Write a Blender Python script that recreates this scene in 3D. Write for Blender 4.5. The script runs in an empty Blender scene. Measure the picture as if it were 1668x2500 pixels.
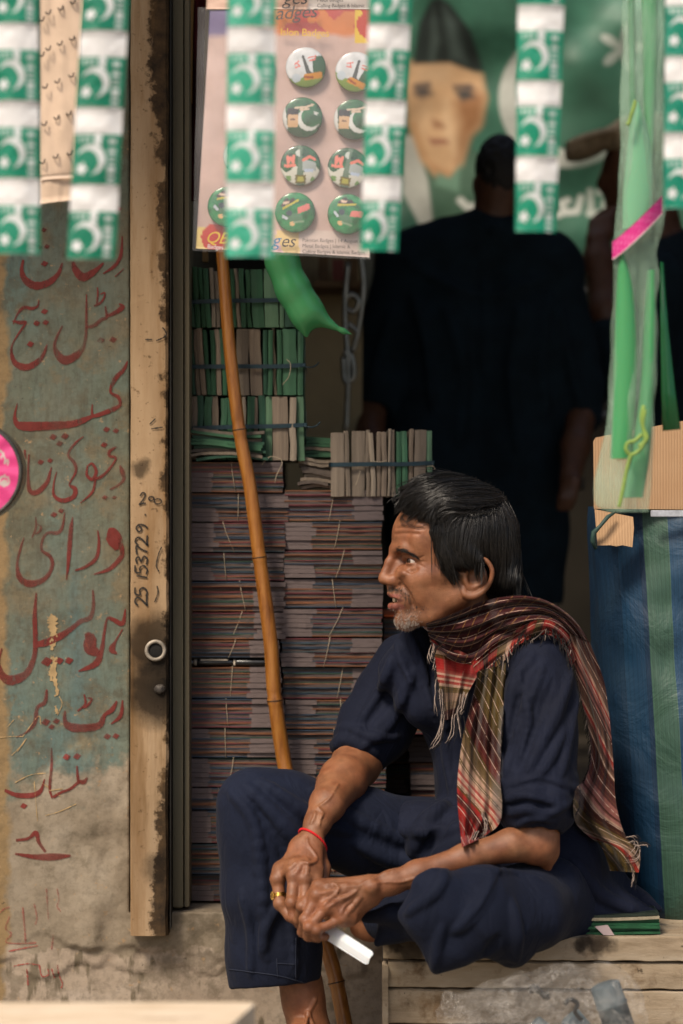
import bpy, math, random
import numpy as np
from mathutils import Vector, Matrix
random.seed(11); RNG = np.random.default_rng(7)
S = bpy.context.scene; COL = S.collection
# ------------------------------------------------------------------ camera, sky, sun, exposure
CAMD, SC, CZ = 3.85, 1540.0, 0.89
cam = bpy.data.cameras.new('camera'); camo = bpy.data.objects.new('camera', cam); COL.objects.link(camo)
camo.location = (0, -CAMD, CZ); camo.rotation_euler = (math.pi/2, 0, 0)
cam.sensor_fit = 'VERTICAL'; cam.sensor_height = 36; cam.lens = 36*CAMD/(2500/SC)
cam.clip_start = .05; cam.clip_end = 400
cam.dof.use_dof = True; cam.dof.focus_distance = CAMD+.03; cam.dof.aperture_fstop = 2.5
S.camera = camo
SUN_EL, SUN_AZ = 50, 32           # elevation; azimuth measured from the camera's side towards the left
w = bpy.data.worlds.new('World'); S.world = w; w.use_nodes = True
nt = w.node_tree; nt.nodes.clear()
sky = nt.nodes.new('ShaderNodeTexSky'); sky.sky_type = 'NISHITA'; sky.sun_disc = False
sky.sun_elevation = math.radians(SUN_EL); sky.sun_rotation = math.radians(180+SUN_AZ); sky.dust_density = 4.0; sky.air_density = 1.0
bg = nt.nodes.new('ShaderNodeBackground'); bg.inputs[1].default_value = .05
out = nt.nodes.new('ShaderNodeOutputWorld'); nt.links.new(sky.outputs[0], bg.inputs[0]); nt.links.new(bg.outputs[0], out.inputs[0])
sl = bpy.data.lights.new('sun', 'SUN'); sl.energy = 1.5; sl.angle = math.radians(14); sl.color = (1, .87, .71)
so = bpy.data.objects.new('sun', sl); COL.objects.link(so)
_e, _a = math.radians(SUN_EL), math.radians(SUN_AZ)
so.rotation_euler = Vector((math.sin(_a)*math.cos(_e), math.cos(_a)*math.cos(_e), -math.sin(_e))).to_track_quat('-Z', 'Y').to_euler()
so.location = (-3, -6, 6)
S.view_settings.view_transform = 'Standard'; S.view_settings.look = 'None'
S.view_settings.exposure = 1.5; S.view_settings.gamma = 1; S.view_settings.use_curve_mapping = False
S.render.engine = 'CYCLES'; S.cycles.max_bounces = 6; S.cycles.transparent_max_bounces = 12; S.cycles.use_denoising = True

# ------------------------------------------------------------------ small helpers
def P(px, py, Y=0.0):
    s = (CAMD+Y)/CAMD/SC
    return np.array([(px-834)*s, Y, CZ+(1250-py)*s])
def q(px, py, Y, r): return (P(px, py, Y), L(r, Y))
def L(r, Y=0.0): return r*(CAMD+Y)/CAMD/SC
def wloc(o):
    v = Vector((0, 0, 0))
    while o is not None: v += o.location; o = o.parent
    return v
def empty(name, loc):
    o = bpy.data.objects.new(name, None); COL.objects.link(o); o.location = loc; o.empty_display_size = .05; return o
def tag(o, label=None, cat=None, group=None, kind=None):
    if label: o['label'] = label
    if cat: o['category'] = cat
    if group: o['group'] = group
    if kind: o['kind'] = kind
    return o
def mesh(name, V, F, mats, smooth=False, mi=None, uv=None, col=None):
    V = np.asarray(V, dtype=np.float32).reshape(-1, 3)
    me = bpy.data.meshes.new(name)
    if isinstance(F, np.ndarray):
        n, k = F.shape
        me.vertices.add(len(V)); me.vertices.foreach_set('co', V.ravel())
        me.loops.add(n*k); me.loops.foreach_set('vertex_index', F.astype(np.int32).ravel())
        me.polygons.add(n); me.polygons.foreach_set('loop_start', np.arange(0, n*k, k, dtype=np.int32))
        me.update(calc_edges=True)
    else:
        me.from_pydata(V.tolist(), [], [list(f) for f in F])
    for m in (mats if isinstance(mats, (list, tuple)) else [mats]): me.materials.append(m)
    if mi is not None: me.polygons.foreach_set('material_index', np.asarray(mi, dtype=np.int32))
    me.polygons.foreach_set('use_smooth', np.full(len(me.polygons), bool(smooth)))
    if uv is not None:
        ul = me.uv_layers.new(name='UVMap'); li = np.zeros(len(me.loops), np.int32); me.loops.foreach_get('vertex_index', li)
        ul.data.foreach_set('uv', np.asarray(uv, np.float32)[li].ravel())
    if col is not None:
        ca = me.color_attributes.new('tint', 'FLOAT_COLOR', 'POINT')
        c4 = np.ones((len(V), 4), np.float32); c4[:, :3] = col; ca.data.foreach_set('color', c4.ravel())
    me.update(); return me
def obj(name, V, F, mats, parent=None, smooth=False, **kw):
    V = np.asarray(V, dtype=np.float32).reshape(-1, 3)
    if parent is not None: V = V-np.array(wloc(parent), dtype=np.float32)
    o = bpy.data.objects.new(name, mesh(name, V, F, mats, smooth, **kw)); COL.objects.link(o); o.parent = parent; return o
def link(name, me, parent=None, loc=(0, 0, 0), rot=(0, 0, 0), scale=(1, 1, 1)):
    o = bpy.data.objects.new(name, me); COL.objects.link(o); o.parent = parent
    o.location = loc; o.rotation_euler = rot; o.scale = scale; return o
def copy_tree(o, parent=None):
    c = o.copy(); COL.objects.link(c); c.parent = parent
    for ch in list(o.children): copy_tree(ch, c)
    return c
class MB:
    """collects simple shapes into one mesh"""
    def __init__(s): s.V = []; s.F = []; s.M = []; s.n = 0
    def add(s, V, F, m=0):
        V = np.asarray(V, float).reshape(-1, 3); s.V.append(V); s.F += [[i+s.n for i in f] for f in F]; s.M += [m]*len(F); s.n += len(V); return s
    def box(s, lo, hi, m=0, bev=0.0, jit=0.0, R=None, c=None):
        (x0, y0, z0), (x1, y1, z1) = lo, hi
        if bev > 0:
            b = bev; V = []
            for z, i in ((z0, b), (z0+b, 0), (z1-b, 0), (z1, b)):
                for x, y in ((x0+i+b*0, y0+i), (x1-i, y0+i), (x1-i, y1-i), (x0+i, y1-i)): V.append((x, y, z))
            F = [(3, 2, 1, 0), (12, 13, 14, 15)]
            for k in range(3):
                for j in range(4): F.append((4*k+j, 4*k+(j+1) % 4, 4*k+4+(j+1) % 4, 4*k+4+j))
        else:
            V = [(x0, y0, z0), (x1, y0, z0), (x1, y1, z0), (x0, y1, z0), (x0, y0, z1), (x1, y0, z1), (x1, y1, z1), (x0, y1, z1)]
            F = [(3, 2, 1, 0), (4, 5, 6, 7), (0, 1, 5, 4), (1, 2, 6, 5), (2, 3, 7, 6), (3, 0, 4, 7)]
        V = np.array(V, float)
        if jit: V += RNG.normal(0, jit, V.shape)
        if R is not None: V = (V-c) @ np.asarray(R).T + c
        return s.add(V, F, m)
    def tube(s, pts, r, n=8, m=0, caps=True):
        V, F = tube_vf(pts, r, n, caps); return s.add(V, F, m)
    def build(s, name, mats, parent=None, smooth=False, **kw):
        return obj(name, np.vstack(s.V), s.F, mats, parent, smooth, mi=s.M if isinstance(mats, (list, tuple)) else None, **kw)
def tube_vf(pts, r, n=8, caps=True):
    pts = np.asarray(pts, float); k = len(pts); r = np.broadcast_to(np.asarray(r, float), (k,))
    T = np.gradient(pts, axis=0); T /= np.linalg.norm(T, axis=1, keepdims=True)+1e-12
    ref = np.array([0, 0, 1.0]) if abs(T[0][2]) < .9 else np.array([1.0, 0, 0])
    N = np.cross(T[0], ref); N /= np.linalg.norm(N); V = []
    for i in range(k):
        N = N-T[i]*np.dot(N, T[i]); N /= np.linalg.norm(N)+1e-12; B = np.cross(T[i], N)
        for j in range(n):
            a = 2*math.pi*j/n; V.append(pts[i]+r[i]*(math.cos(a)*N+math.sin(a)*B))
    F = [(i*n+j, i*n+(j+1) % n, (i+1)*n+(j+1) % n, (i+1)*n+j) for i in range(k-1) for j in range(n)]
    if caps: F += [tuple(range(n-1, -1, -1)), tuple((k-1)*n+j for j in range(n))]
    return V, F
def sphere_vf(c, r, n=20, m=12):
    V = [(c[0]+r*math.sin(math.pi*i/m)*math.cos(2*math.pi*j/n), c[1]+r*math.sin(math.pi*i/m)*math.sin(2*math.pi*j/n), c[2]+r*math.cos(math.pi*i/m)) for i in range(m+1) for j in range(n)]
    return V, [(i*n+j, (i+1)*n+j, (i+1)*n+(j+1) % n, i*n+(j+1) % n) for i in range(m) for j in range(n)]
def catmull(pts, m):
    """m points along a Catmull-Rom spline through pts (any number of columns)"""
    p = np.asarray(pts, float); n = len(p)
    if n == 2: return p[0]+(p[1]-p[0])*np.linspace(0, 1, m)[:, None]
    q = np.vstack([2*p[0]-p[1], p, 2*p[-1]-p[-2]]); t = np.linspace(0, n-1-1e-9, m); i = t.astype(int); f = (t-i)[:, None]
    a, b, c, d = q[i], q[i+1], q[i+2], q[i+3]
    return .5*(2*b+(c-a)*f+(2*a-5*b+4*c-d)*f**2+(3*b-a-3*c+d)*f**3)
# ------------------------------------------------------------------ numpy value noise
_T = RNG.random((32, 32, 32)).astype(np.float32)*2-1
def noise3(p, scale=1.0):
    q = np.asarray(p, float)*scale; i = np.floor(q).astype(int); f = q-i; f = f*f*(3-2*f); i &= 31; j = (i+1) & 31; r = 0
    for dx in (0, 1):
        for dy in (0, 1):
            for dz in (0, 1):
                wgt = (f[:, 0] if dx else 1-f[:, 0])*(f[:, 1] if dy else 1-f[:, 1])*(f[:, 2] if dz else 1-f[:, 2])
                r = r+wgt*_T[(j if dx else i)[:, 0], (j if dy else i)[:, 1], (j if dz else i)[:, 2]]
    return r
def fbm(p, scale, octv=3):
    r = 0; a = 1
    for o in range(octv): r = r+a*noise3(np.asarray(p)+o*7.3, scale*2**o); a *= .5
    return r
# ------------------------------------------------------------------ signed distance field modelling
class Field:
    def __init__(s, lo, hi, h):
        s.lo = np.array(lo, np.float32); s.h = h; s.n = np.ceil((np.array(hi)-lo)/h).astype(int)+1; s.d = np.full(s.n, .06, np.float32)
    def _sl(s, lo, hi):
        a = np.clip(np.floor((lo-s.lo)/s.h).astype(int), 0, s.n); b = np.clip(np.ceil((hi-s.lo)/s.h).astype(int)+1, 0, s.n)
        if (b <= a).any(): return None, None
        g = [(s.lo[k]+s.h*np.arange(a[k], b[k])).astype(np.float32) for k in range(3)]
        return (slice(a[0], b[0]), slice(a[1], b[1]), slice(a[2], b[2])), (g[0][:, None, None], g[1][None, :, None], g[2][None, None, :])
    def _mix(s, sl, d, k, mode):
        a = s.d[sl]
        if mode == 'sub':
            a2, d2 = -a, d
            hh = np.clip(k-np.abs(a2-d2), 0, None)/k if k > 0 else 0
            s.d[sl] = -(np.minimum(a2, d2)-hh*hh*k*.25)
        else:
            hh = np.clip(k-np.abs(a-d), 0, None)/k if k > 0 else 0
            s.d[sl] = np.minimum(a, d)-hh*hh*k*.25
    def cap(s, a, b, ra, rb=None, k=.01, mode='add', flat=None):
        a = np.asarray(a, np.float32); b = np.asarray(b, np.float32); rb = ra if rb is None else rb; pad = max(ra, rb)+k+2*s.h
        sl, g = s._sl(np.minimum(a, b)-pad, np.maximum(a, b)+pad)
        if sl is None: return s
        ba = b-a; L2 = float(ba @ ba)+1e-12
        x, y, z = g[0]-a[0], g[1]-a[1], g[2]-a[2]
        t = np.clip((x*ba[0]+y*ba[1]+z*ba[2])/L2, 0, 1)
        d = np.sqrt((x-t*ba[0])**2+(y-t*ba[1])**2+(z-t*ba[2])**2)-(ra+(rb-ra)*t)
        s._mix(sl, d, k, mode); return s
    def chain(s, pts, k=.01, mode='add'):
        for (a, ra), (b, rb) in zip(pts[:-1], pts[1:]): s.cap(a, b, ra, rb, k, mode)
        return s
    def ell(s, c, r, R=None, k=.01, mode='add'):
        c = np.asarray(c, np.float32); r = np.asarray(r, np.float32); R = np.eye(3) if R is None else np.asarray(R); pad = float(r.max())+k+2*s.h
        sl, g = s._sl(c-pad, c+pad)
        if sl is None: return s
        x, y, z = g[0]-c[0], g[1]-c[1], g[2]-c[2]; k0 = 0; k1 = 0
        for j in range(3):
            q = x*R[0, j]+y*R[1, j]+z*R[2, j]; k0 = k0+(q/r[j])**2; k1 = k1+(q/r[j]**2)**2
        k0 = np.sqrt(k0); k1 = np.sqrt(k1)+1e-9
        s._mix(sl, k0*(k0-1)/k1, k, mode); return s
    def plane(s, p, nrm, lo, hi, k=.004):
        """cut away what lies on the side nrm points to, inside a box"""
        sl, g = s._sl(np.asarray(lo, np.float32), np.asarray(hi, np.float32)); nrm = np.asarray(nrm, float); nrm = nrm/np.linalg.norm(nrm)
        d = (g[0]-p[0])*nrm[0]+(g[1]-p[1])*nrm[1]+(g[2]-p[2])*nrm[2]
        s._mix(sl, -d, k, 'sub'); return s
    def sample(s, p):
        q = (np.asarray(p)-s.lo)/s.h; i = np.clip(np.floor(q).astype(int), 0, s.n-2); f = np.clip(q-i, 0, 1); r = 0
        for dx in (0, 1):
            for dy in (0, 1):
                for dz in (0, 1):
                    wgt = (f[..., 0] if dx else 1-f[..., 0])*(f[..., 1] if dy else 1-f[..., 1])*(f[..., 2] if dz else 1-f[..., 2])
                    r = r+wgt*s.d[i[..., 0]+dx, i[..., 1]+dy, i[..., 2]+dz]
        return r
    def grad(s, p):
        e = s.h*1.5; g = np.stack([s.sample(p+np.eye(3)[k]*e)-s.sample(p-np.eye(3)[k]*e) for k in range(3)], -1)
        return g/(np.linalg.norm(g, axis=-1, keepdims=True)+1e-9)
    def hit(s, px, py, y0=None, y1=None, lift=0.0):
        """first surface point seen by the camera at pixel (px, py); misses give nan"""
        px = np.atleast_1d(np.asarray(px, float)); py = np.atleast_1d(np.asarray(py, float))
        y0 = s.lo[1] if y0 is None else y0; y1 = s.lo[1]+s.h*(s.n[1]-1) if y1 is None else y1
        Y = np.arange(y0, y1, s.h*.7); k = (CAMD+Y)/CAMD/SC
        pts = np.stack([(px[:, None]-834)*k, np.broadcast_to(Y, (len(px), len(Y))), CZ+(1250-py[:, None])*k], -1)
        d = s.sample(pts); ins = d < 0; any_ = ins.any(1); i = np.maximum(ins.argmax(1), 1); r = np.arange(len(px))
        t = d[r, i-1]/(d[r, i-1]-d[r, i]+1e-12); t = np.clip(t, 0, 1)[:, None]
        p = pts[r, i-1]*(1-t)+pts[r, i]*t
        if lift: p = p+s.grad(p)*lift
        p[~any_] = np.nan; return p
    def nets(s):
        d = s.d; b = d < 0; c = np.zeros(np.array(d.shape)-1, np.int8)
        for dx in (0, 1):
            for dy in (0, 1):
                for dz in (0, 1): c += b[dx:d.shape[0]-1+dx, dy:d.shape[1]-1+dy, dz:d.shape[2]-1+dz]
        act = np.flatnonzero(((c > 0) & (c < 8)).ravel()); shp = c.shape; del c
        ijk = np.stack(np.unravel_index(act, shp), 1); cv = {}
        for o in np.ndindex(2, 2, 2): cv[o] = d[ijk[:, 0]+o[0], ijk[:, 1]+o[1], ijk[:, 2]+o[2]]
        acc = np.zeros((len(ijk), 3)); cnt = np.zeros(len(ijk))
        for o in np.ndindex(2, 2, 2):
            for ax in range(3):
                if o[ax]: continue
                q = list(o); q[ax] = 1; q = tuple(q); va, vb = cv[o], cv[q]; cr = (va < 0) != (vb < 0)
                t = np.where(cr, va/(va-vb+1e-20), 0); pt = np.array(o, float)[None]+np.eye(3)[ax][None]*t[:, None]
                acc += pt*cr[:, None]; cnt += cr
        V = s.lo+s.h*(ijk+acc/cnt[:, None]); F = []
        for ax in range(3):
            u, v = (ax+1) % 3, (ax+2) % 3
            A = b[tuple(slice(0, -1) if k == ax else slice(None) for k in range(3))]; B = b[tuple(slice(1, None) if k == ax else slice(None) for k in range(3))]
            e = np.argwhere(A != B); e = e[(e[:, u] > 0) & (e[:, v] > 0) & (e[:, u] < shp[u]) & (e[:, v] < shp[v])]
            pos = A[e[:, 0], e[:, 1], e[:, 2]]; ids = []
            for du, dv in ((1, 1), (0, 1), (0, 0), (1, 0)):
                q = e.copy(); q[:, u] -= du; q[:, v] -= dv
                ids.append(np.searchsorted(act, np.ravel_multi_index((q[:, 0], q[:, 1], q[:, 2]), shp)))
            q = np.stack(ids, 1); q[~pos] = q[~pos][:, ::-1]; F.append(q)
        return V.astype(np.float32), np.vstack(F).astype(np.int32)
def vnormals(V, F):
    a, b, c, d = (V[F[:, k]] for k in range(4)); n = np.cross(c-a, d-b); N = np.zeros_like(V)
    for k in range(4): np.add.at(N, F[:, k], n)
    return N/(np.linalg.norm(N, axis=1, keepdims=True)+1e-12)
def relax(V, F, it=1, lam=.5):
    for _ in range(it):
        A = np.zeros_like(V); n = np.zeros(len(V))
        for k in range(4):
            np.add.at(A, F[:, k], V[F[:, (k+1) % 4]]+V[F[:, (k+3) % 4]]); np.add.at(n, F[:, k], 2)
        V = V+lam*(A/np.maximum(n, 1)[:, None]-V)
    return V.astype(np.float32)
def wrinkle(V, F, amp, sc, stretch=(1, 1, 1)):
    N = vnormals(V, F); n = fbm(V*np.array(stretch)+.4*np.stack([noise3(V, 9), noise3(V+3, 9), noise3(V+9, 9)], 1)*.05, sc, 3)
    r = 1-2*np.abs(n); return (V+N*(amp*(r-.3))[:, None]).astype(np.float32)
# ------------------------------------------------------------------ procedural materials
class NT:
    """tiny node-tree writer"""
    def __init__(s, name):
        s.m = bpy.data.materials.new(name); s.m.use_nodes = True; s.t = s.m.node_tree; s.t.nodes.clear()
        s.o = s.t.nodes.new('ShaderNodeOutputMaterial'); s.b = s.t.nodes.new('ShaderNodeBsdfPrincipled'); s.t.links.new(s.b.outputs[0], s.o.inputs[0])
        s.tc = s.t.nodes.new('ShaderNodeTexCoord')
    def set(s, sock, v):
        if isinstance(v, bpy.types.NodeSocket): s.t.links.new(v, sock)
        elif isinstance(v, (tuple, list)) and len(v) == 3 and sock.type == 'RGBA': sock.default_value = (*v, 1)
        else: sock.default_value = v
    def n(s, typ, props=None, **ins):
        nd = s.t.nodes.new(typ)
        for k, v in (props or {}).items(): setattr(nd, k, v)
        for k, v in ins.items():
            k = k.replace('_', ' ') if k not in nd.inputs else k
            s.set(nd.inputs[int(k[1:])] if k[0] == 'i' and k[1:].isdigit() else nd.inputs[k], v)
        return nd
    def map(s, src='Object', scale=(1, 1, 1), rot=(0, 0, 0), loc=(0, 0, 0)):
        return s.n('ShaderNodeMapping', Vector=s.tc.outputs[src], Scale=scale, Rotation=rot, Location=loc).outputs[0]
    def noise(s, scale, detail=4, rough=.55, vec=None, dist=0.0, out=0):
        return s.n('ShaderNodeTexNoise', Vector=vec if vec is not None else s.tc.outputs['Object'], Scale=scale, Detail=detail, Roughness=rough, Distortion=dist).outputs[out]
    def ramp(s, fac, stops, interp='LINEAR'):
        nd = s.n('ShaderNodeValToRGB', Fac=fac); cr = nd.color_ramp; cr.interpolation = interp
        while len(cr.elements) < len(stops): cr.elements.new(.5)
        for e, (p, c) in zip(cr.elements, stops):
            e.position = p; e.color = (*c, 1) if isinstance(c, (tuple, list)) else (c, c, c, 1)
        return nd.outputs[0]
    def math(s, op, a, b=0.0, c=0.0): return s.n('ShaderNodeMath', {'operation': op}, i0=a, i1=b, i2=c).outputs[0]
    def mix(s, fac, a, b, mode='MIX'):
        nd = s.t.nodes.new('ShaderNodeMix'); nd.data_type = 'RGBA'; nd.blend_type = mode
        s.set(nd.inputs[0], fac); s.set(nd.inputs[6], a); s.set(nd.inputs[7], b); return nd.outputs[2]
    def bump(s, h, strength=.3, dist=.002, normal=None):
        nd = s.n('ShaderNodeBump', Height=h, Strength=strength, Distance=dist)
        if normal is not None: s.set(nd.inputs['Normal'], normal)
        return nd.outputs[0]
    def sep(s, v): return s.n('ShaderNodeSeparateXYZ', Vector=v).outputs
    def fin(s, color=None, rough=.7, normal=None, spec=.4, **kw):
        if color is not None: s.set(s.b.inputs['Base Color'], color)
        s.set(s.b.inputs['Roughness'], rough); s.set(s.b.inputs['Specular IOR Level'], spec)
        if normal is not None: s.set(s.b.inputs['Normal'], normal)
        for k, v in kw.items(): s.set(s.b.inputs[k.replace('_', ' ')], v)
        return s.m
def simple(name, c, rough=.7, var=.25, scale=30, bump=.15, bscale=None, spec=.35, stretch=(1, 1, 1), **kw):
    t = NT(name); v = t.map(scale=stretch); n = t.noise(scale, 5, .6, v)
    lo = tuple(x*(1-var) for x in c); hi = tuple(min(1, x*(1+var)) for x in c)
    colr = t.ramp(n, [(.3, lo), (.7, hi)])
    nb = t.bump(t.noise(bscale or scale*6, 4, .6, v), bump, .001)
    return t.fin(colr, t.math('MULTIPLY_ADD', n, .15, rough-.07), nb, spec, **kw)
# ================================================================== the place: street, shop shell, painted wall, door frame
def box_obj(name, lo, hi, mat, parent=None, bev=.0, kind=None):
    o = MB().box(lo, hi, 0, bev).build(name, mat, parent)
    if kind: o['kind'] = kind
    return o
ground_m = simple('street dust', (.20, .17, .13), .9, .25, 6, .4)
V = [(-60, -60, 0), (60, -60, 0), (60, 60, 0), (-60, 60, 0)]; tag(obj('ground', V, [(0, 1, 2, 3)], [ground_m]), kind='structure')
WY = .22; FLZ = P(0, 2215, .24)[2]
def X(px, Y): return P(px, 0, Y)[0]
def Zp(py, Y): return P(0, py, Y)[2]
dark_m = simple('dark shop paint', (.040, .034, .025), .85, .3, 4, .2)
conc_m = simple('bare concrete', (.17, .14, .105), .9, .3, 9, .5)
tag(box_obj('floor', (X(412, .3), .262, 0.002), (2.4, 3.6, FLZ-.004), conc_m), kind='structure')
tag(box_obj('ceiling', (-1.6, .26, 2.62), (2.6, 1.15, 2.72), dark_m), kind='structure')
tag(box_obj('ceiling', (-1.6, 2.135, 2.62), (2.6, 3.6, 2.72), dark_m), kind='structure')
aw = empty('shade_sheet', (0, .2, 2.2)); tag(aw, 'canvas awning added out of view, keeping sky light off the shop front', 'shade_sheet'); _c = simple('dusty canvas', (.22, .19, .14), .9, .3, 8, .3)  # unseen canvas added to shade the wall and the shop's inside
obj('canvas', [(-2.4, .18, 2.34), (3, .18, 2.34), (3, -.46, 2.16), (-2.4, -.46, 2.16), (-2.4, .18, 2.345), (3, .18, 2.345), (3, -.46, 2.165), (-2.4, -.46, 2.165)], [(3, 2, 1, 0), (4, 5, 6, 7), (0, 1, 5, 4), (1, 2, 6, 5), (2, 3, 7, 6), (3, 0, 4, 7)], [_c], aw)
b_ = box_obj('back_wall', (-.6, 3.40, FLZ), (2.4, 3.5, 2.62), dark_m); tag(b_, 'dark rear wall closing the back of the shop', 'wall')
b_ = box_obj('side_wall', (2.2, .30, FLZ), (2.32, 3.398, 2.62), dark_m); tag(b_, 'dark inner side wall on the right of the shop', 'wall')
par_m = simple('khaki painted partition', (.10, .080, .045), .8, .2, 5, .2)
b_ = box_obj('partition', (X(436, .9)-.1, .36, FLZ), (X(436, .9)-.02, 3.398, 2.62), par_m); tag(b_, 'khaki painted inner partition behind the green book bundles', 'wall')
# ---- painted plaster wall left of the frame and plinth under the shop: one relief function
def relief(x, z):
    p = np.stack([x, x*0+.3, z], 1); px = 834+x/((CAMD+WY)/CAMD/SC); py = 1250-(z-CZ)/((CAMD+WY)/CAMD/SC)
    r = .0022*fbm(p, 9, 3)+.0006*fbm(p, 42, 3)
    edge = py-(1860+70*fbm(p, 7, 3)-.55*(px-200)); mk = np.clip(edge/16, 0, 1)*np.clip((2330+60*fbm(p+5, 10, 3)-py)/14, 0, 1)*np.clip((px-30)/120, 0, 1)
    r = r+mk*(.005+.0050*fbm(p*np.array([1, 1, .6])+2, 26, 3)*np.clip((px-120)/120, 0, 1))
    r = r-.0045*np.clip((py-(2350+60*fbm(p+9, 12, 3)))/10, 0, 1)
    return r
def relief_sheet(name, x0, x1, z0, z1, Y, st, mat, parent=None, thick=.06, keep=None):
    nx, nz = int((x1-x0)/st)+2, int((z1-z0)/st)+2; gx, gz = np.meshgrid(np.linspace(x0, x1, nx), np.linspace(z0, z1, nz), indexing='ij')
    V = np.stack([gx.ravel(), Y-relief(gx.ravel(), gz.ravel()), gz.ravel()], 1); i = np.arange(nx*nz).reshape(nx, nz)
    F = np.stack([i[:-1, :-1], i[1:, :-1], i[1:, 1:], i[:-1, 1:]], -1).reshape(-1, 4)
    if keep is not None: F = F[keep(V[F].mean(1))]
    E = np.vstack([F[:, [k, (k+1) % 4]] for k in range(4)]); key = np.sort(E, 1); u_, inv, cnt = np.unique(key, axis=0, return_inverse=True, return_counts=True); E = E[cnt[inv.ravel()] == 1]; n = len(V)
    B = V.copy(); B[:, 1] = Y+thick; e = np.stack([E[:, 1], E[:, 0], E[:, 0]+n, E[:, 1]+n], 1)
    used = np.zeros(2*n, bool); FF = np.vstack([F, F[:, ::-1]+n, e]); used[FF.ravel()] = True; rm = np.cumsum(used)-1
    o = obj(name, np.vstack([V, B])[used], rm[FF], [mat], parent, False); me = o.data
    me.polygons.foreach_set('use_smooth', np.arange(len(me.polygons)) < len(F)); return o
def wall_mat():
    t = NT('old painted plaster'); g = t.n('ShaderNodeNewGeometry').outputs['Position']; s = t.sep(g)
    k = (CAMD+WY)/CAMD/SC
    stre = t.n('ShaderNodeMapping', Vector=g, Scale=(1, 1, .22)).outputs[0]
    def nz(sc, d=4, v=g, r=.6): return t.n('ShaderNodeTexNoise', Vector=v, Scale=sc, Detail=d, Roughness=r).outputs[0]
    paint = t.ramp(nz(7, 5, stre), [(.30, (.105, .102, .068)), (.44, (.120, .132, .096)), (.58, (.110, .145, .120)), (.72, (.078, .132, .132))])
    paint = t.mix(t.ramp(nz(13, 5), [(.50, 0.0), (.66, .6)]), paint, (.17, .125, .068))
    paint = t.mix(t.ramp(nz(34, 5, stre), [(.60, 0.0), (.72, .55)]), paint, (.055, .052, .036))
    paint = t.mix(t.ramp(nz(150, 4, stre, .7), [(.35, .40), (.52, 0.0)]), paint, (.060, .057, .042)); paint = t.mix(t.ramp(nz(26, 6, g, .75), [(.56, 0.0), (.62, .6)]), paint, (.15, .125, .075))
    plas = t.ramp(nz(12, 6), [(.28, (.165, .130, .090)), (.5, (.235, .190, .135)), (.72, (.31, .26, .195))])
    gray = t.ramp(nz(20, 5), [(.3, (.120, .098, .068)), (.7, (.18, .148, .105))])
    zb = t.math('ADD', s[2], t.math('ADD', t.math('MULTIPLY_ADD', nz(6, 5), -.34, .17), t.math('MULTIPLY_ADD', nz(24, 6, g, .75), -.14, .07))); zb = t.math('ADD', zb, t.math('MULTIPLY', s[0], -.30))
    def zpix(py): return CZ-(py-1250)*k
    m1 = t.n('ShaderNodeMapRange', Value=zb).outputs[0]; mr = m1.node; mr.inputs[1].default_value = zpix(1930)+.12; mr.inputs[2].default_value = zpix(1850)+.12
    col = t.mix(m1, plas, paint)
    z2 = t.math('ADD', s[2], t.math('MULTIPLY_ADD', nz(10, 6), -.16, .08)); m2 = t.n('ShaderNodeMapRange', Value=z2).outputs[0]; mr = m2.node; mr.inputs[1].default_value = zpix(2312); mr.inputs[2].default_value = zpix(2304)
    low = t.ramp(nz(9, 6), [(.28, (.24, .185, .135)), (.55, (.33, .265, .20)), (.75, (.38, .32, .26))])
    low = t.mix(t.ramp(t.n('ShaderNodeTexNoise', Vector=t.n('ShaderNodeMapping', Vector=g, Rotation=(0, .35, 0), Scale=(1, 1, .25)).outputs[0], Scale=42, Detail=4).outputs[0], [(.60, 0.0), (.67, .8)]), low, (.095, .075, .045))
    hi = t.mix(t.ramp(nz(5, 4), [(.45, 0.0), (.6, .5)]), col, t.mix(.5, col, gray))
    col = t.mix(m2, low, hi)
    # ochre strip where the paint ends on the far left, pale chips and scratches
    xl = t.math('ADD', s[0], t.math('MULTIPLY_ADD', nz(16, 4), .05, -.025)); ml = t.n('ShaderNodeMapRange', Value=xl).outputs[0]; mr = ml.node; mr.inputs[1].default_value = (8-834)*k; mr.inputs[2].default_value = (22-834)*k
    col = t.mix(ml, (.23, .155, .075), col)
    col = t.mix(t.ramp(nz(70, 6, g, .75), [(.40, .45), (.52, 0.0)]), col, t.mix(.5, col, (.05, .04, .025)))
    col = t.mix(t.ramp(nz(16, 5, g, .7), [(.54, 0.0), (.62, .45)]), col, (.085, .068, .042))
    col = t.mix(t.ramp(nz(55, 6, g, .75), [(.62, 0.0), (.66, .85)]), col, (.30, .20, .11))
    col = t.mix(t.ramp(nz(80, 4), [(.70, 0.0), (.74, .6)]), col, (.03, .025, .018))
    nb = t.bump(nz(120, 5), .35, .002, t.bump(nz(28, 5, g, .6), .4, .006))
    return t.fin(col, .86, nb, .25)
wall_m = wall_mat()
wl = empty('wall', (X(160, WY), WY, 0)); tag(wl, 'old green painted plaster wall with red Urdu lettering, left of the wooden door post', 'wall')
_xe = X(318, WY); relief_sheet('plaster', -1.6, X(1100, .24), 0, 2.7, WY, .0045, wall_m, wl, .03, lambda c: (c[:, 0] < _xe) | (c[:, 2] < FLZ-.002))
pl = empty('plinth', (X(650, .24), .24, 0)); tag(pl, 'low concrete plinth carrying the notebook stacks behind the plaster face', 'plinth')
box_obj('ledge', (_xe, WY+.0305, 0), (X(1100, .24), .2615, FLZ-.004), conc_m, pl)
box_obj('ledge', (X(1100, .24)+.001, WY+.006, 0), (2.4, .2615, FLZ-.002), conc_m, pl)
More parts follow.
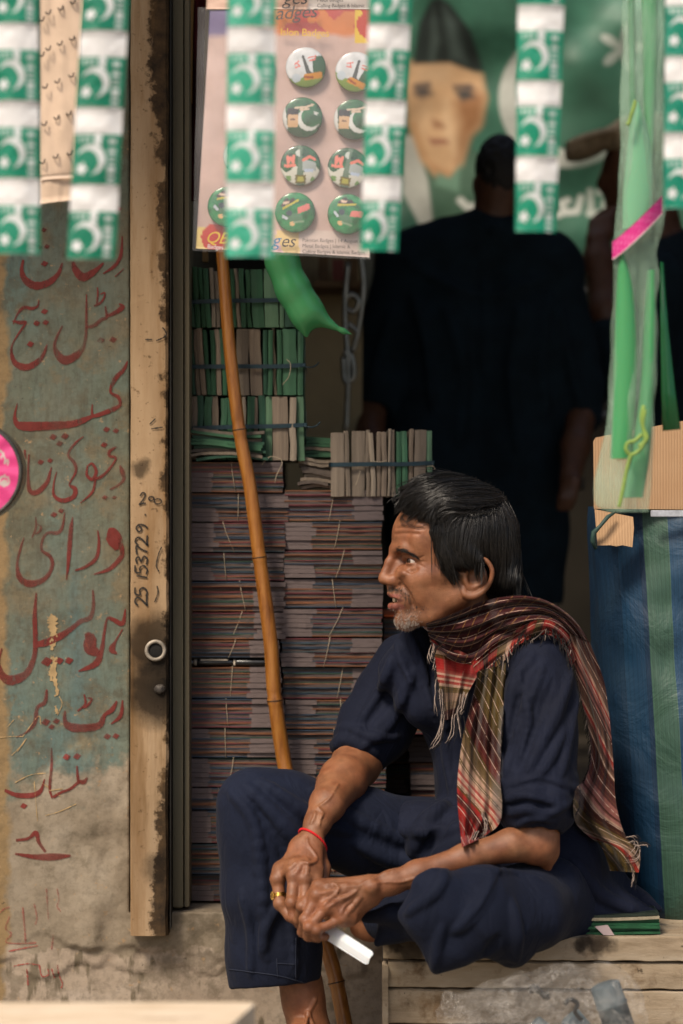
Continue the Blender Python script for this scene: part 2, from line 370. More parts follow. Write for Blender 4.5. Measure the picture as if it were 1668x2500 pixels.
box_obj('fascia', (X(318, WY)+.0005, WY+.01, 2.15), (2.4, .2595, 2.7), dark_m, None); tag(bpy.data.objects['fascia'], 'dark board above the shop opening, above the picture', 'board')
# ---- lettering painted in red along the photo's strokes
def blob_ribbon(mb, pts, to, m=None, wob=.06):
    p = np.array(pts, float)
    if len(p) == 1: p = np.array([[p[0, 0]-p[0, 2]*.62, p[0, 1]+p[0, 2]*.12, 2], [p[0, 0]-p[0, 2]*.1, p[0, 1], p[0, 2]*.9], [p[0, 0]+p[0, 2]*.1, p[0, 1]-p[0, 2]*.03, p[0, 2]*.9], [p[0, 0]+p[0, 2]*.62, p[0, 1]-p[0, 2]*.15, 2]])
    c = catmull(p, m or 6*len(p)); T = np.gradient(c[:, :2], axis=0); T /= np.linalg.norm(T, axis=1, keepdims=True)+1e-9; N = np.stack([-T[:, 1], T[:, 0]], 1)
    wv = np.clip(c[:, 2], 1.0, None)*(1+wob*RNG.normal(0, 1, len(c)).clip(-1, 1))*.5
    a, b = c[:, :2]+N*wv[:, None], c[:, :2]-N*wv[:, None]; k = len(c)
    A, C, B = to(a), to(c[:, :2]), to(b); V = np.vstack([A, C, B])
    mb.add(V, [(i, i+k, i+k+1, i+1) for i in range(k-1)]+[(i+k, i+2*k, i+2*k+1, i+k+1) for i in range(k-1)])
def on_wall(ox, oy, sc, Y=WY, lift=.0012, rel=True):
    def f(z):
        px, py = ox+z[:, 0]/sc, oy+z[:, 1]/sc; k = (CAMD+Y)/CAMD/SC; x, zz = (px-834)*k, CZ+(1250-py)*k
        return np.stack([x, x*0+Y-(relief(x, zz) if rel else 0)-lift, zz], 1)
    return f
def paint_mat(name, c, lo=.38, hi=.58, mn=.48, wear=9):
    t = NT(name); g = t.n('ShaderNodeNewGeometry').outputs['Position']
    n1 = t.n('ShaderNodeTexNoise', Vector=t.n('ShaderNodeMapping', Vector=g, Scale=(1.6, 1, .5)).outputs[0], Scale=45, Detail=6, Roughness=.7).outputs[0]
    n2 = t.n('ShaderNodeTexNoise', Vector=g, Scale=wear, Detail=3).outputs[0]
    al = t.math('MULTIPLY', t.ramp(n1, [(.28, .12), (.42, 1.0)]), t.ramp(n2, [(lo, mn), (hi, .92)]))
    col = t.ramp(n1, [(.3, tuple(x*.75 for x in c)), (.7, tuple(x*1.2 for x in c))]); return t.fin(col, .7, None, .3, Alpha=al)
red_m = paint_mat('red sign paint', (.145, .020, .015)); A_ = on_wall(0, 600, 2.612); B_ = on_wall(0, 1400, 2.136)
WORDS = [
 (A_, [[(150,90,14),(140,160,26),(165,220,44),(230,255,50),(310,235,40),(370,180,26),(398,110,10)],[(285,115,38)],[(250,10,30)],[(300,5,30)],[(465,100,16),(480,150,40),(530,200,55),(600,165,36),(660,110,14)],[(780,-60,8),(778,0,14),(768,70,22),(730,130,22),(658,178,8)],[(790,145,4),(765,170,7),(733,198,5)],[(255,-210,8),(230,-150,20),(160,-100,22),(110,-40,10)],[(700,-230,30)],[(760,-235,28)],[(280,-100,30)],[(580,-120,28)]]),
 (A_, [[(553,310,8),(552,420,14),(550,560,20),(530,650,26),(480,705,48),(420,730,56),(375,700,44),(350,640,22),(365,580,14),(400,510,6)],[(550,520,14),(600,510,26),(650,470,24),(680,455,20),(672,385,8)],[(680,450,20),(730,430,26),(775,400,30),(785,385,20),(760,370,10)],[(622,265,8),(625,310,12),(618,370,10)],[(600,385,10),(640,365,16),(665,330,12),(668,300,10),(640,310,6)],[(645,605,40)],[(722,600,40)]]),
 (A_, [[(250,345,6),(240,385,14),(205,400,22),(150,395,20),(110,440,10),(85,500,6)],[(80,480,8),(130,490,24),(165,490,16),(120,560,12),(80,630,10),(75,690,20),(100,750,34),(170,775,44),(240,740,34),(280,690,22),(300,632,8)],[(285,420,38)],[(235,495,36)],[(293,490,34)],[(195,628,38)]]),
 (A_, [[(815,735,8),(790,790,24),(735,850,28),(705,930,16),(755,965,22),(768,1010,20),(740,1035,26),(680,1060,30),(600,1085,22),(588,1050,12),(590,1010,6)],[(595,1085,20),(540,1110,34),(470,1135,44),(380,1145,50),(260,1150,58),(150,1150,56),(105,1130,34),(95,1080,18),(112,1005,6)],[(680,1172,36)],[(740,1180,34)],[(340,1220,40)],[(415,1215,42)],[(382,1262,38)]]),
 (A_, [[(765,1400,10),(780,1440,30),(790,1490,20),(750,1530,16),(700,1555,8)],[(745,1280,8),(700,1310,20),(700,1340,16),(740,1355,14),(700,1420,14),(650,1470,18),(600,1490,22)],[(560,1400,10),(555,1460,18),(590,1490,20),(615,1440,20),(590,1390,16),(565,1400,10)],[(610,1490,14),(590,1570,16),(515,1640,6)],[(665,1270,36)],[(670,1605,30)],[(730,1605,26)]]),
 (A_, [[(535,1215,4),(480,1260,14),(435,1330,14),(475,1385,22),(485,1440,16),(445,1520,12),(480,1550,30),(470,1600,28),(400,1625,28),(345,1590,18),(345,1510,10),(362,1440,6)],[(185,1330,10),(180,1450,16),(190,1560,28),(240,1570,34),(300,1510,26),(318,1450,16),(330,1410,6)],[(260,1380,34)],[(320,1370,30)],[(158,1300,12),(160,1330,14),(166,1360,6)]]),
 (A_, [[(690,1825,20),(712,1850,80),(735,1900,70),(745,1940,24)],[(690,1830,20),(715,1820,50),(745,1860,66),(770,1910,36),(780,1950,28),(770,1990,30),(700,2060,26),(600,2095,6)],[(625,1815,8),(632,1900,18),(615,1990,24),(550,2045,20),(480,2070,10)],[(465,1730,6),(455,1800,26),(445,1920,28),(435,2040,20),(425,2130,6)]]),
 (A_, [[(415,1700,6),(400,1790,18),(370,1830,24),(310,1830,20),(275,1870,16),(268,1940,18),(320,1980,24),(335,2040,22),(290,2120,28),(200,2155,46),(130,2120,36),(112,2030,18),(130,1940,14),(155,1860,6)],[(345,1715,36)],[(392,1690,32)],[(230,1730,8),(230,1800,14),(205,1860,8)],[(225,1840,8),(255,1820,14),(262,1790,10),(240,1775,6)]]),
 (B_, [[(655,185,6),(640,260,24),(590,240,22),(560,235,12),(545,300,14),(530,400,24),(500,470,34),(410,510,8)],[(450,310,24),(470,340,60),(472,390,66),(515,420,30)],[(640,290,6),(605,350,12),(585,395,34),(610,420,8)]]),
 (B_, [[(485,85,8),(488,170,18),(470,230,26),(420,250,24),(370,290,26),(310,330,34),(240,360,38),(195,370,30)],[(190,100,6),(182,220,22),(185,330,24),(180,430,26),(140,520,36),(70,555,52),(20,540,40),(-6,470,16),(10,390,8)],[(245,460,50)],[(310,455,38)],[(360,455,38)]]),
 (B_, [[(245,605,8),(235,670,24),(195,700,18),(185,770,22),(150,820,12),(85,855,6)],[(240,775,38)],[(295,770,30)],[(270,800,28)],[(640,660,8),(630,740,20),(580,785,8)],[(610,665,10),(585,710,26),(545,740,20),(520,790,36),(450,805,40),(370,800,44),(340,770,24),(340,715,8)],[(440,630,8),(445,680,12),(405,718,8)],[(425,700,8),(455,690,14),(478,655,10),(452,648,6)],[(560,850,32)],[(605,848,30)]]),
 (B_, [[(270,910,6),(270,1020,14),(262,1120,14),(275,1170,8)],[(460,1060,8),(440,1085,24),(415,1085,18),(370,1120,14),(320,1140,14),(280,1165,16)],[(405,1000,8),(408,1050,14),(412,1085,12)],[(350,955,34)],[(405,952,34)],[(235,1070,6),(215,1130,20),(170,1155,28),(90,1155,24),(25,1130,14)],[(125,1212,30)]]),
 (B_, [[(85,1390,14),(150,1380,16),(190,1350,24),(205,1400,18),(240,1450,12)],[(80,1460,10),(180,1475,26),(280,1475,36),(370,1470,10)]])]
for to, strokes in WORDS:
    mb = MB()
    for s_ in strokes: blob_ribbon(mb, s_, to)
    mb.build('lettering', [red_m], wl)
pink_m = paint_mat('faded pink chalk', (.30, .07, .055), .4, .6, .3); mb = MB()
for s_ in ([(245,1640),(250,1720),(255,1800)],[(300,1640),(310,1700),(300,1730),(320,1760)],[(180,1720),(195,1790),(185,1830)],[(120,1740),(130,1850),(135,1930)],[(50,1790),(30,1850),(60,1880),(30,1920),(90,1930),(190,1925)],[(45,1970),(120,1955),(200,1940)],[(70,2050),(140,2035),(200,2040)],[(205,2040),(220,2100),(255,2090),(250,2060)],[(140,2060),(145,2150)],[(280,1880),(270,1960)],[(300,2040),(310,2100),(325,2140),(318,2165)],[(270,2060),(285,2110)],[(0,1770),(20,1750),(50,1740)]): blob_ribbon(mb, [(*p, 7) for p in s_], B_, wob=.5)
mb.build('scribble', [pink_m], wl)
chalk_m = paint_mat('pale scratches', (.36, .33, .27), .4, .6, .2); mb = MB()
for s_ in ([(40,800),(75,760)],[(0,855),(60,850),(120,850)],[(100,910),(140,860),(90,930)],[(120,850),(200,745),(215,790)],[(310,640),(325,680),(300,740)],[(180,1080),(190,1200),(198,1290)],[(80,1090),(160,1050),(240,1040)],[(220,1090),(320,1160)],[(260,1130),(330,1120)],[(60,950),(110,900)],[(400,1200),(310,1240),(240,1260)]): blob_ribbon(mb, [(*p, 4) for p in s_], B_, wob=.6)
for s_ in ([(268,210,14),(275,250,44),(270,290,30),(258,300,10)],[(290,280,20),(280,330,30),(270,400,18)],[(265,440,22),(290,450,20),(270,500,26),(268,560,14)],[(290,450,20),(285,540,20),(300,620,14),(285,640,6)],[(290,690,12),(300,730,14)]): blob_ribbon(mb, s_, B_, wob=.5)
mb.build('paint_chip', [simple('bare ochre plaster', (.34, .235, .115), .9, .25, 60, .3)], wl)
# ---- door post with a handwritten number, ring and scorched hole
PY = .175
def post_mat():
    t = NT('cream painted wood'); g = t.n('ShaderNodeNewGeometry').outputs['Position']; s = t.sep(g); k = (CAMD+PY)/CAMD/SC
    gs = t.n('ShaderNodeMapping', Vector=g, Scale=(1, 1, .12)).outputs[0]
    def nz(sc, d=5, v=g, r=.62): return t.n('ShaderNodeTexNoise', Vector=v, Scale=sc, Detail=d, Roughness=r).outputs[0]
    col = t.ramp(nz(14, 5, gs), [(.3, (.24, .150, .078)), (.5, (.35, .240, .140)), (.7, (.42, .31, .20))])
    col = t.mix(t.ramp(nz(30, 5, gs), [(.52, 0.0), (.68, .7)]), col, (.20, .105, .038))
    e = t.n('ShaderNodeMapRange', Value=s[0]).outputs[0]; e.node.inputs[1].default_value = (350-834)*k; e.node.inputs[2].default_value = (414-834)*k
    hi = t.n('ShaderNodeMapRange', Value=s[2]).outputs[0]; hi.node.inputs[1].default_value = CZ+(1250-700)*k; hi.node.inputs[2].default_value = CZ+(1250-150)*k
    lo = t.n('ShaderNodeMapRange', Value=s[2]).outputs[0]; lo.node.inputs[1].default_value = CZ+(1250-1900)*k; lo.node.inputs[2].default_value = CZ+(1250-2240)*k
    th = t.math('ADD', t.math('MULTIPLY', e, .45), t.math('MULTIPLY', t.math('MAXIMUM', hi, lo), .26))
    m = t.math('ADD', nz(22, 7, g, .72), t.math('SUBTRACT', th, .315)); col = t.mix(t.ramp(m, [(.53, 0.0), (.61, .96)]), col, t.ramp(nz(60, 4), [(.3, (.016, .012, .009)), (.7, (.075, .045, .022))]))
    col = t.mix(t.ramp(nz(90, 6, g, .75), [(.60, 0.0), (.66, .8)]), col, (.10, .06, .03)); col = t.mix(t.ramp(nz(11, 6, gs, .7), [(.56, 0.0), (.64, .5)]), col, (.15, .085, .035))
    def soot(px, py, r, st):
        nonlocal col
        c = ((px-834)*k, PY, CZ+(1250-py)*k); d = t.n('ShaderNodeVectorMath', {'operation': 'DISTANCE'}, i0=g, i1=c).outputs['Value']
        d = t.math('ADD', d, t.math('MULTIPLY_ADD', nz(45, 5), .03, -.015)); col = t.mix(t.ramp(t.math('MULTIPLY', d, 1/(r*k)), [(.0, st), (.55, st*.9), (1, 0.0)]), col, (.006, .005, .004))
    soot(376, 1570, 88, .9); soot(394, 1684, 112, .99); soot(345, 1143, 30, .8); soot(384, 2120, 44, .6)
    return t.fin(col, .85, t.bump(nz(60, 6), .4, .002, t.bump(nz(24, 5, gs), .3, .003)), .10)
post_m = post_mat(); iron_m = simple('blackened edge', (.018, .016, .013), .7, .4, 30, .4)
jamb_m = simple('greenish jamb paint', (.115, .098, .060), .7, .3, 12, .3, stretch=(1, 1, .15))
dp = empty('door_post', (X(365, PY), PY, Zp(2285, PY))); tag(dp, 'cream wooden door post with a black handwritten number and soot stains', 'door post')
pz0, pz1 = Zp(2285, PY), 2.7
n_ = 260; V = []; F = []
prof = [(X(319, PY), PY+.044), (X(318, PY), PY+.006), (X(322, PY), PY), (X(366, PY), PY-.001), (X(405, PY), PY), (X(411, PY), PY+.005), (X(412, PY), PY+.044)]
for i in range(n_):
    z = pz0+(pz1-pz0)*i/(n_-1); nx = noise3(np.array([[j*.9, z*14, 3.1] for j in range(7)]), 1)*.0014; nx2 = noise3(np.array([[j*.9, z*60, 8.1] for j in range(7)]), 1)*.0007
    for j, (a, b) in enumerate(prof): V.append((a+(nx[j]+nx2[j])*(1 if j > 3 else .4), b+nx2[j]*.6, z))
F = [(i*7+j, i*7+j+1, (i+1)*7+j+1, (i+1)*7+j) for i in range(n_-1) for j in range(6)]+[tuple(range(6, -1, -1)), tuple((n_-1)*7+j for j in range(7))]
po = obj('post_board', V, F, [post_m], dp)
box_obj('post_edge', (X(412, PY)+.0012, PY+.010, pz0+.01), (X(419, .2), .285, pz1), iron_m, dp)
box_obj('jamb_board', (X(419, .2)+.001, .222, FLZ+.001), (X(447, .222), .345, pz1), jamb_m, dp, .003)
box_obj('jamb_board', (X(447, .222)+.002, .232, FLZ+.001), (X(462, .232), .345, pz1), simple('jamb inner face', (.13, .108, .066), .7, .25, 12, .3, stretch=(1, 1, .15)), dp, .002)
ink_m = paint_mat('black marker', (.012, .012, .012), .3, .5, .85); mb = MB(); C_ = on_wall(0, 0, 1, PY, .0028, False)
DIG = {'2': [(0,.75),(.25,1),(.55,.85),(.45,.5),(.1,.12),(0,0),(.3,.06),(.7,.02)], '5': [(.65,1),(.2,.98),(.12,.6),(.45,.62),(.62,.32),(.35,.02),(0,.1)], '1': [(.25,1),(.12,0)], '3': [(.05,.9),(.4,1),(.52,.75),(.2,.55),(.58,.32),(.4,.02),(0,.1)], '7': [(0,.92),(.3,.98),(.62,.95),(.38,.5),(.2,0)], '9': [(.58,.82),(.3,1),(.06,.75),(.25,.52),(.56,.78),(.52,.3),(.3,0)], '.': [(.1,.3),(.22,.24)]}
for ch, yb, hgt in (('2',1478,30),('5',1456,30),('1',1414,26),('5',1402,30),('3',1378,28),('7',1354,28),('2',1331,30),('9',1300,28),('.',1262,22)):
    mb = MB(); blob_ribbon(mb, [(360-hgt*b+(1478-yb)*.006, yb-a*34, 4.2) for a, b in DIG[ch]], C_, wob=.12); mb.build('handwritten_digit', [ink_m], dp)
mb = MB(); blob_ribbon(mb, [(343+22*a+ (1-b)*-2, 1232-28*b-a*4, 4) for a, b in DIG['2']], C_, wob=.12); mb.build('handwritten_digit', [ink_m], dp)
for cx, cy, r in ((370,1217,6),(386,1224,8)): mb = MB(); blob_ribbon(mb, [(cx+r*math.cos(a)*1.1, cy+r*.8*math.sin(a), 3.4) for a in np.linspace(.5, 7.0, 10)], C_, wob=.1); mb.build('handwritten_digit', [ink_m], dp)
mb = MB()
for s_ in ([(397,800),(403,806),(406,818),(396,826),(382,832)],[(355,829),(372,829)],[(370,1047),(398,1043)],[(366,1036),(380,1022)],[(395,1335),(388,1352),(382,1380),(388,1395)],[(384,1430),(386,1448),(378,1470)]): blob_ribbon(mb, [(*p, 3) for p in s_], C_, wob=.3)
mb.build('scribble', [ink_m], dp)['kind'] = 'stuff'
steel_m = simple('worn steel', (.30, .26, .21), .6, .4, 60, .5, Metallic=.35); blk = simple('hole black', (.008, .007, .006), .85, .3, 60, .3)
mb = MB(); c = P(380, 1588, PY-.004)
mb.tube([c+L(23)*np.array([math.cos(a), 0, math.sin(a)]) for a in np.linspace(0, 2*math.pi, 41)], L(5), 10, 0, False); mb.build('lock_ring', [steel_m], dp, True)
mb = MB(); V, F = sphere_vf((0, 0, 0), 1, 24, 10); mb.add(np.array(V)*[L(19), .0022, L(19)]+P(380, 1588, PY-.0015), F); mb.build('lock_hole', [blk], dp, True)  # flat black disc stands in for the shadow inside the hole
mb = MB(); V, F = sphere_vf((0, 0, 0), 1, 20, 10); V = np.array(V)*[L(15), .007, L(13)]; V += .0014*np.stack([noise3(V, 190), noise3(V+4, 190), noise3(V+9, 190)], 1); mb.add(V+P(391, 1682, PY), F); mb.build('lock_stub', [simple('charred metal', (.05, .042, .035), .5, .6, 130, .6, Metallic=.4)], dp, True)
# ================================================================== notebook stacks, green bundles
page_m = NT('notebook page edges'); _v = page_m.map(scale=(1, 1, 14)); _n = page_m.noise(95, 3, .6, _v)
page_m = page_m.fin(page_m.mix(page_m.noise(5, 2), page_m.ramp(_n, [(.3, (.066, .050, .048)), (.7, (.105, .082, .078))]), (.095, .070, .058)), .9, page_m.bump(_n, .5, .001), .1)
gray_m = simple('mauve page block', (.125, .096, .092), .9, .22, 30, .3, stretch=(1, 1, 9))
cov = {k: simple('cover '+k, c, .6, .3, 40, .1) for k, c in {'blue': (.026, .042, .066), 'orange': (.165, .066, .030), 'green': (.024, .052, .034), 'red': (.120, .028, .032), 'teal': (.030, .048, .054)}.items()}
string_m = simple('cotton string', (.34, .28, .20), .9, .2, 200, .3); rstr = simple('red string', (.23, .03, .02), .9, .2, 200, .3)
def slab_mesh(name, w, d, h, c, flip, seed):
    """one notebook: uneven block of pages, cover edges showing along the open side only"""
    r = np.random.default_rng(seed); mb = MB(); g = .30+.012*r.normal(); t = h*.21
    def xs(a, b): return (a, b) if not flip else (w-b, w-a)
    x0, x1 = xs(0, w); y0 = r.normal(0, .0006)
    n = 9; V = []
    for i in range(n):
        x = x0+(x1-x0)*i/(n-1); yy = y0+r.normal(0, .0005); s = r.normal(0, h*.035)
        V += [(x, yy, t*.6+s), (x, yy, h-t*.6+s), (x, d, h-t*.6), (x, d, t*.6)]
    F = [(i*4+a, i*4+4+a, i*4+4+(a+1) % 4, i*4+(a+1) % 4) for i in range(n-1) for a in range(4)]+[(0, 1, 2, 3), ((n-1)*4+3, (n-1)*4+2, (n-1)*4+1, (n-1)*4)]
    mb.add(V, F, 0)
    a, b = xs(g*w, w); c1, c2 = c
    for z0, z1, m in ((0, t, 1), (h-t, h, 2)):
        V = []
        for i in range(6):
            x = a+(b-a)*i/5; yy = y0-.0012+r.normal(0, .0005); s = r.normal(0, h*.03); V += [(x, yy, z0+s), (x, yy, z1+s), (x, d*.98, z1), (x, d*.98, z0)]
        mb.add(V, [(i*4+q, i*4+4+q, i*4+4+(q+1) % 4, i*4+(q+1) % 4) for i in range(5) for q in range(4)]+[(0, 1, 2, 3), (23, 22, 21, 20)], m)
    a, b = xs(0, g*w+.001); V = []
    for i in range(5):
        x = a+(b-a)*i/4; yy = y0-.0016+r.normal(0, .0004); V += [(x, yy, h*.01), (x, yy, h*.985), (x, d*.5, h*.985), (x, d*.5, h*.01)]
    mb.add(V, [(i*4+q_, i*4+4+q_, i*4+4+(q_+1) % 4, i*4+(q_+1) % 4) for i in range(4) for q_ in range(4)]+[(0, 1, 2, 3), (19, 18, 17, 16)], 3)
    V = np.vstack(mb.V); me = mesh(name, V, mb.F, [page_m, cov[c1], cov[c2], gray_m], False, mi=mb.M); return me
NB_W, NB_D, NB_H = .170, .235, .0066
VAR = {}
cc = ['orange', 'blue', 'green', 'red', 'orange', 'blue', 'teal', 'orange', 'red', 'blue']
for i in range(10):
    for fl in (0, 1): VAR[i, fl] = slab_mesh('notebook', NB_W, NB_D, NB_H, (cc[i], cc[(i*3+1) % 10]), fl, 100+i*2+fl)
ORD = ['topmost', 'second', 'third', 'fourth', 'fifth', 'sixth', 'seventh', 'eighth', 'ninth', 'tenth', 'eleventh', 'twelfth', 'thirteenth', 'fourteenth', 'fifteenth']
def nb_bundle(xl, yt, yb, Y, wpx, label, grp, sx=0.0, strings=True, n=None):
    k = (CAMD+Y)/CAMD/SC; x0 = (xl-834)*k; z0 = CZ+(1250-yb)*k; z1 = CZ+(1250-yt)*k; w = wpx*k; H = z1-z0; n = n or max(3, int(round((yb-yt)/12.5)))
    x0 += random.gauss(0, .0016); Y += random.gauss(0, .003); b = empty('notebook_bundle', (x0, Y, z0)); tag(b, label, 'notebook bundle', grp); fl = random.random() < .5; sw = random.choice([n, n, n//2, n//2+1, n])
    for i in range(n):
        if i == sw: fl = not fl
        me = VAR[random.randrange(10), int(fl)]
        o = link('notebook', me, b, (random.gauss(0, .0011), random.gauss(0, .0014), (H-.0026)*i/n+.0013), (0, random.gauss(0, .0022), random.gauss(0, .005)), (w/NB_W, 1, (H-.0026)/n/NB_H*.97))
    if strings:
        xx = w*random.uniform(.42, .60); lean = random.gauss(0, .006); pts = [(xx+lean, .05, H+.0014), (xx+lean, -.0022, H+.001), (xx+lean*.4, -.0034, H*.66), (xx-lean*.3, -.0034, H*.33), (xx-lean, -.0022, .0008), (xx-lean, .05, -.0004)]
        o = MB().tube(pts, .00055, 5).build('string', [string_m], None, True); o.parent = b
    return b
LB = [(449,1127,1203,246),(448,1203,1275,248),(450,1275,1349,246),(447,1349,1419,248),(448,1419,1494,248),(449,1494,1562,248),(451,1562,1606,236),(440,1628,1705,250),(441,1705,1777,252),(440,1777,1850,250),(439,1850,1922,252),(441,1922,1978,250),(440,1978,2058,250),(441,2058,2134,250),(442,2134,2201,250)]
for i, (xl, yt, yb, wp) in enumerate(LB):
    lab = 'striped notebook bundle, %s from the top of the stack beside the door post' % ORD[i]
    if i == 6: lab = 'thin notebook bundle lying directly above the black pen'
    if i == 7: lab = 'striped notebook bundle lying directly below the black pen'
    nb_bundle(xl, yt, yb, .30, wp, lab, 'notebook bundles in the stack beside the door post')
RB = [(693,1195,1273,240),(695,1273,1343,240),(694,1343,1412,240),(692,1412,1485,242),(690,1485,1556,242),(688,1556,1629,246),(690,1629,1707,246),(692,1707,1780,246),(694,1780,1852,246),(694,1852,1925,246),(694,1925,2000,246),(694,2000,2072,246),(694,2072,2140,246),(694,2140,2200,246)]
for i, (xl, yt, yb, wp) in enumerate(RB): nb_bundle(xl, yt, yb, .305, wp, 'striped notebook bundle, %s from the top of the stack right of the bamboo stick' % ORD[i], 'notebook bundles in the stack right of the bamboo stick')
TB = [(940,1508,1580),(940,1580,1650),(944,1650,1722),(942,1722,1794),(1000,1796,1862),(1002,1862,1930),(1000,1930,1998),(1000,1998,2070),(1000,2070,2135),(1000,2135,2190)]
for i, (xl, yt, yb) in enumerate(TB): nb_bundle(xl, yt, yb, .36 if i < 4 else .42, 236, 'shaded notebook bundle, %s from the top of the stack behind the seated man\'s arm' % ORD[i], 'notebook bundles behind the seated man')
for j, yy in enumerate((1794, 1866, 1938, 2010, 2082)):
    nb_bundle(945, yy, yy+(72 if j < 4 else 110), .50, 150, 'dark notebook bundle, %s of the hidden lower pile behind the seated man\'s elbow' % ORD[j], 'dark lower pile behind the elbow')
# orange cover lying on the third stack
o = MB().box((0, 0, 0), (.16, .23, .004), 0, .001).build('booklet', [simple('orange booklet cover', (.55, .10, .02), .5, .1, 30, .05)]); o.location = P(938, 1507, .36); tag(o, 'orange booklet on the shaded stack just behind the seated man\'s mouth', 'booklet')
# ---- pen
pen_m = simple('black pen lacquer', (.010, .010, .011), .22, .1, 40, .02, spec=.6); pc, pr = P(440, 1617, .306), L(9, .3)
pn = empty('pen', P(540, 1622, .306)); tag(pn, 'black pen with silver rings squeezed between two notebook bundles', 'pen')
def seg(name, x0, x1, r, m): MB().tube([P(x0, 1617, .306), P(x0+3, 1617, .306), P(x1-3, 1617, .306), P(x1, 1617, .306)], [r*.9, r, r, r*.9], 14).build(name, [m], pn, True)
seg('pen_barrel', 447, 474, pr*.86, pen_m); seg('pen_ring', 474, 481, pr*.96, steel_m); seg('pen_grip', 481, 570, pr*.88, pen_m); seg('pen_ring', 570, 576, pr*.98, steel_m); seg('pen_cap', 576, 684, pr, pen_m)
MB().box(P(490, 1613, .2975), P(556, 1609, .3010)).build('pen_clip', [steel_m], pn)
# ---- green bundles of upright books
gcol = [simple('green book spine %d' % i, c, .6, .35, 26, .15, stretch=(1, 1, .3)) for i, c in enumerate([(.026, .085, .042), (.040, .115, .060), (.085, .165, .095), (.018, .062, .036)])]
ccol = [simple('cream page block %d' % i, c, .85, .25, 60, .4, stretch=(3, 1, .1)) for i, c in enumerate([(.20, .155, .115), (.25, .205, .155), (.165, .132, .10)])]
strap_m = simple('dark blue strap', (.010, .030, .042), .5, .2, 60, .1)
wht_p = simple('white print', (.42, .44, .40), .7, .15, 40, .05)
def book_vf(w, d, h, r, tilt=0.0):
    n = 5; V = []; lean = r.normal(0, .012); bul = r.uniform(-.2, 1)
    for i in range(n):
        z = h*i/(n-1); xo = (tilt+lean)*z+r.normal(0, .0007); yo = -.0035*math.sin(math.pi*i/(n-1))*bul
        V += [(xo+.0006, yo+.0012, z), (xo+w*.5, yo, z+r.normal(0, .0007)), (xo+w-.0006, yo+.0012, z), (xo+w, d, z), (xo, d, z)]
    F = [(i*5+a, i*5+(a+1) % 5, i*5+5+(a+1) % 5, i*5+5+a) for i in range(n-1) for a in range(5)]+[(4, 3, 2, 1, 0), tuple((n-1)*5+a for a in range(5))]
    return V, F
def upright_bundle(xl, xr, yt, yb, Y, label, seq, straps, tilt=0.0, seed=0, depth=.22, emblem=True, grp='green book bundles'):
    k = (CAMD+Y)/CAMD/SC; x0, z0, H = (xl-834)*k, CZ+(1250-yb)*k, (yb-yt)*k; W = (xr-xl)*k; r = np.random.default_rng(seed)
    b = empty('book_bundle', (x0, Y, z0)); tag(b, label, 'book bundle', grp); ws = np.array([{'g': .8, 'G': 2.1, 'c': .75, 'C': 1.8, 'w': .5}[s] for s in seq])*r.uniform(.85, 1.15, len(seq)); ws = ws/ws.sum()*W; x = 0
    for s, wv in zip(seq, ws):
        m = (gcol if s in 'gG' else ccol)[r.integers(4 if s in 'gG' else 3)]; V, F = book_vf(wv*.97, depth+r.normal(0, .004), H*(1+r.normal(-.012, .016)), r, tilt*(1-x/W))
        o = obj('book', np.array(V)+[x, r.normal(0, .0026), 0], F, [m], None); o.parent = b; x += wv
    if emblem:      # printed cover of the last book, on the side face
        mb = MB(); C0 = [(W+.0012+tilt*0, depth*.30+depth*.16*math.cos(a), H*.5+H*.30*math.sin(a)) for a in np.linspace(.5, 5.6, 14)]; C1 = [(W+.0012, depth*.36+depth*.13*math.cos(a), H*.52+H*.24*math.sin(a)) for a in np.linspace(.5, 5.6, 14)]
        mb.add(C0+C1, [(i, i+1, i+15, i+14) for i in range(13)]); o = mb.build('cover_print', [wht_p], None); o.parent = b
    for f_, sg in straps:
        z = H*f_; sag = .004*r.normal(); pts = [(-.002, depth*.8, z+sag), (-.0025, .004, z+sag), (.004, -.0055, z+sag), (W*.35, -.0068, z+sag*.4+.002), (W*.75, -.0068, z+.003), (W-.002, -.0052, z+.005), (W+.003, .004, z+.004), (W+.003, depth*.8, z)]
        c = catmull(pts, 40); V = []; 
        for p in c: V += [(p[0], p[1], p[2]-.0036), (p[0], p[1], p[2]+.0036), (p[0], p[1]+.0008, p[2]+.0036), (p[0], p[1]+.0008, p[2]-.0036)]
        o = obj('strap', V, [(i*4+a, i*4+(a+1) % 4, i*4+4+(a+1) % 4, i*4+4+a) for i in range(39) for a in range(4)], [strap_m], None); o.parent = b
        if sg: o = MB().tube(catmull([(W-.004, -.007, z+.004), (W+.010, -.010, z+.001), (W+.020, -.006, z+.004), (W+.026, -.008, z+.010)], 14), .0013, 6).build('strap_tail', [strap_m], None, True); o.parent = b
    return b
BUN = [upright_bundle(465, 728, 654, 799, .31, 'uppermost of the three green book bundles behind the bamboo stick', 'ggggccgggcggGGgG', [(.42, 0)], -.07, 1, grp='green book bundles stacked behind the bamboo stick')]
BUN.append(upright_bundle(466, 742, 802, 964, .31, 'middle of the three green book bundles behind the bamboo stick', 'gccggcggcCCggwgGg', [(.40, 1)], -.05, 2, grp='green book bundles stacked behind the bamboo stick'))
BUN.append(upright_bundle(467, 745, 966, 1124, .31, 'lowest of the three green book bundles, with string ends hanging over notebooks', 'cggcgggwgwggCcg', [(.50, 1)], -.01, 3, grp='green book bundles stacked behind the bamboo stick'))
BUN.append(upright_bundle(808, 1056, 1050, 1212, .30, 'cream and green book bundle standing above the seated man\'s forehead', 'CcCccccwcggcCg', [(.46, 0)], -.015, 4, grp='cream book bundle on the right stack'))
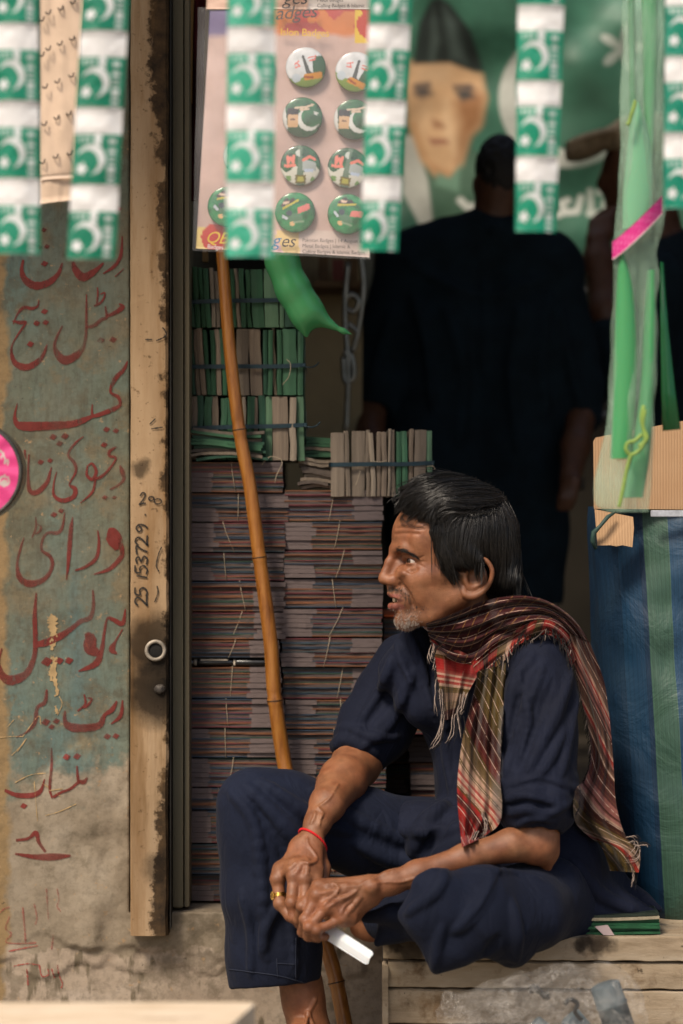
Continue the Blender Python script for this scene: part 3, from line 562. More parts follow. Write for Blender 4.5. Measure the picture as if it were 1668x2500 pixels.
for k_, (pts, par) in enumerate(([[(905,1126),(930,1128),(945,1124)], 3], [[(1040,1140),(1055,1138),(1062,1146)], 3], [[(880,1150),(874,1170),(868,1185)], 3], [[(690,940),(706,920),(710,890),(700,878)], 1], [[(640,1135),(660,1115),(690,1126),(676,1160),(672,1180)], 2])):
    o = MB().tube([p+[0, -.012, 0] for p in [P(a, b, .30) for a, b in catmull(pts, 12)]], .0007, 5).build('string', [string_m], BUN[par], True)
# messy flat bundles below and behind
def flat_bundle(xl, xr, yt, yb, Y, label, seed, cols, tilt=.02):
    k = (CAMD+Y)/CAMD/SC; x0, z0, W, H = (xl-834)*k, CZ+(1250-yb)*k, (xr-xl)*k, (yb-yt)*k; r = np.random.default_rng(seed); b = empty('booklet_pile', (x0, Y, z0)); tag(b, label, 'booklet pile'); n = max(4, int((yb-yt)/8))
    for i in range(n):
        V = []; N = 8; z = H*i/n; hh = H/n*.9; yy = r.normal(0, .004)
        for j in range(N):
            x = W*j/(N-1); bend = tilt*math.sin(x/W*3+i*.3)*.2+r.normal(0, .0004); V += [(x, yy, z+bend), (x, yy, z+hh+bend), (x, .18, z+hh+bend), (x, .18, z+bend)]
        o = obj('booklet', np.array(V)+[r.normal(0, .004), 0, 0], [(j*4+a, j*4+4+a, j*4+4+(a+1) % 4, j*4+(a+1) % 4) for j in range(N-1) for a in range(4)]+[(0, 1, 2, 3), (N*4-1, N*4-2, N*4-3, N*4-4)], [cols[r.integers(len(cols))]]); o.parent = b
flat_bundle(470, 645, 1046, 1126, .285, 'loose pile of bent dark booklets in front of the lowest green bundle', 5, [gcol[3], gcol[0], ccol[2], simple('dull brown pages', (.13, .105, .085), .9, .3, 60, .3)], .03)  # dull brown page tone, mixed at random among the booklets
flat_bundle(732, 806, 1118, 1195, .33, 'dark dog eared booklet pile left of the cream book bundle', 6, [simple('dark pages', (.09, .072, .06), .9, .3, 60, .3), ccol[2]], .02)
flat_bundle(744, 830, 1068, 1118, .36, 'small green and cream pile behind the cream book bundle', 7, [gcol[0], ccol[2], gcol[1]], .01)
# ---- bamboo stick leaning on the stacks
bam = NT('bamboo'); _v = bam.map(scale=(3, 3, .35)); _n = bam.noise(38, 5, .65, _v)
bam = bam.fin(bam.ramp(_n, [(.25, (.12, .036, .006)), (.5, (.27, .100, .016)), (.75, (.36, .155, .030))]), .36, bam.bump(_n, .25, .001), .5, Coat_Weight=.25, Coat_Roughness=.2)
A, B = [(538, 560), (548, 690), (562, 860), (585, 1053), (610, 1185), (634, 1364), (660, 1560), (672, 1712), (702, 1905), (760, 2200), (812, 2360), (846, 2520)], None
st = catmull([(a, b, .262 if b < 2200 else .19-.02*(b-2200)/100*.5, 15.5+5*(b-560)/1400 if b < 1800 else 20) for a, b in A], 160)
nodes_ = [1053, 1364, 1712, 2060, 2400]; pts, rr = [], []
for a, b, Y, r in st:
    pts.append(P(a, b, Y-.01)); e = min(abs(b-nn) for nn in nodes_); rr.append(L(r)*(1+.14*math.exp(-(e/7)**2)-.06*math.exp(-((e-14)/8)**2)))
bs = empty('bamboo_stick', pts[-1]); tag(bs, 'varnished bamboo stick leaning in front of the notebook stacks', 'stick')
MB().tube(pts, rr, 14).build('shaft', [bam], bs, True); mb = MB()
for nn in nodes_:
    i = int(np.argmin(np.abs(st[:, 1]-nn))); d = pts[i+1]-pts[i-1]; d /= np.linalg.norm(d); mb.tube([pts[i]-d*.0009, pts[i]+d*.0009], rr[i]*1.025, 14)
mb.build('node', [simple('bamboo node', (.05, .022, .006), .6, .3, 80, .2)], bs, True)
# ================================================================== printed goods, hanging flags, banner, sack, box
def print_mat(name, rough=.5, spec=.4, trans=0.0, bump=.1, coat=0.0):
    t = NT(name); a = t.n('ShaderNodeAttribute', {'attribute_name': 'tint'}).outputs[0]; n = t.noise(25, 4)
    m = t.fin(t.mix(1.0, a, t.ramp(n, [(.3, .9), (.7, 1.06)]), 'MULTIPLY'), rough, t.bump(t.noise(30, 3), bump, .003), spec, Coat_Weight=coat, Coat_Roughness=.12)
    if trans:
        tr = t.t.nodes.new('ShaderNodeBsdfTranslucent'); t.t.links.new(a, tr.inputs[0]); mx = t.t.nodes.new('ShaderNodeMixShader'); mx.inputs[0].default_value = trans
        t.t.links.new(t.b.outputs[0], mx.inputs[1]); t.t.links.new(tr.outputs[0], mx.inputs[2]); t.t.links.new(mx.outputs[0], t.o.inputs[0])
    return m
def sheet(name, fn, nu, nv, colf, mat, parent=None, thick=.0006, smooth=True):
    """printed sheet: fn(u, v) -> world points, colf(u, v) -> rgb; v runs downwards"""
    u, v = np.meshgrid(np.linspace(0, 1, nu), np.linspace(0, 1, nv), indexing='ij'); u, v = u.ravel(), v.ravel()
    V = np.asarray(fn(u, v)); c = np.asarray(colf(u, v), np.float32); i = np.arange(nu*nv).reshape(nu, nv); n = nu*nv
    F = np.stack([i[:-1, :-1], i[:-1, 1:], i[1:, 1:], i[1:, :-1]], -1).reshape(-1, 4); bd = np.concatenate([i[0], i[1:, -1], i[-1, ::-1][1:], i[::-1, 0][1:-1]])
    e = np.array([(bd[k], bd[(k+1) % len(bd)], bd[(k+1) % len(bd)]+n, bd[k]+n) for k in range(len(bd))])
    return obj(name, np.vstack([V, V+[0, thick, 0]]), np.vstack([F, F[:, ::-1]+n, e]), [mat], parent, smooth, col=np.vstack([c, c]))
def quad(c, bow=0.0, wav=0.0, seed=0):
    """world sheet from four photo corners (px, py, Y): top-left, top-right, bottom-right, bottom-left"""
    p = [P(*q_) for q_ in c]
    def f(u, v):
        u_, v_ = u[:, None], v[:, None]; V = (p[0]*(1-u_)+p[1]*u_)*(1-v_)+(p[3]*(1-u_)+p[2]*u_)*v_
        V[:, 1] += -bow*np.sin(math.pi*u)+wav*(noise3(np.stack([u*3, v*5, u*0+seed], 1))+.5*noise3(np.stack([u*7, v*11, u*0+seed+3], 1))); return V
    return f
def lay_on(c, m, col): c[m] = col; return c
def segd(x, y, pts):
    d = np.full(x.shape, 1e9)
    for (a, b), (c, e) in zip(pts[:-1], pts[1:]):
        L2 = (c-a)**2+(e-b)**2+1e-9; t = np.clip(((x-a)*(c-a)+(y-b)*(e-b))/L2, 0, 1); d = np.minimum(d, np.hypot(x-a-t*(c-a), y-b-t*(e-b)))
    return d
# ---- strings of flags
flag_m = print_mat('glossy flag print', .30, .5, .25)
def flag_col(g):
    G = np.array(g)
    def f(u, v):
        c = np.tile(G, (len(u), 1)).astype(float); y = (v-.345)/.655; wht = np.array([.74, .75, .76])
        c[v < .345] = (.86, .86, .86); x = u; yy = y
        d1 = np.hypot(x-.39, yy-.51); d2 = np.hypot(x-.305, yy-.57); m = (d1 < .305) & (d2 > .255) & (v > .345); c[m] = wht*.95+G*.05
        dx, dy = x-.20, yy-.70; r = np.hypot(dx, dy); a = np.arctan2(dy, dx); c[(r < .105*(1+.22*np.cos(5*a))) & (v > .345)] = wht
        m = (np.abs(x-.52) < .075-.02*np.cos(yy*40)) & (yy < .24) & (v > .345); c[m] = wht*.9+G*.1
        m = (np.abs(x-.82) < .075) & (yy > .08) & (yy < 1.05) & (v > .345) & (np.sin(yy*46+2*np.sin(yy*13)) > -.45); c[m] = wht*.75+G*.25
        m = (x > .10) & (x < .36) & (yy > .05) & (yy < .16) & (np.sin(x*60) > -.3) & (v > .345); c[m] = wht*.45+G*.55
        return c
    return f
def flag_string(xt, yt, xb, yb, wt, wb, Y, label, g, first=0.0, step=187, seed=0):
    """hanging chain of flags between two photo points; first = y of the first fold"""
    Y -= .30; st = empty('flag_string', P(xt, max(yt, -60), Y)); tag(st, label, 'flag string', 'strings of paper flags across the shop front')
    y = first; i = 0
    while y < yb-30:
        y1 = min(y+step, yb); t0, t1 = (y-yt)/(yb-yt), (y1-yt)/(yb-yt)
        c = [(xt+(xb-xt)*t0, y, Y+.004*math.sin(seed+i*2)), (xt+(xb-xt)*t0+wt+(wb-wt)*t0, y+2, Y), (xt+(xb-xt)*t1+wt+(wb-wt)*t1, y1-1.5, Y+.003), (xt+(xb-xt)*t1, y1-2.5, Y)]
        def fn(u, v, c=c, i=i, e=(y1-y)/step):
            V = quad(c, .006, .0012, seed+i)(u, v); V[:, 1] -= .002*np.exp(-(v/.05)**2)-.0008*np.exp(-((v-.345)/.05)**2); return V
        e = (y1-y)/step; cf = flag_col(g)
        sheet('flag', fn, 46, 64, (lambda u, v, e=e: cf(u, v*e)), flag_m, st)
        y = y1; i += 1
    for sx in (.06, .94):
        x0, x1 = xt+wt*sx, xb+wb*sx
        o = MB().tube([P(x0, -140, Y-.001), P(xt+wt*sx, first+2, Y-.001)], .0006, 5).build('cord', [string_m], st)
    return st
GRN, GRN2 = (.010, .25, .145), (.050, .40, .26)
flag_string(-14, -130, -8, 622, 105, 106, -.72, 'flag string cut by the left picture edge, left of the perforated beige card', GRN, -131, 189, 1)
flag_string(208, -110, 163, 634, 112, 118, -.70, 'slanting flag string hanging just right of the perforated beige card', (.008, .21, .12), -112, 188, 2)
flag_string(557, -120, 551, 630, 118, 116, -.74, 'flag string hanging in front of the left half of the badge card', GRN2, -122, 189, 3)
flag_string(906, -120, 879, 618, 106, 92, -.68, 'flag string hanging over the right edge of the badge card', (.010, .29, .17), -125, 185, 4)
flag_string(1266, -120, 1258, 576, 116, 98, -.70, 'flag string hanging in front of the standing man in black', (.010, .28, .165), -172, 185, 5)
flag_string(1626, -120, 1620, 520, 110, 100, -.66, 'flag string cut by the right picture edge, right of the plastic sleeve', (.006, .25, .16), -233, 186, 6)
o = MB().tube([P(x, -95+8*math.sin(x*.004), -1.0) for x in np.linspace(-500, 2100, 30)], .0015, 6).build('line', [string_m], None, True); tag(o, 'line the flag strings hang from, above the picture', 'line')
# ---- perforated beige card
bei = print_mat('beige card', .75, .2, .12, .15); pc_ = empty('hook_card', P(150, 0, -.42)); tag(pc_, 'beige perforated card hanging at upper left between two flag strings', 'card')
cq = [(97, -160, -.42), (212, -160, -.42), (176, 488, -.42), (98, 498, -.42)]
sheet('card', quad(cq, .004, .004, 4), 14, 40, lambda u, v: np.tile([.62, .47, .35], (len(u), 1)), bei, pc_, .0008)
mb = MB()
for (x, y) in ((92,45),(118,28),(148,18),(178,2),(94,131),(118,116),(146,104),(176,92),(110,209),(140,196),(174,182),(108,300),(138,285),(168,275),(104,393),(136,380),(170,372)):
    x = min(max(x, 102), 194); c = [P(x-6, y+2, -.426), P(x-2, y+6, -.430), P(x+3, y+5, -.430), P(x+6, y-4, -.426)]; MB().tube(catmull(c, 8), .0011, 6).build('hook', [iron_m], pc_, True)
sheet('card_crease', quad([(99, 428, -.4235), (180, 422, -.4235), (180, 434, -.4235), (99, 440, -.4235)], .004), 12, 3, lambda u, v: np.tile([.68, .53, .41], (len(u), 1)), bei, pc_, .0004)
# ---- card of button badges
cardm = print_mat('badge card print', .45, .4, 0, .2, .35); bc = empty('badge_card', P(700, 25, -.16)); tag(bc, 'pink badge card in a clear sleeve holding green round button badges', 'badge card')
CW = [(512, 26, -.16), (905, 22, -.16), (902, 628, -.16), (478, 606, -.16)]
def card_xy(u, v): return 512+(905-512)*u+(-34*v*(1-u)), 26+(602)*v-22*v*(1-u)
def card_col(u, v):
    x, y = card_xy(u, v); n = fbm(np.stack([x/60, y/60, x*0], 1), 1, 3); c = np.tile([.47, .335, .30], (len(u), 1))*(1+.07*n)[:, None]
    h = np.clip((92+8*n-y)/14, 0, 1)[:, None]; hd = np.where((x < 600)[:, None], np.array([.13, .10, .22]), np.where((n > .12)[:, None], np.array([.52, .17, .05]), np.array([.42, .06, .05]))); c = c*(1-h)+hd*h
    m = y > 556+.03*(x-500); c[m & (x < 700)] = (.62, .47, .16); m2 = m & (x > 655) & (x < 735); c[m2] = np.where((n > 0)[:, None], np.array([.60, .44, .20]), np.array([.58, .38, .40]))[m2]
    c[m & (x >= 733)] = (.52, .42, .38)
    c[(y < 110) & (x > 868) & (y > 30)] = np.where((n > -.1)[:, None], np.array([.62, .42, .04]), np.array([.45, .05, .03]))[(y < 110) & (x > 868) & (y > 30)]
    e = np.hypot((x-527)/36, (y-580)/34) < 1; c[e] = (.45, .03, .02); return c
sheet('card', quad(CW, .004, .003, 9), 110, 150, card_col, cardm, bc, .0016)
sheet('card_behind', quad([(505, -150, -.148), (912, -150, -.148), (906, 24, -.150), (503, 22, -.150)], .003, .003, 11), 60, 30, lambda u, v: np.where(((v > .80) & (u > .62))[:, None], np.array([.55, .50, .46]), np.where((v > .80)[:, None], np.array([.60, .40, .30]), np.array([.40, .36, .33]))), cardm, bc, .0012)
TXT = []
def text(body, px, py, Y, hpx_, mat, parent, rot=0.0, name='print', xs=1.0, shear=0.0):
    cu = bpy.data.curves.new(name, 'FONT'); cu.body = body; cu.size = L(hpx_, Y)*1.35; cu.space_character = .95; cu.shear = shear; cu.materials.append(mat); cu.resolution_u = 3
    o = bpy.data.objects.new(name, cu); COL.objects.link(o); o.parent = parent; o.location = Vector(P(px, py, Y))-wloc(parent); o.rotation_euler = (math.pi/2, -rot, 0); o.scale = (xs, 1, 1); TXT.append(o); return o
def flat(name, c, r=.6): return simple(name, c, r, .1, 40, .03)
ty, tb, tk, tw = flat('yellow print', (.62, .40, .02)), flat('blue print', (.05, .16, .34)), flat('grey print', (.055, .05, .05)), flat('white lettering', (.7, .68, .66))
text('Islon Badges', 684, 86, -.1735, 19, ty, bc, -.03, xs=1.0); text('adges', 672, 48, -.1735, 34, tk, bc, .06, shear=.3, xs=1.05)
text('QB', 500, 592, -.1740, 30, ty, bc, -.06, shear=.35); text('Badges', 506, 606, -.1740, 11, tw, bc, -.08)
text('g', 664, 600, -.1735, 32, tb, bc, -.03, shear=.3); text('es', 684, 602, -.1735, 32, tk, bc, -.03, shear=.3)
for i, s_ in enumerate(('Pakistan Badges | 14 August &', 'Metal Badges | Islamic &', 'Calling Badges & Islamic Badges')): text(s_, 738, 590+i*14, -.1735, 9.5, tk, bc, -.02)
text('Calling Badges & Islamic', 774, 18, -.1590, 9.5, tk, bc, 0); text('Metal Badges', 774, 4, -.1590, 9.5, tk, bc, 0); text('ges', 690, 10, -.1590, 36, tk, bc, 0, shear=.3)
badge_m = print_mat('badge print', .16, .5, 0, .05, .6)
def badge_col(kind, tilt):
    def f(x, y):
        ca, sa = math.cos(tilt), math.sin(tilt); x, y = x*ca+y*sa, -x*sa+y*ca; r = np.hypot(x, y); c = np.tile([.020, .095, .042], (len(x), 1)).astype(float); n = fbm(np.stack([x*3, y*3, x*0+kind], 1), 1.3, 3); c *= (1+.6*n)[:, None]
        def put(m, col): c[m] = col
        if kind == 0:
            c[:] = np.array([.52, .54, .56])*(1+.12*n)[:, None]; put(y > .52, (.16, .24, .05)); put((x > .35) & (y > -.55) & (y < .45) & (np.hypot(x-.75, y) < .55), (.03, .09, .045)); put((np.hypot(x+.5, y-.52) < .22), (.40, .46, .52))
            put(segd(x, y, [(-.12, -.55), (.12, .30), (.3, .4)]) < .06+.06*(y+.5), (.05, .055, .05)); put((y > .35+.0*x-.12*x) & (y < .66-.12*x) & (x > -.1) & (x < .78), (.52, .22, .03)); put(segd(x, y, [(-.1, .5), (.3, .52)]) < .05, (.25, .05, .02))
            for s_ in ([(-.55, -.15), (-.35, -.3)], [(-.5, 0), (-.3, -.05), (-.42, -.2)], [(.15, -.45), (.4, -.5)], [(.2, -.3), (.45, -.35), (.5, -.55)]): put(segd(x, y, s_) < .035, (.60, .16, .13))
        elif kind == 1:
            d1, d2 = np.hypot(x-.30, y-.12), np.hypot(x-.44, y-.0); put((d1 < .56) & (d2 > .50), (.55, .56, .54)); a = np.arctan2(y+.2, x-.66); put(np.hypot(x-.66, y+.2) < .09*(1+.3*np.cos(5*a)), (.55, .56, .54))
            put(x < -.80+.1*y, (.5, .5, .48)); put((np.abs(x+.48) < .26) & (y > -.3) & (y < .55), (.50, .32, .18)); put((np.abs(x+.48) < .28) & (y > -.45) & (y < -.12), (.018, .016, .016)); put(segd(x, y, [(-.55, .12), (-.40, .12)]) < .05, (.16, .09, .06)); put((np.abs(x+.42) < .3+.3*(y-.5)) & (y > .5), (.03, .07, .04))
            for s_ in ([(-.35, -.45), (.2, -.5), (.5, -.62)], [(-.1, -.35), (.3, -.4)]): put(segd(x, y, s_) < .05, (.52, .40, .30))
        elif kind == 2:
            put((y > .2+.15*np.sin(x*7)), (.50, .50, .44)); put(np.abs(x+.02) < .10+.10*np.clip(y+.2, 0, 1), (.10, .16, .11)); put((np.hypot(x+.06, y+.6) < .18) & (x < -.02), (.45, .48, .44)); put((x > .1) & (x < .78) & (y > -.25+.3*(x-.1)**2) & (y < .28), (.30, .34, .33)); put((x > .2) & (x < .65) & (y > .2) & (y < .34), (.36, .44, .58))
            for s_ in ([(-.75, .05), (-.3, .02)], [(-.62, -.42), (-.62, -.12), (-.48, -.35), (-.36, -.12), (-.34, -.45)], [(.15, -.25), (.45, -.42), (.7, -.3)]): put(segd(x, y, s_) < .075, (.62, .17, .12))
            put((np.abs(x) < .26) & (y > .50) & (y < .9), (.12, .10, .02)); put((np.abs(x) < .16) & (y > .58) & (y < .82), (.36, .34, .06)); put((np.hypot(x+.6, y-.66) < .14) | (np.hypot(x-.62, y-.7) < .12), (.12, .24, .07))
        else:
            c[:] = np.array([.016, .15, .055])*(1+.5*n)[:, None]
            for s_, w_, k_ in (([(-.6, -.35), (-.4, -.6), (-.3, -.4), (-.1, -.62)], .10, (.03, .02, .02)), ([(-.6, -.2), (-.2, -.4), (.15, -.6)], .05, (.42, .36, .04)), ([(-.55, -.45), (-.35, -.5)], .06, (.55, .40, .30))): put(segd(x, y, s_) < w_, k_)
            put((x > .12) & (x < .72) & (np.abs(y+.18+.4*(x-.4)) < .16), (.58, .17, .15)); put(np.hypot((x-.02)/.36, (y-.28)/.22) < 1, (.07, .17, .10)); put(np.hypot(x+.3, y-.05) < .15, (.04, .06, .08)); put(segd(x, y, [(-.6, .22), (-.42, .3)]) < .07, (.42, .46, .52)); put(np.hypot(x+.15, y-.58) < .12, (.62, .40, .20)); put(segd(x, y, [(-.05, .5), (.4, .45)]) < .05, (.2, .3, .2))
        c[r > .93] *= .8; return c
    return f
def badge(px, py, r, kind, tilt, Y=-.170):
    nr, na = 26, 72; rr = np.linspace(0, 1, nr); aa = np.linspace(0, 2*math.pi, na, endpoint=False); x = np.concatenate([[0], (rr[1:, None]*np.cos(aa)).ravel()]); y = np.concatenate([[0], (rr[1:, None]*np.sin(aa)).ravel()])
    R = L(r, Y); rad = np.hypot(x, y); V = np.stack([x*R, -.0055*np.sqrt(np.clip(1.12-rad**2, 0, 1)), -y*R], 1); col = badge_col(kind, tilt)(x, y)
    F = [(0, 1+j, 1+(j+1) % na) for j in range(na)]+[(1+(i-1)*na+j, 1+i*na+j, 1+i*na+(j+1) % na, 1+(i-1)*na+(j+1) % na) for i in range(1, nr-1) for j in range(na)]
    n = len(V); rim = V[1+(nr-2)*na:].copy(); rim[:, 1] += .0045; V = np.vstack([V, rim]); F += [(1+(nr-2)*na+j, n+j, n+(j+1) % na, 1+(nr-2)*na+(j+1) % na) for j in range(na)]; col = np.vstack([col, col[-na:]])
    o = obj('badge', V, F, [badge_m], None, True, col=col); o.parent = bc; o.location = Vector(P(px, py, Y))-bc.location; return o
for px, py, k_, tl in ((747,165,0,-.05),(868,176,0,.55),(739,287,1,0),(864,292,1,.05),(734,404,2,0),(849,410,2,.18),(721,519,3,0),(849,523,3,.45),(620,160,0,-.1),(610,284,1,0),(594,382,1,.1),(556,505,3,.35)): badge(px, py, 49, k_, tl)
clear = NT('clear film')
clear.fin((.9, .9, .9), .12, clear.bump(clear.noise(22, 4, .6, clear.map(scale=(1, 1, .3))), .6, .006), .5, Alpha=.045)
clear = clear.m
sheet('clear_sleeve', quad([(484, 20, -.190), (912, 18, -.190), (905, 634, -.184), (470, 612, -.184)], .006, .006, 21), 30, 40, lambda u, v: np.tile([.9, .9, .9], (len(u), 1)), clear, bc, .0003)
# ---- banner with a painted portrait, crescent and white lettering at the back of the shop
BY = 2.15
ban_m = print_mat('banner print', .42, .4, 0, .35)
def ban_xy(u, v): return 930+(1780-930)*u, -260+(900+260)*v
def banner_col(u, v):
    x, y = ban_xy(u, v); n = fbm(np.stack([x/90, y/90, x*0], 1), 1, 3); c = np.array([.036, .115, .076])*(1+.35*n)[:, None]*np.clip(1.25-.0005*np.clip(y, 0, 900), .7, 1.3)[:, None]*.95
    def put(m, col): c[m] = col
    def sm(d, w=6): return np.clip(d/w+.5, 0, 1)[:, None]
    def lay(mask, col):
        nonlocal c
        c = c*(1-mask)+np.array(col)*mask
    d = np.hypot(x-1388, y-240); d2 = np.hypot(x-1420, y-212); lay(sm(np.minimum(170-d, d2-160), 5), (.44, .46, .42))
    a = np.arctan2(y-120, x-1520); lay(sm(62*(.62+.38*np.cos(5*a+.4))-np.hypot(x-1520, y-120), 6), (.46, .48, .44))
    def poly(pts, col, w=8):
        p = np.array(pts, float); ins = np.zeros(len(x), bool); dd = segd(x, y, list(p)+[tuple(p[0])])
        j = len(p)-1
        for i in range(len(p)):
            m = ((p[i, 1] > y) != (p[j, 1] > y)) & (x < (p[j, 0]-p[i, 0])*(y-p[i, 1])/(p[j, 1]-p[i, 1]+1e-9)+p[i, 0]); ins ^= m; j = i
        lay(sm(np.where(ins, dd, -dd), w), col)
    poly([(960, 330), (990, 470), (1050, 560), (1180, 600), (1180, 380), (1110, 340)], (.055, .115, .075))
    poly([(985, 470), (1000, 340), (1030, 560), (1040, 560)], (.36, .37, .33)); poly([(985, 330), (1010, 330), (1045, 440), (1060, 570), (1030, 560), (985, 470)], (.40, .41, .37))
    poly([(1000, 150), (1090, 142), (1180, 178), (1190, 240), (1172, 310), (1148, 330), (1130, 400), (1100, 432), (1068, 434), (1028, 392), (996, 300), (990, 220)], (.52, .33, .18), 16)
    poly([(1112, 250), (1125, 300), (1118, 400), (1150, 330), (1176, 300), (1185, 230), (1150, 215)], (.29, .14, .06), 30); poly([(1090, 240), (1108, 320), (1112, 380), (1086, 330), (1080, 280)], (.58, .40, .24), 24); poly([(1010, 165), (1100, 160), (1090, 200), (1020, 205)], (.58, .39, .23), 34); poly([(1022, 262), (1050, 258), (1060, 300), (1030, 320)], (.57, .38, .22), 34); poly([(1040, 390), (1080, 412), (1108, 420), (1090, 436), (1060, 424)], (.42, .23, .11), 16); poly([(1000, 300), (1014, 300), (1046, 392), (1030, 386)], (.44, .25, .12), 14); poly([(1010, 206), (1050, 200), (1054, 210), (1014, 216)], (.12, .09, .08), 8); poly([(1104, 206), (1150, 202), (1162, 218), (1110, 214)], (.10, .07, .06), 8)
    poly([(1012, 214), (1046, 210), (1056, 230), (1030, 240), (1012, 232)], (.085, .075, .07), 18); poly([(1108, 218), (1146, 214), (1160, 236), (1128, 246)], (.055, .05, .045), 14)
    poly([(1056, 290), (1080, 300), (1086, 312), (1060, 310)], (.26, .12, .06), 14); poly([(1048, 338), (1090, 340), (1096, 350), (1056, 352)], (.24, .09, .06), 12); poly([(1070, 420), (1098, 434), (1126, 400), (1120, 470), (1060, 450)], (.12, .23, .16), 12)
    poly([(1008, 158), (1022, 60), (1050, 8), (1070, 0), (1098, 16), (1150, 80), (1182, 170), (1160, 172), (1100, 152)], (.020, .030, .027), 10); poly([(1082, 20), (1110, 60), (1140, 150), (1100, 140)], (.07, .10, .09), 20); poly([(1056, 20), (1072, 100), (1060, 150), (1048, 150)], (.06, .085, .075), 16)
    for s_, w_ in (([(1124, 490), (1140, 505), (1160, 505)], 9), ([(1362, 525), (1380, 515), (1372, 495), (1388, 488)], 8), ([(1384, 518), (1410, 515), (1420, 480)], 8), ([(1442, 465), (1445, 520)], 8), ([(1462, 468), (1468, 470)], 7), ([(1440, 520), (1478, 520), (1478, 495), (1492, 482)], 9), ([(1500, 470), (1500, 515)], 7), ([(1530, 515), (1570, 515), (1575, 480)], 8), ([(1200, 505), (1260, 510), (1320, 510), (1340, 490)], 8), ([(1295, 450), (1300, 505)], 8)): lay(sm(w_-segd(x, y, s_), 5), (.52, .54, .50))
    lay(.5*sm(60-np.abs(np.hypot(x-1560, (y-330)*.6)-110), 40), (.028, .085, .055)); return c
bn = empty('banner', P(1350, 0, BY)); tag(bn, 'green banner with a portrait in dark cap and large white crescent at the back', 'banner')
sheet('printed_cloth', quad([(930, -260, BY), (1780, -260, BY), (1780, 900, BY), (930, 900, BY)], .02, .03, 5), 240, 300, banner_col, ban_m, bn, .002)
mb = MB(); mb.tube([P(915, -262, BY), P(1795, -262, BY)], .012, 8); mb.build('rod', [dark_m], bn, True)
# ---- plastic sleeve with green toy horns
slv = NT('plastic sleeve film'); slv_n = slv.noise(16, 5, .7, slv.map(scale=(1.6, 1.6, .28)), 1.0)
slv = slv.fin((.36, .54, .40), .10, slv.bump(slv_n, .9, .012), .6, Alpha=slv.ramp(slv_n, [(.32, .14), (.66, .42)]))
ps = empty('plastic_sleeve', P(1560, 0, -.50)); tag(ps, 'long clear plastic sleeve of green toys with a pink label band, hanging at right', 'plastic sleeve')
PYY = -.50
def tube_wall(name, rows, mat, parent, depth=.35, n=40, smooth=True, seed=0, lump=.0):
    """flattened bag: rows of (y, x_left, x_right)"""
    r = catmull(rows, 90); V = []
    for (y, a, b) in r:
        for j in range(n):
            t = 2*math.pi*j/n; cx, hw = (a+b)/2, (b-a)/2; p = P(cx+hw*math.cos(t), y, PYY); p[1] += L(hw, PYY)*depth*math.sin(t); V.append(p)
    V = np.array(V); V += lump*np.stack([noise3(V+seed, 28), noise3(V+5+seed, 22), 0*V[:, 0]], 1)
    F = [(i*n+j, i*n+(j+1) % n, (i+1)*n+(j+1) % n, (i+1)*n+j) for i in range(89) for j in range(n)]
    return obj(name, V, F, [mat], parent, smooth)
tube_wall('sleeve', [(-160, 1524, 1624), (150, 1518, 1621), (400, 1508, 1622), (540, 1500, 1624), (620, 1498, 1608), (800, 1492, 1606), (1000, 1480, 1602), (1100, 1464, 1598), (1180, 1452, 1592), (1232, 1451, 1590), (1250, 1478, 1588)], slv, ps, .30, 44, True, 1, .0035)
gpl = [NT('green toy plastic %d' % i).fin(c, .25, None, .5, Transmission_Weight=.0, Subsurface_Weight=.2, Subsurface_Scale=.01) for i, c in enumerate([(.055, .27, .10), (.15, .36, .21), (.014, .15, .045)])]
def leaf(rows, m, dy):
    r = catmull(rows, 40); V = []
    for (y, a, b) in r:
        for j in range(12):
            t = math.pi*j/11; p = P((a+b)/2-(b-a)/2*math.cos(t), y, PYY+dy); p[1] -= .010*math.sin(t); V.append(p)
    n = len(V); V = np.array(V); F = [(i*12+j, (i+1)*12+j, (i+1)*12+j+1, i*12+j+1) for i in range(39) for j in range(11)]
    obj('toy_horn', np.vstack([V, V+[0, .0015, 0]]), F+[(f[3]+n, f[2]+n, f[1]+n, f[0]+n) for f in F], [m], ps, True)
leaf([(252, 1553, 1560), (300, 1540, 1578), (380, 1530, 1592), (470, 1522, 1594), (560, 1520, 1590)], gpl[1], -.002)
leaf([(620, 1512, 1522), (700, 1506, 1545), (850, 1500, 1555), (1000, 1496, 1550), (1120, 1490, 1540)], gpl[0], -.002)
leaf([(-150, 1560, 1600), (100, 1570, 1606), (300, 1572, 1598), (420, 1578, 1592)], gpl[0], .006)
leaf([(660, 1580, 1600), (800, 1572, 1602), (960, 1562, 1596), (1100, 1540, 1588), (1215, 1520, 1570)], gpl[0], .004)
leaf([(0, 1532, 1550), (200, 1536, 1552), (420, 1534, 1560)], gpl[2], .008)
lim = simple('lime cord', (.20, .30, .06), .5, .2, 90, .2)
for pts in ([(1552, 246), (1548, 262), (1540, 285), (1536, 300), (1530, 304)], [(1572, 990), (1566, 1020), (1572, 1050), (1575, 1075), (1560, 1100), (1540, 1110), (1528, 1095), (1535, 1080), (1550, 1076), (1568, 1060)], [(1540, 1110), (1530, 1150), (1524, 1180), (1518, 1210), (1512, 1238)], [(1575, 1000), (1570, 1040), (1580, 1070), (1560, 1090)]):
    MB().tube([P(a, b, PYY-.028) for a, b in catmull(pts, 30)], .0026, 7).build('cord', [lim], ps, True)
pinkp = print_mat('pink label', .35, .4, .2)
def lab(u, v):
    x = 1500+122*u; yc = 606+(u**1.15)*-112; y = yc-22+ 46*v-8*u*(1-v)*0; p = np.array([P(a, b, PYY-.030-.0001) for a, b in zip(x, y)]); p[:, 1] += .026*(2*u-1)**2*.9; return p
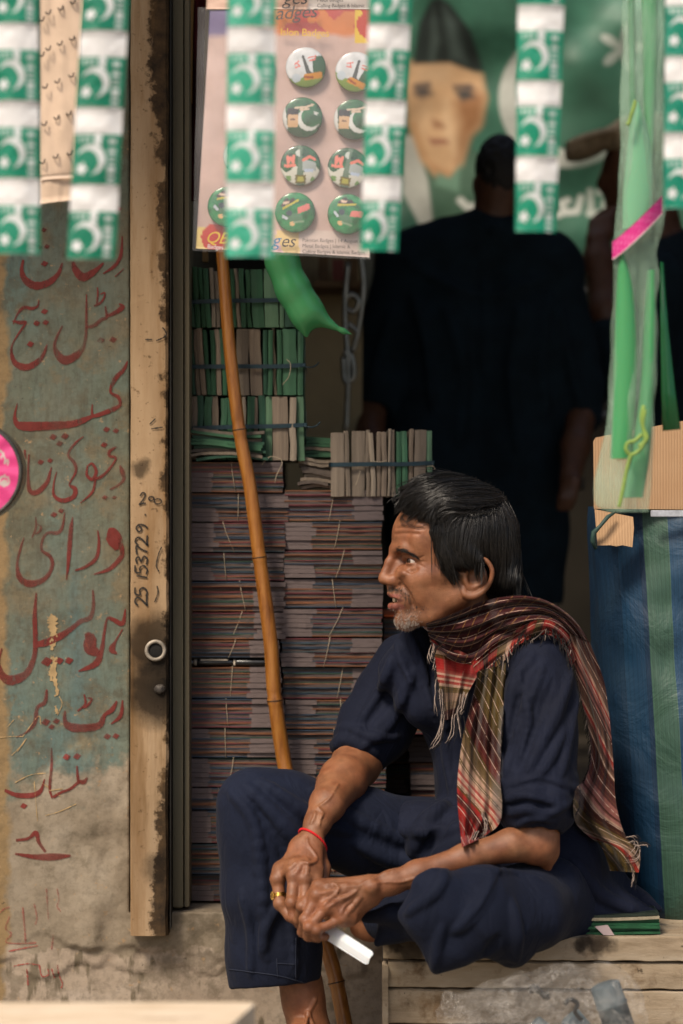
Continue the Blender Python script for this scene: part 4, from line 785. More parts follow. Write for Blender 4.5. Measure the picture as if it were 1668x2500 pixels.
sheet('pink_label', lab, 60, 14, lambda u, v: np.where((v > .93)[:, None], np.array([.70, .66, .62]), np.where(((np.sin(u*90)+np.sin(u*37+v*20)+np.sin(v*14+u*50)) > 1.1)[:, None], np.array([.72, .16, .38]), np.array([.62, .035, .24]))), pinkp, ps, .0004)
gl = MB().tube([P(1616, 640, -.42), P(1622, 800, -.42), P(1632, 960, -.42), P(1640, 1050, -.42)], [L(4), L(9), L(16), L(20)], 14).build('horn_tube', [gpl[2]], None, True); tag(gl, 'dark green plastic horn standing behind the clear plastic sleeve', 'horn')
# ---- green plastic horn bell above the books
hb = [(648, 560, 20), (668, 640, 38), (700, 700, 40), (735, 745, 34), (760, 770, 26)]
f = Field(P(600, 830, .2)-[0, .10, 0], P(880, 560, .2)+[0, .10, 0], .0022)
f.chain([q(672, 560, .22, 38), q(690, 640, .22, 33), q(712, 705, .22, 30), q(738, 770, .22, 20), q(752, 825, .22, 6)], .03); f.chain([q(728, 715, .22, 24), q(758, 757, .22, 20), q(796, 788, .22, 10)], .03); f.chain([q(785, 780, .22, 12), q(812, 797, .22, 6.5), q(838, 808, .22, 4), q(866, 819, .22, 1.3)], .012)
f.ell(P(788, 838, .205), (L(40), .06, L(36)), None, .012, 'sub')
v_, F_ = f.nets(); v_ = relax(v_, F_, 2, .4); o = obj('horn_bell', v_, F_, [gpl[0]], None, True); tag(o, 'glossy green plastic horn bell curving out above the green book bundles', 'horn')
# ---- cardboard box board and woven sack on the right
crd = NT('corrugated cardboard'); _w = crd.n('ShaderNodeTexWave', {'bands_direction': 'X'}, Vector=crd.tc.outputs['Object'], Scale=70, Distortion=.6, Detail=2).outputs['Fac']
crd = crd.fin(crd.mix(crd.math('MULTIPLY', _w, .35), crd.ramp(crd.noise(9, 4), [(.3, (.36, .215, .115)), (.7, (.44, .285, .165))]), (.25, .145, .075)), .85, crd.bump(_w, .35, .0012), .2)
cb = empty('cardboard_box', P(1560, 1250, .02)); tag(cb, 'brown corrugated cardboard box resting on top of the blue and green sack', 'cardboard box')
def board(name, c, th=.004, dirn=(0, 1, 0)):
    p = [np.array(P(*q_)) for q_ in c]; n = len(p); d = np.array(dirn)*th; V = p+[a+d for a in p]
    return obj(name, V, [tuple(range(n))]+[tuple(range(2*n-1, n-1, -1))]+[(i, i+n, (i+1) % n+n, (i+1) % n) for i in range(n)], [crd], cb)
board('front_panel', [(1449, 1078, .02), (1455, 1068, .02), (1468, 1066, .02), (1474, 1064, .02), (1900, 984, .02), (1900, 1246, .02), (1451, 1242, .02)])
board('side_panel', [(1450, 1080, .024), (1450, 1242, .024), (1450, 1242, .30), (1450, 1110, .30)], .004, (1, 0, 0))
board('flap', [(1452, 1243, .012), (1546, 1262, .008), (1548, 1290, .004), (1544, 1336, -.002), (1520, 1331, -.002), (1505, 1334, -.002), (1490, 1331, -.002), (1459, 1332, 0)], .003)
sb = simple('green strap band', (.022, .050, .042), .55, .3, 60, .2)
o = MB().tube([P(a, b, Y_) for a, b, Y_ in ((1500, 1252, -.004), (1484, 1262, -.010), (1466, 1284, -.014), (1450, 1300, -.012), (1448, 1320, -.010), (1455, 1340, -.006))], [.002, .0035, .003, .0045, .005, .003], 8).build('strap', [sb], None, True); tag(o, 'dark green strap knotted round the corner of the cardboard flap', 'strap')
def sack_mat():
    t = NT('woven sack'); g = t.n('ShaderNodeNewGeometry').outputs['Position']; uv = t.n('ShaderNodeUVMap').outputs[0]; s = t.sep(uv)
    st = t.ramp(s[0], [(0, (.003, .020, .048)), (.22, (.004, .030, .070)), (.42, (.0035, .020, .050)), (.466, (.034, .082, .056)), (.70, (.050, .105, .072)), (.712, (.010, .045, .095)), (1, (.012, .055, .11))], 'CONSTANT')  # shadow beside the man's back is put into the left blue bands
    st = t.mix(t.ramp(t.noise(14, 5), [(.4, 0.0), (.75, .45)]), st, t.mix(.5, st, (.03, .06, .085)))
    chk = t.n('ShaderNodeTexChecker', Vector=t.n('ShaderNodeMapping', Vector=uv, Scale=(75, 210, 1), Rotation=(0, 0, .3)).outputs[0], Scale=1.0).outputs[1]
    st = t.mix(t.math('MULTIPLY', chk, .28), st, t.mix(1.0, st, (.35, .35, .35), 'MULTIPLY'))
    return t.fin(st, .55, t.bump(chk, .3, .001, t.bump(t.noise(9, 5, .6, dist=1.0), .6, .012)), .4)
sk = empty('woven_sack', P(1600, 2275, .1)); tag(sk, 'tall blue and green striped woven sack leaning behind the seated man', 'sack')
rows = catmull([(1236, 1462, .03), (1300, 1460, .02), (1420, 1466, .015), (1600, 1470, .01), (1800, 1474, .01), (2000, 1490, .015), (2180, 1520, .03), (2284, 1545, .06)], 80); V = []; UV = []; NW = 60
for (y, xl_, Yf) in rows:
    for j in range(NW):
        t = j/(NW-1); a = math.pi*(t-.5)*.98; cx, hw = 1760, 1760-xl_; x = cx+hw*math.sin(a)*(.98 if abs(t-.5) < .49 else 1); yy = Yf+.20-.20*max(0, math.cos(a))**.55
        p = P(x, y, Yf); k = (CAMD+Yf)/CAMD/SC; V.append([(x-834)*k, yy, p[2]]); UV.append(((x-1462-(y-1260)*.055)/235*.98 if x < 1760 else 1.2, y/640))
V = np.array(V); V[:, 1] += .008*fbm(V, 11, 3)+.004*noise3(V*np.array([1, 1, .4]), 26); UV = np.clip(np.array(UV), 0, 1.4)*np.array([1, 1]); UV[:, 0] *= .466/.46
UVn = UV.copy(); i = np.arange(80*NW).reshape(80, NW); F = np.stack([i[:-1, :-1], i[1:, :-1], i[1:, 1:], i[:-1, 1:]], -1).reshape(-1, 4)
obj('sack_body', V, F, [sack_mat()], sk, True, uv=UVn)
hemp = simple('white stitched hem', (.34, .36, .40), .8, .3, 90, .4); MB().box(P(1590, 1262, -.004), P(1670, 1246, .004)+np.array([.15, 0, 0]), 0, .001).build('hem', [hemp], sk)
# ---- seat: boarded box, flat pad of notebooks
bx = empty('wooden_step', P(1300, 2500, -.10)); tag(bx, 'cream painted plank step the man sits on, with chipped boards', 'step')
def plank_mat(sd):
    t = NT('worn cream plank %d' % sd); v = t.map(scale=(.22, 1, 1), loc=(sd*3.1, 0, 0)); o_ = t.map(loc=(sd*2.3, 0, sd))
    col = t.ramp(t.noise(26, 6, .65, v), [(.28, (.175, .125, .075)), (.48, (.32, .25, .17)), (.7, (.40, .33, .245))])
    col = t.mix(t.ramp(t.noise(11, 6, .7, o_), [(.55, 0.0), (.66, .85)]), col, t.ramp(t.noise(50, 4), [(.3, (.085, .050, .024)), (.7, (.20, .125, .065))]))
    col = t.mix(t.ramp(t.noise(70, 5, .7, o_), [(.64, 0.0), (.70, .8)]), col, (.035, .024, .014))
    g = t.n('ShaderNodeNewGeometry').outputs['Position']
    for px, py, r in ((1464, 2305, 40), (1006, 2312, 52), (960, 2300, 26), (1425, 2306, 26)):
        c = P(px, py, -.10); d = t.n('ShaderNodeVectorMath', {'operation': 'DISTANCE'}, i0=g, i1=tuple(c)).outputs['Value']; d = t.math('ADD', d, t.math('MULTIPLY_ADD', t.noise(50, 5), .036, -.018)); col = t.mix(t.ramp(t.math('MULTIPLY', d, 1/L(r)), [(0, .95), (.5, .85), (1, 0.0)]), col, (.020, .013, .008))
    return t.fin(col, .8, t.bump(t.noise(60, 6, .7, v), .55, .003, t.bump(t.noise(14, 5, .6, o_), .5, .006)), .25)
def plank(px0, px1, y0a, y1a, y0b, y1b, Y, th, sd):
    n = 70; V = []
    for i in range(n):
        t = i/(n-1); x = px0+(px1-px0)*t; a, b = y0a+(y0b-y0a)*t, y1a+(y1b-y1a)*t; w1, w2 = noise3(np.array([[x/30, sd, 1.], [x/24, sd, 5.]]), 1)*1.6
        for yy, dy in ((b+w2, .006), (b-3+w2, .001), (a*.5+b*.5, .0005*w1), (a+3+w1, .001), (a+w1, .006)): p = P(x, yy, Y); p[1] += dy; V.append(p)
        p = P(x, a+w1, Y); p[1] += th; V.append(p); p = P(x, b+w2, Y); p[1] += th; V.append(p)
    F = [(i*7+j, (i+1)*7+j, (i+1)*7+(j+1) % 7, i*7+(j+1) % 7) for i in range(n-1) for j in range(7)]+[tuple(range(7)), tuple((n-1)*7+j for j in range(6, -1, -1))]
    return obj('plank', V, F, [plank_mat(sd)], bx)
plank(936, 2100, 2284, 2343, 2291, 2353, -.102, .03, 1); plank(948, 2100, 2346, 2412, 2357, 2420, -.098, .03, 2); plank(948, 2100, 2416, 2500, 2424, 2506, -.099, .03, 3); plank(948, 2100, 2504, 2622, 2508, 2620, -.098, .03, 4)
o = MB().box(P(934, 2620, -.106)+np.array([0, 0, .001]), P(947, 2345, -.07), 0, .002).build('end_post', [plank_mat(5)], bx)
MB().box((X(942, -.1), -.069, .002), (2.0, .245, P(0, 2285, -.1)[2]-.012), 0).build('core', [conc_m], bx)
topz = P(0, 2287, -.1)[2]; MB().box((X(936, -.1), -.071, topz-.011), (2.0, .2345, topz), 0, .002).build('top_board', [plank_mat(6)], bx)
pad = empty('notebook_pad', P(1300, 2270, -.06)); tag(pad, 'flat pad of green edged notebooks squashed under the seated man', 'notebook pad')
pz = topz+.001; gE = simple('dark green cover edge', (.012, .075, .030), .55, .3, 50, .1); pE = simple('worn page edge', (.30, .26, .18), .9, .3, 90, .4); tpE = simple('dark top cover', (.02, .03, .022), .4, .3, 30, .2)
for i in range(7):
    h = .0044; ca, cb_ = math.cos(.012*i), 0; V = []; N = 12
    for j in range(N):
        t = j/(N-1); x = X(972+i*1.5, -.085)+(X(1612-i*2, -.085)-X(972, -.085))*t; zz = pz+i*h*(.75+.25*t)+.006*max(0, t-.55)*(i/6)+.0008*math.sin(j*1.3+i); yf = -.085+.004*math.sin(i*2.1)
        V += [(x, yf, zz), (x, yf, zz+h*.92), (x, .16, zz+h*.92), (x, .16, zz)]
    obj('notebook', V, [(j*4+a, j*4+4+a, j*4+4+(a+1) % 4, j*4+(a+1) % 4) for j in range(N-1) for a in range(4)]+[(0, 1, 2, 3), (N*4-1, N*4-2, N*4-3, N*4-4)], [[gE, gE, gE, gE, gE, pE, tpE][i]], pad)
lw = flat('pale pink paper', (.46, .36, .36)); V = [P(1452, 2262, -.090), P(1484, 2258, -.090), P(1500, 2283, -.090), P(1474, 2283, -.090)]; obj('paper_slip', V+[v_+[0, .0006, 0] for v_ in V], [(3, 2, 1, 0), (4, 5, 6, 7), (0, 1, 5, 4), (1, 2, 6, 5), (2, 3, 7, 6), (3, 0, 4, 7)], [lw], pad)
V = [P(972, 2262, -.091), P(1002, 2268, -.091), P(1004, 2280, -.091), P(976, 2276, -.091)]; obj('paper_slip', V+[v_+[0, .0006, 0] for v_ in V], [(3, 2, 1, 0), (4, 5, 6, 7), (0, 1, 5, 4), (1, 2, 6, 5), (2, 3, 7, 6), (3, 0, 4, 7)], [lw], pad)
# ---- clear bag of grey rolls at the lower right
bag = NT('crumpled clear bag'); bn_ = bag.n('ShaderNodeTexVoronoi', {'feature': 'SMOOTH_F1'}, Vector=bag.noise(6, 3, .5, None, 0, 1), Scale=9).outputs[0]; bn2 = bag.noise(20, 5, .7, None, 1.5)
bag = bag.fin((.74, .70, .64), .06, bag.bump(bn2, 1.0, .02, bag.bump(bn_, .8, .03)), .6, Alpha=bag.math('MAXIMUM', bag.ramp(bn2, [(.42, .04), (.72, .20)]), bag.ramp(bag.math('ABSOLUTE', bag.math('SUBTRACT', bag.noise(11, 4, .6, None, 1.2), .5)), [(.0, .26), (.02, .0)])))
cbg = empty('clear_bag', P(1310, 2640, -.34)); cbg.location.z = 0; tag(cbg, 'crumpled clear plastic bag of grey cloth rolls in front of the plank step', 'plastic bag')
f = Field(P(1020, 2700, -.34)-[0, .20, 0], P(1640, 2320, -.34)+[0, .2, 0], .004)
f.chain([q(1130, 2480, -.34, 44), q(1250, 2470, -.34, 72), q(1380, 2450, -.34, 78), q(1470, 2440, -.34, 66)], .03); f.chain([q(1474, 2396, -.34, 30), q(1500, 2470, -.34, 62), q(1500, 2580, -.34, 80)], .03); f.chain([q(1150, 2560, -.34, 70), q(1340, 2590, -.34, 100), q(1480, 2590, -.34, 84)], .04); f.cap(P(1098, 2440, -.34), P(1120, 2500, -.34), L(18), L(30), .02)
v_, F_ = f.nets(); v_ = relax(v_, F_, 2, .4); N_ = vnormals(v_, F_); v_ = v_+N_*(.007*(1-2*np.abs(fbm(v_, 26, 2))))[:, None]; v_[:, 2] = np.maximum(v_[:, 2], .002); obj('film', v_, F_, [bag], cbg, True)
roll_m = simple('grey blue cloth', (.075, .095, .105), .8, .3, 40, .4); dkm = simple('dark rubber', (.02, .02, .02), .5, .3, 60, .2)
for a, b, r in (((1476, 2402), (1530, 2560), 34), ((1390, 2480), (1470, 2580), 26), ((1300, 2500), (1420, 2600), 24)):
    p = [P(a[0]+(b[0]-a[0])*t, a[1]+(b[1]-a[1])*t, -.34) for t in (0, .02, .3, .32, .34, 1)]; MB().tube(p, [L(r)*.8, L(r), L(r)*1.02, L(r)*1.08, L(r)*1.02, L(r)], 18).build('roll', [roll_m], cbg, True)
MB().tube([P(a, b, -.37) for a, b in catmull([(1296, 2424), (1302, 2412), (1318, 2420), (1330, 2430), (1342, 2428)], 12)], [L(4)+L(6)*abs(math.sin(i*.5)) for i in range(12)], 10).build('rubber_end', [dkm], cbg, True)
MB().tube([P(a, b, -.38) for a, b in catmull([(1378, 2452), (1392, 2440), (1410, 2450), (1404, 2470), (1420, 2490)], 16)], L(5), 10).build('rubber_end', [dkm], cbg, True)
# ---- worn table corner, lower left
tbm = NT('worn table wood'); _v = tbm.map(scale=(.25, 1, 1), rot=(0, 0, .12)); _n = tbm.noise(30, 6, .7, _v)
tbm = tbm.fin(tbm.mix(tbm.ramp(tbm.noise(20, 6, .75, _v), [(.56, 0.0), (.66, .75)]), tbm.ramp(_n, [(.3, (.48, .36, .23)), (.5, (.64, .52, .38)), (.75, (.72, .62, .49))]), (.26, .16, .085)), .6, tbm.bump(_n, .5, .002), .3)
tz = CZ-1196*(2.9/CAMD)/SC; tb_ = empty('wooden_table', (-.5, -1.25, 0)); tag(tb_, 'worn pale wooden table corner at the lower left of the picture', 'table')
c0 = np.array([P(629, 2448, -.95)[0], -.95]); e1 = np.array([-.985, .02]); e1 = np.array([-1, -.012]); e2 = np.array([-.19, -1.0]); e2 /= np.linalg.norm(e2)
cor = [c0+e1*.016, c0+e1*.006+e2*.003, c0+e1*.001+e2*.010, c0+e2*.02, c0+e2*.75, c0+e1*.9+e2*.75, c0+e1*.9]
V = [(x, y, tz-.0035) for x, y in cor]+[(x*.998-.0009, y, tz) for x, y in cor]+[(x, y, tz-.026) for x, y in cor]; n = len(cor)
F = [tuple(range(2*n-1, n-1, -1)), tuple(range(2*n, 3*n))]+[(i, (i+1) % n, n+(i+1) % n, n+i) for i in range(n)]+[(2*n+i, 2*n+(i+1) % n, (i+1) % n, i) for i in range(n)]
obj('table_top', V, F, [tbm, ], tb_)
for a, b in ((.07, .05), (.83, .05), (.07, .70), (.83, .70)):
    p = c0+e1*a+e2*b; MB().box((p[0]-.02, p[1]-.02, 0), (p[0]+.02, p[1]+.02, tz-.0265), 0, .002).build('leg', [tbm], tb_)
# ---- pink toy drum at the left edge
td = empty('toy_drum', P(-67, 1152, -.35)); tag(td, 'round pink toy drum with dark rim cut by the left picture edge', 'toy drum')
R_ = L(122, -.35); c = P(-67, 1152, -.35)
aa = np.linspace(0, 2*math.pi, 73); mb = MB(); V = []
for yo, r in ((-.004, .93), (-.006, .97), (-.002, 1.0), (.05, 1.0), (.052, .94)): V += [c+np.array([R_*r*math.cos(a), yo, R_*r*math.sin(a)]) for a in aa[:-1]]
mb.add(V, [(i*72+j, (i+1)*72+j, (i+1)*72+(j+1) % 72, i*72+(j+1) % 72) for i in range(4) for j in range(72)]); mb.build('rim', [simple('dark chrome', (.10, .095, .085), .25, .3, 20, .1, Metallic=.6)], td, True)
drm = print_mat('pink drum skin', .22, .5, 0, .7, .5)
nr, na = 50, 120; x = np.concatenate([[0], (np.linspace(0, 1, nr)[1:, None]*np.cos(np.linspace(0, 2*math.pi, na, endpoint=False))).ravel()]); y = np.concatenate([[0], (np.linspace(0, 1, nr)[1:, None]*np.sin(np.linspace(0, 2*math.pi, na, endpoint=False))).ravel()])
pxx, pyy = -67+x*112, 1152-y*112; col = np.tile([.60, .045, .20], (len(x), 1)); sil = (.44, .36, .33)
for cx, cy, r in ((10, 1174, 14), (-20, 1205, 12), (-100, 1100, 14)):
    col[np.hypot(pxx-cx, pyy-cy) < r] = sil; col[(np.hypot(pxx-cx-1, pyy-cy) < r*.62) & (np.hypot(pxx-cx-1, pyy-cy-r*.3) > r*.55)] = (.60, .045, .20)
for s_ in ([(-5, 1098), (8, 1108), (14, 1122)], [(2, 1100), (10, 1112), (4, 1118)], [(12, 1126), (19, 1122), (20, 1132), (12, 1132)], [(-30, 1090), (-12, 1095), (-5, 1108)], [(-60, 1080), (-40, 1082)]): col[segd(pxx, pyy, s_) < 2.4] = sil
V = np.stack([c[0]+x*R_*.93, c[1]-.0045-.0009*np.sin(14*np.arctan2(y, x)+3*np.hypot(x, y))*np.hypot(x, y), c[2]+y*R_*.93], 1)
obj('skin', V, [(0, 1+j, 1+(j+1) % na) for j in range(na)]+[(1+(i-1)*na+j, 1+i*na+j, 1+i*na+(j+1) % na, 1+(i-1)*na+(j+1) % na) for i in range(1, nr-1) for j in range(na)], [drm], td, True, col=col)
mb = MB(); mb.tube([c+[-R_*.6, .03, R_*.8], c+[-R_*.5, .03, .9]], .002, 6); mb.build('hanging_cord', [string_m], td)
# ================================================================== people and clutter inside the shop
blk_cloth = cloth_mat0 = simple('near black cotton', (.0058, .0125, .018), .9, .3, 20, .3, spec=.12); dk_skin = simple('dark brown skin', (.075, .032, .016), .5, .2, 60, .2)  # one even dark brown skin colour for both background men
bh = simple('short black hair', (.008, .007, .006), .55, .4, 200, .6)
Y1 = 1.45
m1 = empty('person', (P(1180, 0, Y1)[0], Y1, FLZ)); tag(m1, 'standing man in a near black shirt seen from behind, blocking the doorway', 'person')
def q1(px, py, dy, r, Y=Y1): return (P(px, py, Y+dy), L(r, Y))
f = Field(P(820, 2150, Y1)-[0, .3, 0], P(1520, 300, Y1)+[0, .3, 0], .006)
f.ell(P(1222, 430, Y1), (L(58, Y1), L(66, Y1), L(90, Y1)), None, .01); f.cap(P(1216, 480, Y1), P(1205, 590, Y1+.01), L(52, Y1), L(62, Y1), .03); f.ell(P(1284, 452, Y1-.005), (L(8, Y1), L(14, Y1), L(24, Y1)), None, .004); f.ell(P(1161, 452, Y1-.005), (L(8, Y1), L(14, Y1), L(24, Y1)), None, .004)
f.chain([q1(1190, 620, .02, 60), q1(1170, 900, .02, 60), q1(1160, 1150, .02, 60)], .03)
f.chain([q1(1000, 700, .02, 50), q1(930, 860, .01, 46), q1(905, 980, -.02, 40), q1(905, 1080, -.10, 34), q1(935, 1130, -.16, 28)], .02); f.chain([q1(1340, 700, .02, 50), q1(1400, 880, 0, 46), q1(1425, 980, -.02, 38), q1(1405, 1090, -.10, 33), q1(1392, 1170, -.16, 26)], .02)
for i in range(4):
    f.chain([q1(1392+i*7-8, 1172, -.16-.006*i, 15), q1(1380+i*9-8, 1215, -.18, 10), q1(1372+i*9-8, 1240, -.175, 9)], .006); f.chain([q1(940+i*7-8, 1135, -.16-.006*i, 15), q1(952+i*8-8, 1170, -.19, 10), q1(960+i*8-8, 1195, -.19, 9)], .006)
f.chain([q1(1100, 1150, .02, 80), q1(1090, 1500, .03, 60), q1(1090, 1960, .02, 40), q1(1085, 2050, -.03, 36), q1(1080, 2063, -.12, 26)], .02); f.chain([q1(1230, 1150, .02, 80), q1(1240, 1500, .03, 60), q1(1245, 1960, .02, 40), q1(1250, 2050, -.03, 36), q1(1252, 2063, -.12, 26)], .02)
v_, F_ = f.nets(); v_ = relax(v_, F_, 1, .4); obj('body', v_, F_, [dk_skin], m1, True)
f = Field(P(820, 1480, Y1)-[0, .34, 0], P(1520, 480, Y1)+[0, .34, 0], .007)
for dx in (-1, 1): f.chain([q1(1185+70*dx, 650, .02, 95), q1(1175+95*dx, 820, .02, 128), q1(1165+100*dx, 1100, .02, 122), q1(1165+90*dx, 1300, .02, 124), q1(1165+90*dx, 1440, .02, 120)], .05)
f.chain([q1(1010, 640, .02, 84), q1(1200, 570, .02, 62), q1(1330, 640, .02, 84)], .05)
f.chain([q1(1000, 670, .02, 84), q1(950, 830, .01, 80), q1(918, 940, -.01, 74), q1(908, 975, -.02, 58)], .03); f.chain([q1(1338, 670, .02, 86), q1(1378, 840, .01, 76), q1(1400, 950, -.01, 68), q1(1425, 1015, -.03, 44)], .03)
f.chain([q1(1150, 570, -.02, 16), q1(1210, 562, -.055, 18), q1(1270, 572, -.02, 16)], .01)
def fold1(pts, r, mode='add'):
    pp = catmull(pts, 16); hp = f.hit(pp[:, 0], pp[:, 1])
    for a, b in zip(hp[:-1], hp[1:]):
        if not np.isnan(a).any() and not np.isnan(b).any() and np.linalg.norm(a-b) < .12: f.cap(a, b, L(r, Y1), L(r, Y1), L(r*1.6, Y1), mode)
for pts, r in (([(1000, 640), (1100, 700), (1200, 720), (1330, 680)], 9), ([(1090, 760), (1130, 900), (1120, 1080)], 10), ([(1270, 760), (1250, 920), (1270, 1100)], 10), ([(1010, 720), (1040, 840), (1060, 1000)], 9), ([(1340, 720), (1320, 860), (1330, 1000)], 9), ([(960, 760), (930, 860), (905, 950)], 9), ([(1370, 760), (1390, 880), (1420, 990)], 8), ([(1180, 600), (1185, 760), (1180, 900)], 7)): fold1(pts, r)
f.cap(P(905, 990, Y1-.02), P(900, 1100, Y1-.1), L(46, Y1), L(50, Y1), .006, 'sub')
v_, F_ = f.nets(); v_ = relax(v_, F_, 2, .4); v_ = wrinkle(v_, F_, .004, 6); obj('shirt', v_, F_, [blk_cloth], m1, True)
f = Field(P(920, 2060, Y1)-[0, .3, 0], P(1420, 1240, Y1)+[0, .3, 0], .008)
f.chain([q1(1100, 1260, .02, 104), q1(1090, 1560, .03, 96), q1(1090, 1980, .02, 84)], .03); f.chain([q1(1230, 1260, .02, 104), q1(1240, 1560, .03, 96), q1(1245, 1980, .02, 84)], .03)
v_, F_ = f.nets(); v_ = relax(v_, F_, 2, .4); obj('trousers', v_, F_, [blk_cloth], m1, True)
f = Field(P(1140, 560, Y1)-[0, .2, 0], P(1310, 310, Y1)+[0, .2, 0], .005); f.ell(P(1222, 422, Y1), (L(63, Y1), L(73, Y1), L(95, Y1)), None, .01); f.ell(P(1222, 500, Y1+.06), (L(70, Y1), L(44, Y1), L(110, Y1)), None, .02, 'sub'); f.ell(P(1222, 560, Y1), (L(90, Y1), .2, L(66, Y1)), None, .01, 'sub'); f.ell(P(1158, 470, Y1), (L(14, Y1), .2, L(44, Y1)), None, .01, 'sub'); f.ell(P(1288, 470, Y1), (L(14, Y1), .2, L(44, Y1)), None, .01, 'sub')
v_, F_ = f.nets(); v_ = relax(v_, F_, 1, .4); v_ = wrinkle(v_, F_, .003, 60); obj('hair', v_, F_, [bh], m1, True)
# ---- man in a cap at the right
Y2 = 1.75
m2 = empty('person', (P(1560, 0, Y2)[0], Y2, FLZ)); tag(m2, 'shadowed bearded man in a khaki cap raising a hand to his mouth', 'person')
def q2(px, py, dy, r): return (P(px, py, Y2+dy), L(r, Y2))
f = Field(P(1400, 2060, Y2)-[0, .3, 0], P(1840, 270, Y2)+[0, .3, 0], .006)
f.ell(P(1570, 400, Y2), (L(92, Y2), L(72, Y2), L(100, Y2)), None, .01); f.ell(P(1530, 460, Y2), (L(50, Y2), L(50, Y2), L(70, Y2)), None, .03); f.chain([q2(1490, 400, 0, 14), q2(1476, 448, 0, 15), q2(1486, 460, 0, 12)], .02); f.chain([q2(1494, 480, 0, 13), q2(1498, 505, 0, 14), q2(1520, 540, 0, 24)], .02); f.cap(P(1590, 480, Y2), P(1620, 640, Y2), L(56, Y2), L(66, Y2), .03)
f.chain([q2(1620, 660, 0, 90), q2(1640, 1000, 0, 110), q2(1640, 1250, 0, 100)], .03)
f.chain([q2(1600, 700, -.12, 52), q2(1560, 860, -.16, 48), q2(1520, 900, -.17, 46), q2(1478, 760, -.14, 40), q2(1462, 640, -.10, 36), q2(1460, 590, -.09, 30)], .02)
for i in range(4): f.chain([q2(1448+i*12, 580-i*3, -.09, 17), q2(1450+i*13, 545-i*4, -.075, 13), q2(1470+i*12, 522-i*4, -.055, 11)], .006)
f.chain([q2(1470, 600, -.09, 16), q2(1490, 570, -.06, 13), q2(1505, 545, -.05, 11)], .006)
f.chain([q2(1590, 1250, 0, 90), q2(1590, 2050, 0, 46), q2(1570, 2063, -.1, 28)], .03); f.chain([q2(1690, 1250, 0, 90), q2(1690, 2050, 0, 46), q2(1670, 2063, -.1, 28)], .03)
v_, F_ = f.nets(); v_ = relax(v_, F_, 1, .4)
l_ = np.ones((len(v_), 3)); obj('body', v_, F_, [dk_skin], m2, True)
f = Field(P(1420, 1500, Y2)-[0, .34, 0], P(1860, 540, Y2)+[0, .34, 0], .007); f.chain([q2(1625, 650, 0, 100), q2(1645, 850, 0, 135), q2(1645, 1250, 0, 128), q2(1645, 1450, 0, 124)], .04); f.chain([q2(1605, 690, -.10, 76), q2(1560, 880, -.15, 72), q2(1524, 905, -.165, 66), q2(1494, 820, -.15, 56)], .03)
v_, F_ = f.nets(); v_ = relax(v_, F_, 2, .4); v_ = wrinkle(v_, F_, .004, 6); obj('shirt', v_, F_, [blk_cloth], m2, True)
f = Field(P(1400, 2060, Y2)-[0, .3, 0], P(1860, 1240, Y2)+[0, .3, 0], .009)
for dx in (-1, 1): f.chain([q2(1640+55*dx, 1300, 0, 104), q2(1640+52*dx, 2000, 0, 88)], .03)
v_, F_ = f.nets(); obj('trousers', v_, F_, [blk_cloth], m2, True)
f = Field(P(1380, 480, Y2)-[0, .2, 0], P(1690, 250, Y2)+[0, .2, 0], .005); f.ell(P(1575, 345, Y2), (L(98, Y2), L(80, Y2), L(72, Y2)), None, .01); f.ell(P(1450, 338, Y2), (L(84, Y2), L(70, Y2), L(17, Y2)), np.array([[.96, 0, .28], [0, 1, 0], [-.28, 0, .96]]).T, .015); f.ell(P(1590, 440, Y2), (L(106, Y2), .2, L(56, Y2)), None, .01, 'sub')
f.ell(P(1432, 362, Y2), (L(62, Y2), L(58, Y2), L(26, Y2)), np.array([[.94, 0, .34], [0, 1, 0], [-.34, 0, .94]]).T, .01)
v_, F_ = f.nets(); v_ = relax(v_, F_, 2, .4); obj('cap', v_, F_, [simple('khaki cap', (.24, .19, .125), .85, .2, 40, .3)], m2, True)
f = Field(P(1460, 580, Y2)-[0, .2, 0], P(1690, 400, Y2)+[0, .2, 0], .005); f.ell(P(1545, 520, Y2), (L(46, Y2), L(54, Y2), L(44, Y2)), None, .01); f.ell(P(1620, 440, Y2), (L(60, Y2), L(76, Y2), L(60, Y2)), None, .01)
v_, F_ = f.nets(); obj('beard_and_hair'.replace('_and_hair', ''), v_, F_, [bh], m2, True)
# ---- clutter behind: shelf posts, silvery packs, pipe, metal stand
pale = simple('pale painted metal', (.30, .30, .22), .5, .2, 20, .1); chrome = simple('dull chrome', (.26, .26, .23), .35, .3, 30, .2, Metallic=.8); brown = simple('brown cartons', (.11, .065, .03), .85, .4, 12, .3)
o = MB().box(P(886, 2060, 1.5), P(912, 560, 1.53), 0, .003).build('shelf_post', [pale]); tag(o, 'pale upright shelf post beside the standing man\'s left sleeve', 'post')
o = MB().tube([P(1346, 2030, 1.95), P(1346, 1000, 1.95)], L(13, 1.95), 12).build('pipe', [pale], None, True); tag(o, 'pale vertical pipe behind the standing man\'s right leg', 'pipe')
o = MB().tube([P(1300, 1040, 1.93), P(1330, 1040, 1.93), P(1346, 1060, 1.93), P(1346, 1100, 1.93)], L(14, 1.95), 10).build('pipe_elbow', [pale], None, True); tag(o, 'short bent pipe piece beside the standing man\'s hip', 'pipe')
sf = empty('wall_shelf', P(830, 1000, 1.1)); tag(sf, 'narrow shelf of small brown cartons behind the green horn', 'shelf')
for y in (700,): MB().box(P(770, y+7, 1.35), P(884, y, 1.15), 0).build('shelf_board', [brown], sf)
rg = np.random.default_rng(3)
o = MB().box(P(700, 2060, 1.37), P(884, 480, 1.45), 0, .003).build('cabinet', [simple('khaki cabinet', (.25, .195, .105), .7, .25, 6, .2)]); tag(o, 'plain khaki cabinet side behind the green horn', 'cabinet')
